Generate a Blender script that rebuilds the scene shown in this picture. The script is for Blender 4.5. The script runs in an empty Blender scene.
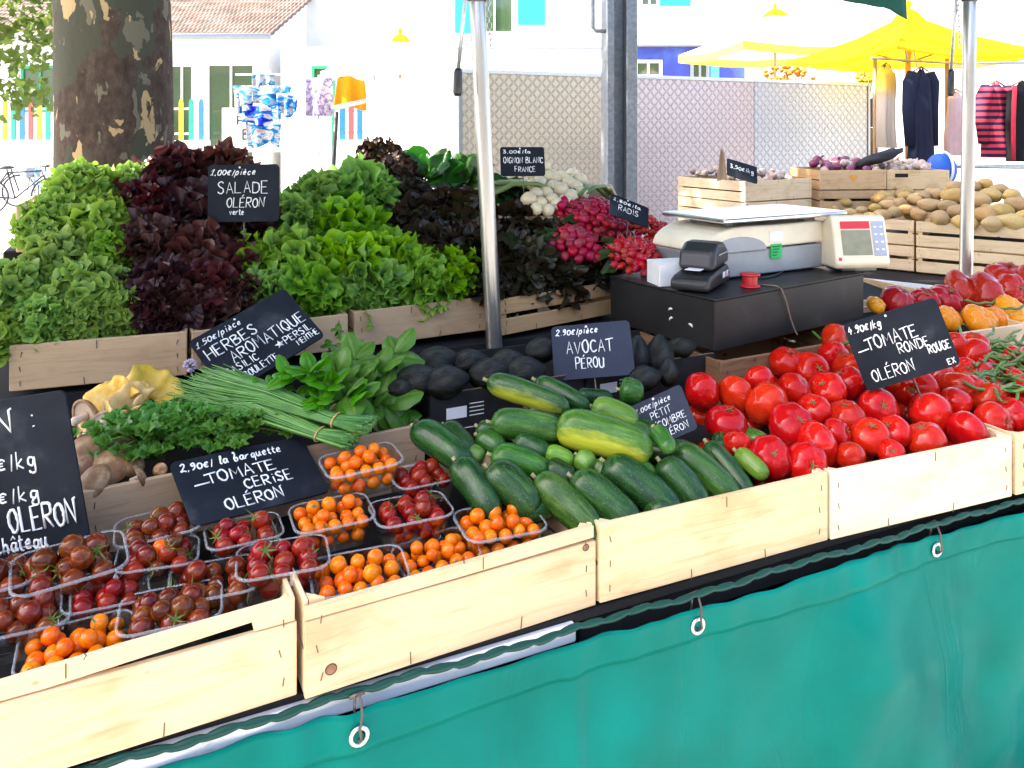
import bpy, bmesh, math, random
from mathutils import Vector, Matrix, noise
random.seed(11)
SC = bpy.context.scene
COL = SC.collection
PI = math.pi
V = Vector
# ---------------------------------------------------------------- camera model (level camera, lens shifted down)
F, CX, HY, EYE = 800.0, 512.0, 130.0, 1.62
def ray(px, py): return V(((px-CX)/F, 1.0, -(py-HY)/F))
CAM = V((0, 0, EYE))
def at(px, py, Y): return CAM + ray(px, py)*Y
def atz(px, py, z): return at(px, py, (EYE-z)*F/(py-HY))
def hit(px, py, p0, n):
    r = ray(px, py); return CAM + r*((p0-CAM).dot(n)/r.dot(n))
# ---------------------------------------------------------------- stall frame: s along the front, t to the back
TH = math.radians(25)
U = V((math.cos(TH), math.sin(TH), 0)); W = V((-math.sin(TH), math.cos(TH), 0))
O0 = V((-.316, 1.221, 0))
def S(s, t, z=0): return O0 + U*s + W*t + V((0, 0, z))
def plane(t0, z0, t1, z1):
    a, b = S(0, t0, z0), S(0, t1, z1)
    n = U.cross(b-a).normalized()
    return a, n
def frame(o, ang, tilt=0, roll=0):
    return Matrix.Translation(o) @ Matrix.Rotation(ang, 4, 'Z') @ Matrix.Rotation(tilt, 4, 'X') @ Matrix.Rotation(roll, 4, 'Y')
# ---------------------------------------------------------------- mesh builder
class MB:
    def __init__(s): s.v = []; s.f = []; s.m = []; s.a = []
    def add(s, vs, fs, mi=0, att=None):
        b = len(s.v); s.v += [tuple(p) for p in vs]
        s.f += [tuple(i+b for i in f) for f in fs]; s.m += [mi]*len(fs)
        s.a += att if att else [0.0]*len(vs)
    def convex(s, vs, fs, mi=0):
        c = V((0, 0, 0))
        for p in vs: c += V(p)
        c /= len(vs); out = []
        for f in fs:
            q = [V(vs[i]) for i in f]
            n = (q[1]-q[0]).cross(q[2]-q[0])
            m = sum(q, V((0, 0, 0)))/len(q)
            out.append(f if n.dot(m-c) > 0 else f[::-1])
        s.add(vs, out, mi)
    def box(s, c, size, mi=0, M=None, ch=.0015):
        c = V(c); h = V(size)/2; ch = min(ch, min(h)*.6)
        vs = []; idx = {}
        for sx in (-1, 1):
            for sy in (-1, 1):
                for sz in (-1, 1):
                    for k in range(3):
                        p = [sx*(h[0]-ch), sy*(h[1]-ch), sz*(h[2]-ch)]
                        p[k] = (sx, sy, sz)[k]*h[k]
                        idx[(sx, sy, sz, k)] = len(vs); q = c+V(p)
                        vs.append(M @ q if M else q)
        fs = []
        for k in range(3):
            a, b = [i for i in range(3) if i != k]
            for d in (-1, 1):
                f = []
                for (ea, eb) in ((-1, -1), (1, -1), (1, 1), (-1, 1)):
                    t = [0, 0, 0]; t[k] = d; t[a] = ea; t[b] = eb; f.append(idx[(*t, k)])
                fs.append(tuple(f))
            for ea in (-1, 1):
                for eb in (-1, 1):
                    t0 = [0, 0, 0]; t0[a] = ea; t0[b] = eb; t0[k] = -1; t1 = list(t0); t1[k] = 1
                    fs.append((idx[(*t0, a)], idx[(*t1, a)], idx[(*t1, b)], idx[(*t0, b)]))
        for sx in (-1, 1):
            for sy in (-1, 1):
                for sz in (-1, 1): fs.append(tuple(idx[(sx, sy, sz, k)] for k in range(3)))
        s.convex(vs, fs, mi)
    def tube(s, pts, r, n=8, mi=0, cap=True, flat=None):
        pts = [V(p) for p in pts]; N = len(pts)
        rs = r if isinstance(r, (list, tuple)) else [r]*N
        vs = []; fs = []; up = None
        for i, p in enumerate(pts):
            d = (pts[min(i+1, N-1)]-pts[max(i-1, 0)])
            d = d.normalized() if d.length > 1e-9 else V((0, 0, 1))
            if up is None:
                up = V((0, 0, 1)) if abs(d.z) < .9 else V((1, 0, 0))
            x = d.cross(up); x = x.normalized() if x.length > 1e-6 else d.orthogonal().normalized()
            up = x.cross(d).normalized()
            for k in range(n):
                a = 2*PI*k/n; vs.append(p + (x*math.cos(a) + up*math.sin(a))*rs[i])
        for i in range(N-1):
            for k in range(n):
                k2 = (k+1) % n; fs.append((i*n+k, i*n+k2, (i+1)*n+k2, (i+1)*n+k))
        if cap: fs.append(tuple(range(n))[::-1]); fs.append(tuple((N-1)*n+k for k in range(n)))
        s.add(vs, fs, mi)
    def sph(s, c, r, nu=16, nv=10, mi=0, fn=None, M=None):
        vs = []; fs = []; r = r if isinstance(r, (tuple, list)) else (r, r, r)
        for j in range(nv+1):
            for i in range(nu):
                ph = PI*j/nv; th = 2*PI*i/nu
                d = V((math.sin(ph)*math.cos(th), math.sin(ph)*math.sin(th), math.cos(ph)))
                p = V((d.x*r[0], d.y*r[1], d.z*r[2]))
                if fn: p = fn(d, p, th, ph)
                p = p + V(c); vs.append(M @ p if M else p)
        for j in range(nv):
            for i in range(nu):
                i2 = (i+1) % nu; fs.append((j*nu+i, (j+1)*nu+i, (j+1)*nu+i2, j*nu+i2))
        s.add(vs, fs, mi)
    def lathe(s, prof, n=24, mi=0, M=None, cap=False):
        vs = []; fs = []
        for (r, z) in prof:
            for k in range(n):
                p = V((r*math.cos(2*PI*k/n), r*math.sin(2*PI*k/n), z)); vs.append(M @ p if M else p)
        for j in range(len(prof)-1):
            for k in range(n):
                k2 = (k+1) % n; fs.append((j*n+k, j*n+k2, (j+1)*n+k2, (j+1)*n+k))
        s.add(vs, fs, mi)
    def grid(s, fn, nu, nv, mi=0, att=None):
        vs = [fn(i/nu, j/nv) for j in range(nv+1) for i in range(nu+1)]
        fs = [(j*(nu+1)+i, j*(nu+1)+i+1, (j+1)*(nu+1)+i+1, (j+1)*(nu+1)+i) for j in range(nv) for i in range(nu)]
        aa = [att(i/nu, j/nv) for j in range(nv+1) for i in range(nu+1)] if att else None
        s.add(vs, fs, mi, aa)
    def prism(s, pts, axis, mi=0):
        """closed outline pts extruded along axis"""
        n = len(pts); pts = [V(p) for p in pts]; axis = V(axis)
        vs = pts + [p+axis for p in pts]
        fs = [tuple(range(n))[::-1], tuple(range(n, 2*n))] + [(i, (i+1) % n, n+(i+1) % n, n+i) for i in range(n)]
        s.add(vs, fs, mi)
    def mesh(s, name, mats, smooth=True):
        me = bpy.data.meshes.new(name); me.from_pydata(s.v, [], s.f)
        for m in (mats if isinstance(mats, (list, tuple)) else [mats]): me.materials.append(m)
        me.polygons.foreach_set('material_index', s.m)
        me.polygons.foreach_set('use_smooth', [smooth]*len(s.f))
        if any(s.a):
            at_ = me.attributes.new('lv', 'FLOAT', 'POINT'); at_.data.foreach_set('value', s.a)
        me.update(); return me
    def build(s, name, mats, parent=None, M=None, smooth=True):
        return link(name, s.mesh(name, mats, smooth), parent, M)
def link(name, me, parent=None, M=None):
    o = bpy.data.objects.new(name, me); COL.objects.link(o)
    if parent: o.parent = parent
    if M is not None: o.matrix_local = M
    return o
def fixn(o):
    bm = bmesh.new(); bm.from_mesh(o.data); bmesh.ops.recalc_face_normals(bm, faces=bm.faces); bm.to_mesh(o.data); bm.free(); return o
def tag(o, label, cat, group=None, kind=None):
    o['label'] = label; o['category'] = cat
    if group: o['group'] = group
    if kind: o['kind'] = kind
    return o
def thing(name, label, cat, M=None, group=None):
    o = bpy.data.objects.new(name, None); COL.objects.link(o); o.empty_display_size = .05
    if M is not None: o.matrix_local = M
    return tag(o, label, cat, group)
def dup(root, M, label=None, group=None):
    r = root.copy(); COL.objects.link(r); r.matrix_local = M
    if label: r['label'] = label
    if group: r['group'] = group
    for ch in list(root.children):
        c = ch.copy(); COL.objects.link(c); c.parent = r
        for g in list(ch.children):
            d = g.copy(); COL.objects.link(d); d.parent = c
    return r
def structure(o): o['kind'] = 'structure'; return o
# ---------------------------------------------------------------- materials
def newmat(name):
    m = bpy.data.materials.new(name); m.use_nodes = True
    nt = m.node_tree; return m, nt, nt.nodes, nt.links, nt.nodes['Principled BSDF']
def setc(b, rough=.5, spec=.5, metal=0., coat=0.):
    b.inputs['Roughness'].default_value = rough; b.inputs['Specular IOR Level'].default_value = spec
    b.inputs['Metallic'].default_value = metal; b.inputs['Coat Weight'].default_value = coat
    if coat: b.inputs['Coat Roughness'].default_value = .12
def ramp(N, stops):
    r = N.new('ShaderNodeValToRGB'); e = r.color_ramp.elements
    e[0].position, e[0].color = stops[0][0], (*stops[0][1], 1)
    e[1].position, e[1].color = stops[-1][0], (*stops[-1][1], 1)
    for p, c in stops[1:-1]:
        x = e.new(p); x.color = (*c, 1)
    return r
def coords(N, L, scale=(1, 1, 1), rnd=True):
    tc = N.new('ShaderNodeTexCoord'); mp = N.new('ShaderNodeMapping'); mp.inputs['Scale'].default_value = scale
    L.new(tc.outputs['Object'], mp.inputs['Vector'])
    if not rnd: return mp.outputs['Vector']
    oi = N.new('ShaderNodeObjectInfo'); ad = N.new('ShaderNodeVectorMath'); ad.operation = 'MULTIPLY_ADD'
    L.new(oi.outputs['Random'], ad.inputs[0]); ad.inputs[1].default_value = (37, 61, 23); L.new(mp.outputs['Vector'], ad.inputs[2])
    return ad.outputs[0]
def noi(N, L, vec, scale, detail=4, rough=.55, dist=0):
    n = N.new('ShaderNodeTexNoise'); n.inputs['Scale'].default_value = scale; n.inputs['Detail'].default_value = detail
    n.inputs['Roughness'].default_value = rough; n.inputs['Distortion'].default_value = dist
    L.new(vec, n.inputs['Vector']); return n.outputs['Fac']
def bump(N, L, b, h, st=.3, dist=.002):
    x = N.new('ShaderNodeBump'); x.inputs['Strength'].default_value = st; x.inputs['Distance'].default_value = dist
    L.new(h, x.inputs['Height']); L.new(x.outputs[0], b.inputs['Normal'])
def hsv(N, L, col, hr=.0, sr=.0, vr=.0):
    """per-object colour variation"""
    oi = N.new('ShaderNodeObjectInfo'); h = N.new('ShaderNodeHueSaturation'); L.new(col, h.inputs['Color'])
    for inp, base, r, k in (('Hue', .5, hr, 1), ('Saturation', 1, sr, 7.3), ('Value', 1, vr, 3.7)):
        if r:
            a = N.new('ShaderNodeMath'); a.operation = 'MULTIPLY'; a.inputs[1].default_value = k; L.new(oi.outputs['Random'], a.inputs[0])
            fr = N.new('ShaderNodeMath'); fr.operation = 'FRACT'; L.new(a.outputs[0], fr.inputs[0])
            mr = N.new('ShaderNodeMapRange'); mr.inputs['To Min'].default_value = base-r; mr.inputs['To Max'].default_value = base+r
            L.new(fr.outputs[0], mr.inputs['Value']); L.new(mr.outputs[0], h.inputs[inp])
    return h.outputs['Color']
def pm(name, stops, scale=20, stretch=(1, 1, 1), rough=.5, spec=.5, bp=0, bscale=None, metal=0, coat=0, var=(0, 0, 0), detail=4, sss=0, dist=0, bd=.002):
    m, nt, N, L, b = newmat(name); setc(b, rough, spec, metal, coat)
    vec = coords(N, L, stretch)
    f = noi(N, L, vec, scale, detail, dist=dist)
    r = ramp(N, stops if len(stops) > 1 else [(0, stops[0][1]), (1, stops[0][1])]); L.new(f, r.inputs[0])
    c = r.outputs[0]
    if any(var): c = hsv(N, L, c, *var)
    L.new(c, b.inputs['Base Color'])
    if sss:
        b.inputs['Subsurface Weight'].default_value = sss; b.inputs['Subsurface Radius'].default_value = (.01, .004, .002); b.inputs['Subsurface Scale'].default_value = .5
    if bp: bump(N, L, b, noi(N, L, vec, bscale or scale, 3), bp, bd)
    return m
def wood(name, a, b_, dark, rough=.75):
    m, nt, N, L, b = newmat(name); setc(b, rough, .25)
    v = coords(N, L, (1.0, 15, 15)); f = noi(N, L, v, 4.2, 9, .66, .9)
    v2 = coords(N, L, (3, 5, 5)); g = noi(N, L, v2, 2.2, 3)
    r = ramp(N, [(.22, tuple(x*.72 for x in b_)), (.36, b_), (.5, a), (.60, a), (.68, b_), (.76, tuple(x*.8 for x in b_))]); L.new(f, r.inputs[0])
    # stains
    r2 = ramp(N, [(.52, (1, 1, 1)), (.72, (.70, .60, .48))]); L.new(g, r2.inputs[0])
    mx = N.new('ShaderNodeMix'); mx.data_type = 'RGBA'; mx.blend_type = 'MULTIPLY'; mx.inputs[0].default_value = .6
    L.new(r.outputs[0], mx.inputs[6]); L.new(r2.outputs[0], mx.inputs[7])
    # knots
    vo = N.new('ShaderNodeTexVoronoi'); vo.inputs['Scale'].default_value = 5.0; L.new(coords(N, L, (1, 1.6, 1.6)), vo.inputs['Vector'])
    r3 = ramp(N, [(.03, (1, 1, 1)), (.055, (0, 0, 0))]); L.new(vo.outputs['Distance'], r3.inputs[0])
    m2 = N.new('ShaderNodeMix'); m2.data_type = 'RGBA'; L.new(r3.outputs[0], m2.inputs[0]); L.new(mx.outputs[2], m2.inputs[6]); m2.inputs[7].default_value = (*dark, 1)
    L.new(hsv(N, L, m2.outputs[2], .006, .1, .1), b.inputs['Base Color'])
    bump(N, L, b, f, .5, .0015); return m
def leafmat(name, c0, c1, c2, trans=.3, rough=.45, var=(.012, .1, .15), scale=60):
    """c0 rib/base, c1 blade, c2 edge (attribute lv runs 0 base .. 1 edge)"""
    m, nt, N, L, b = newmat(name); setc(b, rough, .35)
    a = N.new('ShaderNodeAttribute'); a.attribute_name = 'lv'
    vec = coords(N, L); f = noi(N, L, vec, scale, 3)
    ad = N.new('ShaderNodeMath'); ad.operation = 'MULTIPLY_ADD'; L.new(f, ad.inputs[0]); ad.inputs[1].default_value = .5; 
    sb = N.new('ShaderNodeMath'); sb.operation = 'SUBTRACT'; L.new(a.outputs['Fac'], sb.inputs[0]); sb.inputs[1].default_value = .25
    L.new(sb.outputs[0], ad.inputs[2])
    r = ramp(N, [(0, c0), (.45, c1), (1, c2)]); L.new(ad.outputs[0], r.inputs[0])
    c = hsv(N, L, r.outputs[0], *var); L.new(c, b.inputs['Base Color'])
    bump(N, L, b, f, .4, .003)
    t = N.new('ShaderNodeBsdfTranslucent'); L.new(c, t.inputs['Color'])
    mx = N.new('ShaderNodeMixShader'); mx.inputs[0].default_value = trans
    L.new(b.outputs[0], mx.inputs[1]); L.new(t.outputs[0], mx.inputs[2]); L.new(mx.outputs[0], N['Material Output'].inputs['Surface'])
    return m
def plain(name, c, rough=.5, spec=.5, metal=0, coat=0, bp=.05): return pm(name, [(.3, tuple(x*.92 for x in c)), (.7, tuple(min(1, x*1.06) for x in c))], 14, rough=rough, spec=spec, metal=metal, coat=coat, bp=bp, bscale=120, bd=.0006)
WHITE = plain('white_paint', (.8, .8, .78), .5)
WOOD_F = wood('poplar_pale', (.72, .54, .33), (.63, .45, .26), (.24, .11, .05))
WOOD_W = wood('poplar_white', (.76, .60, .40), (.68, .52, .33), (.3, .15, .08))
WOOD_S = wood('poplar_tan', (.56, .37, .20), (.47, .30, .16), (.2, .1, .05))
WOOD_D = wood('poplar_weathered', (.24, .14, .08), (.14, .08, .045), (.1, .05, .03))
DARK = plain('dark_felt', (.018, .017, .018), .8, .2)
STEEL = pm('galvanised_steel', [(.3, (.36, .38, .4)), (.7, (.52, .54, .56))], 60, rough=.42, metal=.85, bp=.05, detail=6)
ALU = pm('pole_aluminium', [(.3, (.46, .44, .41)), (.7, (.62, .60, .56))], 30, stretch=(1, 1, .1), rough=.34, metal=.9)
BLACKP = plain('black_plastic', (.02, .02, .022), .35, .5)
POSTM = pm('post_zinc', [(.3, (.16, .18, .20)), (.7, (.27, .29, .31))], 40, rough=.5, metal=.6, bp=.05, detail=7)
STAPLE = plain('staple_metal', (.12, .1, .09), .5, .5, .6)
CHALK = plain('chalk_white', (.82, .83, .82), .9, .1)
SLATE = pm('slate_board', [(.3, (.008, .010, .015)), (.6, (.014, .018, .026)), (.78, (.05, .055, .065))], 9, rough=.65, spec=.12, bp=.1, bscale=90, detail=6)
# ================================================================ camera, world, sun
cd = bpy.data.cameras.new('camera'); cam = bpy.data.objects.new('camera', cd); COL.objects.link(cam)
cam.location = CAM; cam.rotation_euler = (PI/2, 0, 0)
cd.sensor_width = 36; cd.lens = 36*F/1024; cd.shift_y = -(384-HY)/1024; cd.clip_end = 500; cd.clip_start = .02
SC.camera = cam
SUN_EL = math.radians(52); SD = (-U*.95 + W*.20).normalized()
SDIR = V((SD.x*math.cos(SUN_EL), SD.y*math.cos(SUN_EL), math.sin(SUN_EL)))
w = bpy.data.worlds.new('World'); SC.world = w; w.use_nodes = True
sky = w.node_tree.nodes.new('ShaderNodeTexSky'); sky.sky_type = 'NISHITA'; sky.sun_disc = False
sky.sun_elevation = SUN_EL; sky.sun_rotation = math.atan2(SDIR.x, SDIR.y); sky.air_density = .8; sky.dust_density = 4.0; sky.ozone_density = 1.0
bg = w.node_tree.nodes['Background']; w.node_tree.links.new(sky.outputs[0], bg.inputs[0]); bg.inputs[1].default_value = .15
sl = bpy.data.lights.new('sun', 'SUN'); sl.energy = 4.2; sl.angle = math.radians(.5); sl.color = (1, .93, .82)
so = bpy.data.objects.new('sun', sl); COL.objects.link(so); so.rotation_euler = SDIR.to_track_quat('Z', 'Y').to_euler()
SC.view_settings.view_transform = 'Standard'; SC.view_settings.look = 'None'; SC.view_settings.gamma = 1; SC.view_settings.exposure = 2.45
SC.cycles.max_bounces = 8; SC.cycles.transparent_max_bounces = 12; SC.cycles.use_denoising = True
SC.cycles.caustics_reflective = False; SC.cycles.caustics_refractive = False; SC.cycles.sample_clamp_indirect = 6
# ================================================================ ground
m, nt, N, L, b = newmat('square_paving'); setc(b, .85, .2)
vec = coords(N, L, (1, 1, 1), False)
br = N.new('ShaderNodeTexBrick'); br.inputs['Scale'].default_value = 3.6; br.inputs['Mortar Size'].default_value = .012
br.inputs['Color1'].default_value = (.5, .48, .45, 1); br.inputs['Color2'].default_value = (.42, .41, .39, 1); br.inputs['Mortar'].default_value = (.2, .19, .18, 1)
L.new(vec, br.inputs['Vector']); f = noi(N, L, vec, 3, 8)
r = ramp(N, [(.3, (.75, .75, .75)), (.7, (1.05, 1.05, 1.05))]); L.new(f, r.inputs[0])
mx = N.new('ShaderNodeMix'); mx.data_type = 'RGBA'; mx.blend_type = 'MULTIPLY'; mx.inputs[0].default_value = 1
L.new(br.outputs[0], mx.inputs[6]); L.new(r.outputs[0], mx.inputs[7]); L.new(mx.outputs[2], b.inputs['Base Color']); bump(N, L, b, f, .2, .004)
g = MB(); g.add([(-120, -60, 0), (120, -60, 0), (120, 160, 0), (-120, 160, 0)], [(0, 1, 2, 3)])
structure(g.build('ground', m, smooth=False))
# ================================================================ market table
GREEN = plain('green_vinyl', (.001, .045, .034), .4, .3)
t = thing('market_table', 'long market stall table with a white front rail under the vegetable crates', 'table', Matrix.Translation(S(0, 0)) @ Matrix.Rotation(TH, 4, 'Z'))
mb = MB(); mb.box((.7, .46, .739), (3.9, .88, .018)); mb.build('table_top', DARK, t, smooth=False)
mb = MB(); mb.box((-.13, .022, .720), (1.22, .03, .034), ch=.004); mb.build('front_rail', pm('worn_white_rail', [(.3, (.7, .73, .78)), (.6, (.78, .8, .84)), (.75, (.3, .32, .36))], 50, stretch=(.3, 1, 1), rough=.5, detail=8), t, smooth=False)
mb = MB(); mb.box((.7, .08, .52), (3.9, .02, .41)); mb.build('under_panel', DARK, t, smooth=False)  # dark board added so the gap below the crates reads black
mb = MB(); mb.box((1.5, .045, .70), (2.0, .03, .05), ch=.004); mb.build('dark_rail', DARK, t, smooth=False)
mb = MB()
N_ = 420
for row, (dz, rr) in enumerate(((0, .008),)):
    pts = []; rs = []
    for i in range(N_+1):
        x = -1.2+3.8*i/N_; q = x/.048; u_ = q-math.floor(q)
        pts.append((x, -.004-.016*x+.003*math.sin(q*.7), .7420+.003*(u_-.5)+.002*math.sin(q*2.1))); rs.append(.0042+.0026*math.sin(PI*u_)**.8)
    mb.tube(pts, rs, 8)
mb.build('cloth_edge', GREEN, t)
for nm, c, sz in (('riser', (.0, .63, .785), (1.9, .44, .074)), ('riser', (1.9, .66, .80), (1.5, .40, .10)), ('riser', (.73, .66, .84), (.93, .42, .036)),
                  ('riser', (.55, 1.18, .86), (2.3, .5, .27)), ('riser', (.0, 1.64, 1.0), (1.15, .5, .56)), ('riser', (1.1, 1.72, .94), (1.2, .56, .34))):
    mb = MB(); mb.box(c, sz, ch=.004); mb.build(nm, DARK, t, smooth=False)
for x, y in ((-1.1, .12), (2.5, .12), (-1.1, .8), (2.5, .8)):
    mb = MB(); mb.box((x, y, .364), (.04, .04, .727), ch=.003); mb.build('leg', STEEL, t, smooth=False)
# ---------------------------------------------------------------- tarp with eyelets
m, nt, N, L, b = newmat('teal_tarp'); setc(b, .30, .07)
vec = coords(N, L, (1, 1, 1), False); f = noi(N, L, vec, 5, 7); r = ramp(N, [(.3, (.0003, .135, .105)), (.55, (.0004, .165, .130)), (.72, (.001, .19, .155))]); L.new(f, r.inputs[0])
L.new(r.outputs[0], b.inputs['Base Color'])
ds = noi(N, L, coords(N, L, (2.2, 2.2, .8), False), 2.2, 3, .5, 1.2); s1_ = N.new('ShaderNodeMath'); s1_.operation = 'SUBTRACT'; s1_.inputs[1].default_value = .5; L.new(ds, s1_.inputs[0]); s2_ = N.new('ShaderNodeMath'); s2_.operation = 'ABSOLUTE'; L.new(s1_.outputs[0], s2_.inputs[0])
s3_ = N.new('ShaderNodeMath'); s3_.operation = 'POWER'; s3_.inputs[1].default_value = .5; L.new(s2_.outputs[0], s3_.inputs[0]); bump(N, L, b, s3_.outputs[0], .16, .03)
TARP = m
tp = thing('tarp', 'teal green vinyl tarp hanging along the front of the market table by steel eyelets', 'tarp', Matrix.Translation(S(0, 0)) @ Matrix.Rotation(TH, 4, 'Z'))
def tarp_pt(u_, v_):
    x = -1.0+3.9*u_; z = .719-.70*v_
    amp = .007+.05*v_**1.2
    y = -.002-.020*x - amp*(math.sin(x*6.3+1.1)*.5+math.sin(x*12.1+2*v_)*.28+.5*math.sin(x*3.1+.4)+.2*math.sin(x*23+3*v_)) - .03*v_
    y += .010*noise.noise(V((x*3, v_*4, 1.7))) + .006*noise.noise(V((x*9, v_*7, 4.7)))
    # top sags between the hooks
    hooks = (-.6, .062, .63, 1.19, 1.75, 2.4)
    d = min(abs(x-h) for h in hooks); z += -.006*min(1, d/.28)**1.5*(1-v_)**3
    y += .0045*math.sin(x*75)*max(0, 1-v_*7)*max(0, 1-d/.16)
    y += .003*math.sin(x*52+1.3*math.sin(x*9))*max(0, 1-v_*5)
    kx = x-.46; y += -.012*math.exp(-(kx/.02)**2)*min(1, v_*8) - .05*min(1, v_*3)*math.exp(-((x-1.12-.25*v_)/.17)**2) - .04*min(1, v_*3)*math.exp(-((x-1.75-.3*v_)/.14)**2)
    return V((x, y, z))
mb = MB(); mb.grid(tarp_pt, 390, 60); o = mb.build('sheet', TARP, tp)
sm = o.modifiers.new('thickness', 'SOLIDIFY'); sm.thickness = .0015
mb = MB()   # welded hem: narrow doubled strip at the top
def hem(u_, v_):
    p = tarp_pt(u_, v_*.083); p.y -= .0022; p.z += .0012*(1-v_); return p
mb.grid(hem, 390, 6); o = mb.build('hem', TARP, tp); sm = o.modifiers.new('thickness', 'SOLIDIFY'); sm.thickness = .0016
def tarp_x(px):   # stall coordinate along the tarp top for a picture column
    k = (px-CX)/F; return (-O0.x - (-.012)*W.x + k*(O0.y-.012*W.y))/(U.x-k*U.y)
EYEX = [tarp_x(357), tarp_x(694), tarp_x(932)]
for x in EYEX:
    p = tarp_pt((x+1.0)/3.9, .045); Mx = Matrix.Translation(p+V((0, -.006, 0))) @ Matrix.Rotation(PI/2, 4, 'X')
    mb = MB(); pr = [(.0095+.007*(1-math.cos(a))/2*1.0, .0025*math.sin(a)) for a in [2*PI*i/14 for i in range(15)]]
    mb.lathe(pr, 28); mb.build('eyelet', pm('eyelet_steel', [(.3, (.6, .58, .54)), (.7, (.75, .73, .7))], 80, rough=.3, metal=.9), tp, Mx)
    mb = MB(); mb.lathe([(.0001, 0), (.0102, 0)], 20); mb.build('eyelet_hole', DARK, tp, Mx @ Matrix.Translation((0, 0, -.0035)))
for x in EYEX:
    lp = tarp_pt((x+1.0)/3.9, .045)
    q = Matrix.Translation(S(0, 0)) @ Matrix.Rotation(TH, 4, 'Z') @ Matrix.Translation(lp)
    mb = MB(); pts = [(0.002, .004, .058), (.0035, -.004, .05), (.003, -.012, .035), (-.001, -.016, .018), (0, -.018, .004), (0, -.010, -.005), (0, .004, -.004), (-.003, .012, .012), (-.004, .008, .036), (-.004, .006, .056)]
    mb.tube(pts, .0022, 8)
    mb.tube([(-.012, .008, .054), (.012, .008, .056)], .003, 8)
    k = EYEX.index(x)
    tag(mb.build('tarp_hook', STAPLE, None, q), ['bent steel hook holding the tarp under the crate of orange cherry tomatoes', 'bent steel hook holding the tarp under the cucumber crate', 'bent steel hook holding the tarp under the red tomato crate'][k], 'hook', 'hooks holding the tarp')
# ================================================================ crates
def staple(mb, x, z, y=-.001, ln=.012, mi=1, a=0):
    mb.tube([(x-ln*.1*math.sin(a), y, z-ln/2), (x+ln*.5*math.sin(a), y, z+ln/2)], .0008, 5, mi)
def crate(p, ang, w_, d, h, label, group=None, mat=WOOD_F, style='plain', tilt=0, backh=None, sides=True, liner=None, seed=0):
    R = random.Random(seed)
    root = thing('wooden_crate', label, 'crate', frame(p, ang, tilt), group)
    th = .011; mb = MB()
    if style == 'plain':
        mb.box((w_/2, th/2, h/2+.003), (w_, th, h-.006), ch=.0015)
    elif style == 'split':
        mb.box((w_/2, th/2, h*.26), (w_, th, h*.42), ch=.0015); mb.box((w_/2, th/2, h*.80), (w_, th, h*.40), ch=.0015)
    elif style == 'broken':   # upper slat sprung away from the board below it
        mb.box((w_/2, th/2, h*.40), (w_, th, h*.76), ch=.0015)
        mb.prism([(0, 0, h*.805), (w_*.42, 0, h*.805), (w_*.885, 0, h*.90), (w_*.89, 0, h*.80), (w_-.004, 0, h*.80), (w_-.004, 0, h*1.03), (w_*.6, 0, h*1.0), (0, 0, h*.91)], (0, th, 0))
    elif style == 'wedge':    # thin top slat over a board, narrow gap opening to the right
        mb.box((w_/2, th/2, h*.41), (w_, th, h*.80), ch=.0015)
        mb.prism([(0, 0, h*.825), (w_*.45, 0, h*.83), (w_*.99, 0, h*.86), (w_*.99, 0, h*1.0), (w_*.5, 0, h*.965), (0, 0, h*.94)], (0, th, 0))
    for x in (.022, w_-.022):
        for k in range(3 if style != 'split' else 4): staple(mb, x+R.uniform(-.003, .003), h*(.2+.3*k if style != 'split' else (.14, .36, .7, .9)[k]), a=R.uniform(-.5, .5))
    for x in (w_*.33, w_*.68): staple(mb, x+R.uniform(-.03, .03), .014, ln=.02, a=R.uniform(-.2, .2))
    staple(mb, w_*.5+R.uniform(-.04, .04), h-.012, ln=.02)
    mb.tube([(w_*.5, -.001, h-.003), (w_*.505, th*.5, h-.002), (w_*.5, th, h-.002)], .0009, 5, 1)
    mb.build('front_board', [mat, STAPLE], root, smooth=False)
    hb = backh or h
    mb = MB(); mb.box((w_/2, 0, 0), (w_, th, hb-.006)); mb.build('back_board', mat, root, Matrix.Translation((0, d-th/2, hb/2+.003)), smooth=False)
    for sx in (0, 1):
        mb = MB()
        for (za, zb) in ((.003, h*.46), (h*.52, h-.001)):
            mb.box((0, 0, (za+zb)/2), (d-2*th-.002, .007, zb-za), ch=.001)
        mb.build('side_board', mat, root, Matrix.Translation((.004 if sx == 0 else w_-.004, d/2, 0)) @ Matrix.Rotation(PI/2, 4, 'Z'), smooth=False)
    mb = MB(); mb.box((w_/2, d/2, .005), (w_-.018, d-2*th-.002, .006)); mb.build('bottom_board', mat, root, smooth=False)
    for sx in (0, 1):
        for sy in (0, 1):
            x = .009 if sx == 0 else w_-.009; y = th+.001 if sy == 0 else d-th-.001; dx = .024 if sx == 0 else -.024; dy = .024 if sy == 0 else -.024
            mb = MB(); pts = [(x, y, .009), (x+dx, y, .009), (x, y+dy, .009)]
            if sx != sy: pts = pts[::-1]
            mb.prism(pts, (0, 0, h-.012)); fixn(mb.build('corner_post', mat, root, smooth=False))
    if liner:   # paper-dark sloping insert the produce lies on
        z0, z1 = liner; mb = MB()
        mb.prism([(.02, .016, z0-.006), (.02, d-.014, z1-.006), (.02, d-.014, z1), (.02, .016, z0)], (w_-.04, 0, 0)); fixn(mb.build('sloping_insert', DARK, root, smooth=False))
    return root
def crate_px(bl, br, z, d, h, label, **k):
    a, b_ = atz(*bl, z), atz(*br, z); dv = b_-a
    return crate(a, math.atan2(dv.y, dv.x), dv.length, d, h, label, **k)
FG = 'pale wooden crates along the front of the stall'
zt = .752
a = atz(297, 697, zt); b2 = atz(75, 768, zt); ang1 = math.atan2((a-b2).y, (a-b2).x)
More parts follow.
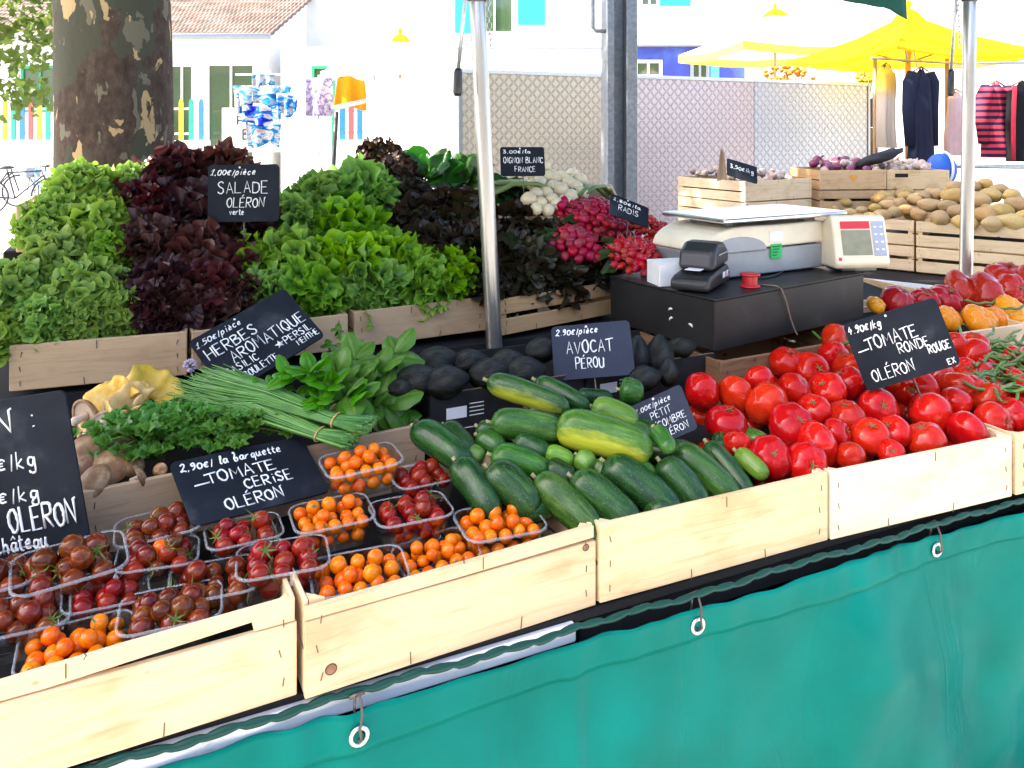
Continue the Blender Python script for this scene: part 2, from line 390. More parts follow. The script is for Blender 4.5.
crate(a-V((math.cos(ang1), math.sin(ang1), 0))*.575, ang1, .575, .41, .148, 'pale wooden crate of cherry tomato punnets with a sprung upper slat', group=FG, style='broken', liner=(.03, .10), seed=1)
KNOTC = crate_px((305, 701), (596, 606), zt, .41, .147, 'pale wooden crate with a brown knot, holding orange cherry tomato punnets', group=FG, style='wedge', liner=(.03, .10), seed=2)
KNOT = pm('wood_knot', [(.3, (.20, .085, .04)), (.7, (.34, .17, .09))], 90, rough=.8)
for x, z, rr in ((.040, .036, .0085), (.505, .112, .006)):
    mb = MB(); mb.lathe([(.0001, .0008), (rr*.8, .0008), (rr, .0003)], 18); mb.build('knot', KNOT, KNOTC, Matrix.Translation((x, 0, z)) @ Matrix.Rotation(PI/2, 4, 'X'))
    mb = MB(); mb.tube([(rr*1.03*math.cos(2*PI*k/20), -.0004, rr*1.03*math.sin(2*PI*k/20)*.92) for k in range(21)], .0009, 5, cap=False); mb.build('knot_ring', plain('knot_ring', (.09, .035, .02), .8), KNOTC, Matrix.Translation((x, 0, z)))
crate_px((600, 607), (828, 543), zt, .40, .149, 'pale wooden crate heaped with dark green cucumbers', group=FG, liner=(.07, .17), seed=3)
crate_px((831, 543), (1012, 499), zt, .42, .149, 'palest wooden crate heaped with round red tomatoes', group=FG, mat=WOOD_W, liner=(.07, .17), seed=4)
crate_px((1016, 498), (1190, 455), zt, .42, .149, 'wooden crate cut by the right picture edge beside the red tomato crate', group=FG, liner=(.07, .17), seed=5)
# second row
a, b2 = atz(95, 490, .97), atz(425, 424, .97); dv = b2-a; an = math.atan2(dv.y, dv.x)
crate(V((a.x, a.y, .83))-dv.normalized()*.02, an, dv.length+.02, .34, .14, 'tan wooden crate of mushrooms and fresh herbs behind the cherry tomatoes', mat=WOOD_S, liner=(.04, .09), seed=6)
MUSH_M = frame(V((a.x, a.y, .83)), an)
crate(S(1.145, .42, .86), TH+.03, .56, .36, .155, 'weathered brown crate under the black cash box behind the tomatoes', mat=WOOD_D, seed=7)
crate(S(1.76, .40, .86), TH-.03, .6, .40, .14, 'pale wooden crate of green beans at the right edge', mat=WOOD_F, liner=(.05, .12), seed=8)
# salad crates
SG = 'tan crates holding the salads'
crate_px((9, 346), (187, 332), 1.12, .42, -.0001, '', seed=0) if False else None
def crate_top(tl, tr, z, d, h, label, **k):
    a, b_ = atz(*tl, z), atz(*tr, z); dv = b_-a
    return crate(V((a.x, a.y, z-h)), math.atan2(dv.y, dv.x), dv.length, d, h, label, **k)
crate_top((9, 346), (187, 332), 1.12, .40, .112, 'tan wooden crate of light green frilly salads at the left end of the stall', group=SG, mat=WOOD_S, seed=10)
crate_top((192, 332), (348, 314), 1.12, .40, .10, 'tan crate of dark red salads behind the herb sign', group=SG, mat=WOOD_S, seed=11)
crate_top((354, 312), (486, 297), 1.12, .40, .105, 'tan crate of green curly salads left of the near pole', group=SG, mat=WOOD_S, seed=12)
crate_top((500, 300), (622, 280), 1.12, .40, .112, 'tan slatted crate of dark oak leaf salads right of the near pole', group=SG, mat=WOOD_S, style='split', seed=13)
crate(S(-.54, 1.36, 1.275), TH, .55, .42, .135, 'upper tan crate of light green salads beside the tree trunk', group=SG, mat=WOOD_F, seed=14)
crate(S(.03, 1.42, 1.20), TH, .58, .42, .135, 'upper crate hidden under the dark red and green curly salads', group=SG, mat=WOOD_S, seed=15)
oc = at(498, 214, 2.72)
crate(V((oc.x, oc.y, oc.z-.13)), math.radians(4), .44, .30, .13, 'upper crate of white onions with a pale wooden end by the steel post', group=SG, mat=WOOD_F, seed=16, tilt=.3)
# ================================================================ avocado cardboard trays
CARD = pm('black_card', [(.3, (.012, .012, .013)), (.7, (.022, .021, .021))], 25, rough=.6, spec=.3)
CARDE = plain('card_edge', (.24, .15, .08), .9, .1)
def card_tray(M, w_, d, h, label):
    root = thing('cardboard_tray', label, 'tray', M, 'black cardboard trays of avocados')
    mb = MB(); mb.box((w_/2, .002, h/2), (w_, .004, h)); mb.box((w_/2, d-.002, h/2), (w_, .004, h)); mb.box((.002, d/2, h*.45), (.004, d-.009, h*.9)); mb.box((w_-.002, d/2, h*.45), (.004, d-.009, h*.9)); mb.box((w_/2, d/2, .004), (w_-.009, d-.009, .004))
    mb.build('tray_wall', CARD, root, smooth=False)
    mb = MB(); mb.box((w_/2, .002, h+.0008), (w_-.01, .0035, .0012)); mb.build('card_edge', CARDE, root, smooth=False)
    mb = MB(); mb.box((w_*.16, -.0006, h*.62), (.05, .0008, .026), 0); 
    for k in range(4): mb.box((w_*.16+.05, -.0006, h*.75-k*.009), (.036, .0008, .002), 0)
    mb.box((w_*.16+.03, -.0006, h*.32), (.09, .0008, .0016), 0); mb.box((w_*.16-.014, -.0006, h*.18), (.0016, .0008, h*.26), 0); mb.box((w_*.16+.074, -.0006, h*.18), (.0016, .0008, h*.26), 0)
    mb.build('printed_label', WHITE, root, smooth=False)
    return root
a, b2 = atz(430, 396, 1.02), atz(715, 353, 1.02); dv = (b2-a); AV_A, AV_D = a.copy(), dv.copy()
an = math.atan2(dv.y, dv.x); hl = dv.length/2-.004
card_tray(frame(V((a.x, a.y, .895)), an), hl, .30, .125, 'black cardboard tray of avocados left of the avocado sign')
mid = a+dv.normalized()*(hl+.008)
card_tray(frame(V((mid.x, mid.y, .895)), an), hl, .30, .125, 'black cardboard tray of avocados in front of the black cash box')
# ================================================================ chalk writing: a hand-drawn stroke alphabet
G = {
'A': ["0,0 2,6 4,0", "0.9,2.1 3.2,2.3"], 'B': ["0,0 0,6", "~0,6 2.6,5.9 3,4.4 0,3.2", "~0,3.2 3.4,2.9 3.4,.5 0,0"], 'C': ["~3.8,5 2.2,6 .5,4.9 .1,2.8 .8,.7 2.4,0 4,.9"],
'D': ["0,0 0,6", "~0,6 3.2,5.4 4,3 3,.6 0,0"], 'E': ["3.6,6.1 0,6 0,0 3.7,.1", "0,3.1 2.9,3.2"], 'É': ["3.6,6.1 0,6 0,0 3.7,.1", "0,3.1 2.9,3.2", "1.5,7 2.9,8.1"],
'F': ["3.6,6.1 0,6 0,0", "0,3.1 2.8,3.2"], 'G': ["~3.8,5 2.2,6 .4,4.6 .2,2 1.6,0 3.8,1", "3.8,.6 3.8,2.7 2.4,2.7"], 'H': ["0,0 0,6", "4,0 4,6", "0,3 4,3.2"], 'I': ["1,0 1,6"], 'L': ["0,6 0,0 3.6,.1"], 'i': ["1,0 1,3.8", "1,5.2 1.1,5.5"],
'M': ["0,0 .4,6 2.2,2.4 4.2,6 4.8,0"], 'N': ["0,0 .1,6 3.8,0 4,6 4.8,6.1"], 'O': ["~2,6 .3,4.8 .1,2 1.6,0 3.4,.7 3.9,3.4 3,5.6 2,6 1.6,5.9"], 'P': ["0,-.2 0,6", "~0,6 3.4,5.6 3.2,3.2 0,2.7"],
'Q': ["~2,6 .3,4.8 .1,2 1.6,0 3.4,.7 3.9,3.4 3,5.6 2,6", "2.2,1.6 4.4,-.8"], 'R': ["0,0 0,6", "~0,6 3.4,5.6 3.2,3.4 0,2.8", "1.2,2.8 3.8,0"], 'S': ["~3.6,5.2 2,6 .4,4.8 1.4,3.4 3.2,2.4 3.4,.8 1.8,0 0,.9"],
'T': ["-.6,5.6 4.6,6.2", "2,5.9 2,0"], 'U': ["~0,6 .1,2 1.2,0 3,.3 3.9,3 4,6", "4,6 4.1,0"], 'V': ["0,6 2,0 4,6"], 'X': ["0,6 4,0", "4,6 0,0"],
'€': ["~3.4,3.4 2,4 .7,2.4 1.2,.4 3.2,.3", "0,2.5 2.6,2.6", "0,1.6 2.4,1.7"], '/': ["1,-.6 2,5"], '.': ["1,0 1.2,.3"], ',': ["1,.4 .6,-.8"], ':': ["1,.8 1.1,1.1", "1,3.4 1.1,3.7"],
'0': ["~2,4.6 .6,3.8 .4,1.4 1.8,0 3.2,1 3.3,3.4 2,4.6"], '1': ["0,3.4 1.8,5.4 .9,0", "-.4,.1 2.2,0"], '2': ["~.3,4.4 1.6,5.6 3,4.6 2,2.4 .2,.1", "~.2,.1 2,.4 3.8,-.1"], '3': ["~.4,5 2,5.5 2.6,4.2 1.2,3 3,2 2.4,.2 .2,.5"], '4': ["1.6,5.5 .2,2.2 3.6,2.4", "2.6,4 2,0"],
'5': ["3.2,5.4 .8,5.2 .6,3.2", "~.6,3.2 2.6,3.2 3,1.2 .2,.1"], '6': ["~2.6,5.4 .8,3 .6,.8 2.2,0 3,1.6 1.6,2.6 .6,1.4"], '8': ["~1.8,2.8 .6,4.2 1.8,5.4 3,4.2 1.8,2.8 .5,1.2 1.8,0 3.1,1.2 1.8,2.8"], '9': ["~3,4.4 1.8,5.4 .6,4.2 1.6,3 3,4.2 2.8,1.4 1.2,0"],
'a': ["~2.6,3.2 .8,3.2 .4,1 1.8,.2 2.8,2.6", "~2.8,3.4 2.8,.8 3.6,.2"], 'b': ["~0,2 1.4,5.8 .6,4 .6,.4 2,.1 2.6,1.8 1.6,3 .7,2"], 'c': ["~2.6,3 1.2,3.4 .4,1.6 1.4,.1 2.8,.6"], 'e': ["~.5,1.8 2.4,2.2 1.8,3.5 .6,2.6 .8,.5 2.8,.5"], 'è': ["~.5,1.8 2.4,2.2 1.8,3.5 .6,2.6 .8,.5 2.8,.5", ".9,5.4 1.9,4.4"],
'g': ["~2.6,3.2 .8,3.2 .4,1.2 1.8,.4 2.8,3", "~2.8,3.4 2.8,-1.6 1.4,-2.4 .4,-1.4"], 'h': ["0,0 .4,6", "~.2,2.2 1.4,3.4 2.4,2.4 2.4,0"], 'k': ["0,0 .4,6", "2.4,3.4 .3,1.6 2.6,0"], 'l': ["~.4,.6 1.6,5.2 .8,5.4 .8,.6 1.8,.2"],
'n': ["0,0 .1,3.4", "~.1,2.2 1.4,3.4 2.4,2.4 2.6,0"], 'o': ["~1.4,3.4 .3,2 1.2,.1 2.6,1.6 1.4,3.4"], 'p': ["0,-2.6 .3,3.4", "~.3,2.8 1.8,3.6 2.6,1.8 1.4,.1 .3,1"], 'q': ["~2.6,3.2 .8,3.2 .4,1 1.8,.2 2.8,2.8", "2.8,3.4 2.6,-2.6"], 'r': ["0,0 .1,3.4", "~.1,2 1.2,3.4 2.4,3.2"],
't': ["~1,5.4 .9,1 2.2,.2", "0,3.6 2.2,3.8"], 'u': ["~0,3.4 .2,.6 1.6,.2 2.4,3.4", "~2.4,3.4 2.5,.6 3.2,.2"], 'v': ["0,3.4 1.2,0 2.4,3.5"], 'y': ["0,3.4 1.3,.4", "2.6,3.4 .6,-2.4"], 's': ["~2.2,3 1,3.5 .6,2.4 2,1.4 1.4,.1 .1,.5"],
'â': ["~2.6,3.2 .8,3.2 .4,1 1.8,.2 2.8,2.6", "~2.8,3.4 2.8,.8 3.6,.2", ".6,4.4 1.7,5.6 2.8,4.4"], '-': ["-.4,.6 6,1"], ' ': [],
}
WID = {'I': 2, '.': 1.6, ',': 1.6, ':': 2.2, '/': 2.6, 'i': 2, 'M': 5.4, 'N': 5, 'l': 1.9, ' ': 2.6, 't': 2.5, 'U': 4.8, 'T': 4.4, '1': 2.6}
LOW = set('abceèghklnopqrtuvysâ')
def catmull(p, n=5):
    out = []
    for i in range(len(p)-1):
        a, b_, c, d = p[max(i-1, 0)], p[i], p[i+1], p[min(i+2, len(p)-1)]
        for k in range(n):
            t_ = k/n
            out.append(tuple(.5*(2*b_[j]+(c[j]-a[j])*t_+(2*a[j]-5*b_[j]+4*c[j]-d[j])*t_*t_+(3*b_[j]-a[j]-3*c[j]+d[j])*t_**3) for j in (0, 1)))
    return out+[p[-1]]
STAR = [(math.sin(2*PI*k/10)*(1 if k % 2 == 0 else .42), math.cos(2*PI*k/10)*(1 if k % 2 == 0 else .42)) for k in range(10)]
def adv(ch): return WID.get(ch, 3.4 if ch in LOW else (3.6 if ch in '0345689€2' else 4.6))+.75
def write(mb, text, x, y, h, slant=0, rise=0, rw=.0014, seed=0, squeeze=1, fit=None):
    """chalk strokes on the plane z=0 of the board, h = capital height in metres"""
    R = random.Random(hash(text) % 1000 if False else sum(ord(c) for c in text)+seed); k = h/6; cx = 0
    if fit: squeeze = fit/sum(h*1.4/k if ch == '*' else adv(ch) for ch in text)/k
    for ch in text:
        if ch == '*':
            mb.prism([(x+cx+h*.5*squeeze+px_*h*.55, y+rise*cx+h*.45+py_*h*.55, -.0004) for px_, py_ in STAR][::-1], (0, 0, .0012)); cx += h*1.4*squeeze; continue
        jy = R.uniform(-.25, .25)*k; js = R.uniform(.92, 1.08)
        for st in G.get(ch, []):
            sm_ = st[0] == '~'; pts = [tuple(float(q) for q in w_.split(',')) for w_ in st.lstrip('~').split()]
            if sm_: pts = catmull(pts)
            P = []
            for (a, b_) in pts:
                b2_ = b_*js; X = (a+slant*b2_)*k*squeeze
                P.append((x+cx+X+R.uniform(-.1, .1)*k, y+rise*(cx+X)+jy+b2_*k+R.uniform(-.1, .1)*k, .0002))
            rs = [rw*R.uniform(.8, 1.2)*(.75 if i in (0, len(P)-1) else 1) for i in range(len(P))]
            mb.tube(P, rs, 6)
        cx += adv(ch)*k*squeeze
def solve_sign(TL, TR, BL, Y, asp, yawr=(-35, 50), pr=(0, 65)):
    c = ((TR[0]+BL[0])/2, (TR[1]+BL[1])/2); C = at(*c, Y); best = None
    for ya in range(yawr[0], yawr[1]+1, 3):
        for pi_ in range(pr[0], pr[1]+1, 3):
            y_, p_ = math.radians(ya), math.radians(pi_)
            n = V((math.sin(y_)*math.cos(p_), -math.cos(y_)*math.cos(p_), math.sin(p_)))
            q = [hit(*k, C, n) for k in (TL, TR, BL)]
            x, y = q[1]-q[0], q[0]-q[2]
            if x.length < 1e-4 or y.length < 1e-4: continue
            cost = 6*(x.normalized().dot(y.normalized()))**2+(math.log(x.length/y.length/asp))**2+.0001*abs(pi_-25)+.00005*abs(ya)
            if best is None or cost < best[0]: best = (cost, n, q, x, y)
    cost, n, q, x, y = best
    xa = x.normalized(); ya = n.cross(xa).normalized(); 
    if ya.z < 0: ya = -ya
    za = xa.cross(ya)
    if za.y > 0 and za.dot(n) < 0: za = -za
    M = Matrix((xa, ya, za)).transposed().to_4x4(); M.translation = q[0]-ya*y.length
    return M, x.length, y.length
def sign(name_label, TL, TR, BL, Y, lines, asp=1.4, rw=.0013, holes=True, stake=True, yawr=(-35, 50), pr=(0, 65), mat=None, group='black chalk price boards', pin=.6):
    M, w_, h = solve_sign(TL, TR, BL, Y, asp, yawr, pr)
    root = thing('price_sign', name_label, 'sign', M, group)
    mb = MB(); r = min(.012, h*.08); out = []
    for (cx, cy, a0) in ((w_-r, h-r, 0), (r, h-r, 90), (r, r, 180), (w_-r, r, 270)):
        for k in range(5): a = math.radians(a0+k*22.5); out.append((cx+r*math.cos(a), cy+r*math.sin(a), -.004))
    mb.prism(out, (0, 0, .004)); fixn(mb.build('board', mat or SLATE, root, smooth=False))
    mb = MB()
    for ln in lines:
        tx, u_, u1, v_, hh = ln[:5]; kw = dict(ln[5]) if len(ln) > 5 else {}
        write(mb, tx, u_*w_, v_*h, hh*h, rw=kw.pop('rw', rw), fit=(u1-u_)*w_, **kw)
    mb.build('lettering', CHALK, root)
    if holes:
        mb = MB()
        for x in (.28,): mb.sph((x*w_*1.6, h*.95, 0), (.003, .003, .001), 10, 6)
        mb.build('peg_hole', WHITE, root)
    if stake:
        mb = MB(); mb.tube([(w_/2, h*.35, -.0062), (w_/2, -.06*pin, -.0062), (w_/2, -.10*pin, -.006)], [.002, .002, .0006], 8); mb.build('stake', STAPLE, root)
    return root
SLATE2 = pm('blue_slate_board', [(.3, (.014, .020, .040)), (.65, (.022, .030, .055)), (.8, (.045, .055, .085))], 9, rough=.6, spec=.2, bp=.1, bscale=90)
sign('black chalk board reading SALADE OLÉRON standing among the salads', (208, 165), (279, 164), (208, 222), 2.26,
     [('1,00€/pièce', .04, .68, .82, .11, dict(slant=.3)), ('SALADE', .14, .88, .50, .20), ('OLÉRON', .27, .82, .25, .16, dict(slant=.1)), ('verte', .31, .52, .12, .11)], 1.3, .0016, pr=(0, 25))
sign('black chalk board reading HERBES AROMATIQUE leaning over the chives and basil', (188, 342), (284, 288), (227, 396), 1.93,
     [('1.50€/pièce', .03, .48, .83, .10, dict(slant=.25)), ('HERBES', .06, .57, .58, .17, dict(rw=.0019)), ('AROMATIQUE', .22, .985, .36, .17, dict(rw=.0018)), ('*BASILIC', .03, .42, .22, .11), ('*PERSIL', .60, .97, .20, .11), ('MENTHE', .76, .985, .08, .09), ('*CIBOULETTE', .09, .56, .07, .10)], 1.35, .0014, yawr=(-40, 40))
sign('large black chalk board ending in OLÉRON Château, cut by the left picture edge', (-150, 425), (64, 390), (-116, 586), 1.36,
     [('ON :', .58, .87, .80, .14, dict(rw=.0024)), ('€/kg', .64, .83, .58, .10, dict(rw=.0017)), ('€/kg', .62, .82, .385, .09, dict(rw=.0017)), ('N', .55, .60, .22, .14, dict(rw=.0024)), ('OLÉRON', .655, .975, .20, .14, dict(rw=.0024, rise=.02)), ('Château', .56, .82, .085, .10, dict(rw=.0018, rise=.03))], 1.45, .0018, stake=False)
sign('black chalk board reading TOMATE CERISE OLÉRON behind the punnets', (169, 463), (301, 436), (196, 526), 1.50,
     [('2,90€/ la barquette', .05, .80, .81, .12, dict(slant=.15)), ('-TOMATE', .11, .72, .55, .17, dict(rw=.0018)), ('CERiSE', .43, .80, .34, .15, dict(rw=.0017)), ('OLÉRON', .25, .68, .10, .16, dict(rw=.0017))], 1.5, .0015)
sign('black chalk board reading AVOCAT PÉROU on the black avocado trays', (551, 327), (629, 320), (554, 381), 1.98,
     [('2.90€/pièce', .05, .60, .82, .12, dict(slant=.2)), ('AVOCAT', .18, .78, .46, .22, dict(rw=.0017)), ('PÉROU', .28, .65, .18, .19, dict(rw=.0016))], 1.4, .0014, mat=SLATE2, pr=(0, 35))
sign('small blue black chalk board reading PETIT, half covered by cucumbers', (630, 407), (680, 384), (645, 452), 1.80,
     [('1.00€/pièce', .06, .76, .78, .13, dict(slant=.2)), ('PETIT', .30, .70, .54, .16), ('CONCOMBRE', .10, .92, .32, .15), ('OLÉRON', .36, .90, .10, .14)], 1.15, .0010, mat=SLATE2)
sign('black chalk board reading TOMATE RONDE ROUGE stuck in the red tomatoes', (843, 325), (935, 297), (868, 392), 1.98,
     [('4.90€/kg', .02, .38, .83, .12, dict(slant=.2)), ('-TOMATE', .06, .72, .55, .18, dict(rw=.002)), ('RONDE', .45, .79, .38, .14), ('ROUGE', .735, .98, .26, .12), ('OLÉRON', .10, .56, .10, .16), ('EX', .88, .965, .04, .08)], 1.4, .0016)
sign('small black chalk board reading OIGNON BLANC beside the white onions', (500, 147), (544, 147), (501, 176), 2.62,
     [('3,00€/la', .06, .70, .78, .12), ('OIGNON BLANC', .07, .98, .44, .20), ('FRANCE', .32, .80, .14, .18)], 1.5, .0013, pr=(0, 20))
sign('small tilted black chalk board reading RADIS among the radishes', (611, 193), (649, 208), (609, 213), 2.60,
     [('1,80€/la', .08, .80, .72, .15), ('RADIS', .22, .76, .34, .26)], 1.7, .0013, yawr=(-40, 40), pr=(0, 30))
sign('tiny black price board stuck in the shallot crate', (727, 158), (757, 167), (727, 175), 5.0, [('3,50€/kg', .1, .9, .5, .25)], 1.7, .002, stake=False, holes=False, pr=(0, 40))
# ================================================================ produce materials
TOM = pm('tomato_skin', [(.32, (.42, .007, .003)), (.60, (.52, .018, .005)), (.78, (.56, .06, .012))], 2.5, rough=.13, spec=.30, var=(.004, 0, .14), bp=.03, bscale=60)
TOMB = pm('beefsteak_skin', [(.3, (.30, .008, .006)), (.6, (.40, .018, .01)), (.75, (.42, .06, .015))], 9, rough=.13, spec=.30, var=(.006, 0, .14))
TOMY = pm('yellow_tomato_skin', [(.3, (.72, .32, .01)), (.65, (.75, .22, .012))], 9, rough=.13, spec=.30, var=(.015, 0, .1))
CHO = pm('orange_cherry_skin', [(.35, (.68, .105, .002)), (.6, (.76, .18, .003))], 1.5, rough=.11, spec=.32, var=(.012, 0, .12))
CHB = pm('brown_cherry_skin', [(.35, (.085, .012, .004)), (.58, (.16, .024, .006)), (.72, (.20, .075, .010))], 1.6, rough=.11, spec=.32, var=(.014, 0, .32))
CHR = pm('red_cherry_skin', [(.35, (.17, .007, .004)), (.65, (.28, .014, .006))], 2, rough=.11, spec=.32, var=(.008, 0, .25))
CALYX = plain('calyx_green', (.10, .16, .03), .7, .2)
STEMB = plain('dry_stem', (.18, .12, .04), .8, .2)
# ---------------------------------------------------------------- tomato meshes
def tomato_mesh(seed, ribs=5, rib=.03, flat=.84, dimple=.16, lump=.03, heart=0):
    mb = MB(); R = random.Random(seed); ph0 = R.uniform(0, 6.28); off = V((R.uniform(0, 50), R.uniform(0, 50), seed))
    def fn(d, p, th, ph):
        top = max(0, math.cos(ph)); r = 1+rib*math.cos(ribs*th+ph0)*(.35+.65*top**.5)*math.sin(ph)+lump*noise.noise(d*1.1+off)*2
        q = V((d.x*r, d.y*r, d.z*flat*r))
        rr = math.hypot(d.x, d.y)
        if d.z > 0: q.z -= dimple*math.exp(-(rr/.26)**2)
        else:
            q.z += .05*math.exp(-(rr/.3)**2)
            if heart: q.x *= 1-heart*abs(d.z)**1.5; q.y *= 1-heart*abs(d.z)**1.5; q.z *= 1+heart*.5
        return q
    mb.sph((0, 0, 0), 1, 30, 18, 0, fn); return mb
def calyx_mesh(seed, n=5, ln=.3, z=.70, w_=.055, stem=.12, mats=None, curl=.15):
    R = random.Random(seed); mb = MB()
    for k in range(n):
        a = 2*PI*k/n+R.uniform(-.2, .2); L_ = ln*R.uniform(.75, 1.2); c = R.uniform(-curl*.3, curl)
        pts = []; d = V((math.cos(a), math.sin(a), 0)); s_ = V((-d.y, d.x, 0))
        vs = []
        for i in range(5):
            q = i/4; wd = w_*(1-q)**.7*(.6+1.2*q*(1-q)*2); zz = z+c*q*q*1.6+.02
            o = d*(L_*q)+V((0, 0, zz+.05*math.exp(-((q*L_)/.26)**2*0)))
            vs += [o-s_*wd, o+V((0, 0, w_*.35)), o+s_*wd]
        fs = []
        for i in range(4): fs += [(3*i, 3*i+1, 3*i+4, 3*i+3), (3*i+1, 3*i+2, 3*i+5, 3*i+4)]
        mb.add(vs, fs)
    mb.tube([(0, 0, z-.05), (stem*.15, 0, z+stem*.5), (stem*.4, stem*.2, z+stem)], [.045, .035, .04], 7)
    return mb
TV = [tomato_mesh(i, 5+i % 3, .014+.014*(i % 3), .78+.04*(i % 4), .15, .045).mesh('tomato', TOM) for i in range(6)]
BV = [tomato_mesh(20+i, 7+i % 3, .07, .72+.05*i, .2, .06, .3 if i % 2 else .1).mesh('beefsteak_tomato', TOMB) for i in range(4)]
YV = [tomato_mesh(30+i, 8, .07, .70, .2, .06).mesh('yellow_tomato', TOMY) for i in range(2)]
CV = [calyx_mesh(i, 5, .26, .66, .045, .06).mesh('calyx', STEMB) for i in range(3)]
def rot_to(d, spin=0):
    return d.to_track_quat('Z', 'Y').to_matrix().to_4x4() @ Matrix.Rotation(spin, 4, 'Z')
def put_tomato(px, py, dpx, p0, n, R, meshes=TV, cal=CV, name='tomato', lab='', group='', up=None, rmax=.055, rmin=.026, cat='tomato', docal=True):
    c = hit(px, py, p0, n); r = max(rmin, min(rmax, dpx/2*c.y/F*1.09))
    d = up or V((R.gauss(0, .55), R.gauss(-.1, .55), R.uniform(.15, 1))).normalized()
    M = Matrix.Translation(c) @ rot_to(d, R.uniform(0, 6)) @ Matrix.Scale(r, 4)
    o = link(name, R.choice(meshes), None, M); tag(o, lab, cat, group)
    if docal: link('calyx', R.choice(cal), o)
    return o, c, r
R = random.Random(5)
P0, PN = plane(0, .875, .42, 1.005)
ZT = [(418, 340, 85), (480, 362, 90), (537, 322, 72), (545, 283, 80), (575, 350, 76), (200, 412, 90), (283, 420, 84), (345, 388, 76), (437, 410, 82), (362, 445, 118), (522, 412, 90), (572, 392, 88), (262, 497, 102), (430, 505, 118), (487, 460, 78),
      (372, 582, 102), (290, 550, 72), (493, 550, 108), (568, 480, 88), (545, 523, 74), (467, 600, 102), (580, 582, 72), (630, 530, 97), (652, 457, 92), (690, 520, 84), (705, 385, 84), (748, 408, 108), (770, 540, 97), (783, 470, 122), (685, 572, 60),
      (845, 445, 84), (853, 410, 96), (880, 520, 105), (895, 322, 96), (932, 437, 92), (945, 490, 92), (1000, 480, 78), (1012, 418, 80), (800, 372, 66), (920, 372, 66), (875, 372, 66), (970, 375, 70), (1040, 470, 90), (1060, 410, 90), (1050, 340, 90), (1110, 440, 90)]
UPS = {0: (.2, -.3, .9), 13: (.25, -.65, .7), 20: (.05, -.95, .3), 27: (-.3, -.1, .95), 18: (-.1, -.15, .98), 21: (-.1, -.9, .4), 5: (.9, -.4, .1), 24: (-.6, -.3, .7), 35: (.4, -.7, .2)}
ct = []
for i, (zx, zy, zd) in enumerate(ZT):
    px, py = 624+zx/2.56, 230+zy/2.56
    fl = 'round red tomato heaped in the crate around the TOMATE RONDE ROUGE board'
    o, c, r_ = put_tomato(px, py, zd/2.56, P0, PN, R, lab=fl, group='round red tomatoes in the crate', up=V(UPS[i]) if i in UPS else None)
    ct.append((c, r_))
for (c, r_) in ct[:]:      # a second layer under the heap
    q = c - PN*(.062) + V((R.uniform(-.03, .03), R.uniform(-.02, .03), -.01))
    if q.z < .83: q.z = .83
    M = Matrix.Translation(q) @ rot_to(V((R.gauss(0, .6), -.3, R.uniform(.2, 1))).normalized(), 0) @ Matrix.Scale(.036, 4)
    tag(link('tomato', R.choice(TV), None, M), 'round red tomato in the dark under layer of the red tomato heap', 'tomato', 'round red tomatoes under the top layer')
for i in range(22):     # the crate beyond the right picture edge is filled too
    s_, t_ = 1.76+.085*(i % 6)+R.uniform(-.015, .015), .07+.085*(i//6)+R.uniform(-.01, .01)
    o = link('tomato', R.choice(TV), None, Matrix.Translation(S(s_, t_, .885+.30*t_+R.uniform(-.01, .01))) @ rot_to(V((R.gauss(0, .4), -.2, 1)).normalized(), i) @ Matrix.Scale(R.uniform(.034, .042), 4))
    tag(o, 'round red tomato in the crate cut by the right picture edge', 'tomato', 'round red tomatoes in the last crate'); link('calyx', R.choice(CV), o)
# beefsteak and yellow tomatoes behind
PB, PBN = plane(.5, 1.0, 1.0, 1.12)
for (px, py, d, kind, lab, up) in ((1007, 277, 36, 0, 'ribbed dark red beefsteak tomato on top at the right edge', (.0, -.3, .9)), (985, 297, 44, 1, 'heart shaped glossy red beefsteak tomato pointing left', (.9, -.3, .3)), (962, 292, 40, 0, 'pleated dark red beefsteak tomato left of the heart shaped one', (.6, -.5, .5)),
                                   (945, 300, 32, 1, 'small dark red beefsteak tomato right of the TOMATE RONDE ROUGE board', (.2, -.5, .8)), (898, 301, 32, 2, 'striped red and white lit beefsteak tomato left of the right pole', (.3, -.3, .8)), (925, 302, 28, 3, 'dark red beefsteak tomato half hidden by the top of the TOMATE RONDE ROUGE board', (.1, -.3, .9)),
                                   (1012, 292, 34, 2, 'red beefsteak tomato under the topmost one at the right edge', (.2, -.7, .4)), (1035, 285, 40, 3, 'red beefsteak tomato beyond the right picture edge', (.2, -.7, .4))):
    c = hit(px, py, PB, PBN); M = Matrix.Translation(c) @ rot_to(V(up).normalized(), px) @ Matrix.Scale(d/2*c.y/F*1.08, 4)
    o = link('beefsteak_tomato', BV[kind], None, M); tag(o, lab, 'tomato', 'beefsteak tomatoes'); link('calyx', CV[px % 3], o)
for (px, py, d, kind, lab) in ((980, 321, 34, 0, 'bright yellow lobed tomato beside the green beans'), (948, 318, 26, 1, 'orange yellow lobed tomato touching the right side of the tomato board'), (1010, 310, 30, 1, 'orange red tomato at the right edge above the beans'), (876, 305, 18, 1, 'small orange tomato peeping out beside the black cash box'), (996, 318, 24, 0, 'yellow lobed tomato right of the bright yellow one')):
    c = hit(px, py, PB, PBN); M = Matrix.Translation(c) @ rot_to(V((.3, -.6, .7)).normalized(), px) @ Matrix.Scale(d/2*c.y/F*1.05, 4)
    o = link('yellow_tomato', YV[kind], None, M); tag(o, lab, 'tomato', 'yellow and orange tomatoes')
crate(S(1.74, .82, .90), TH, .75, .36, .11, 'light crate of beefsteak tomatoes behind the green beans', seed=21, liner=(.06, .10))
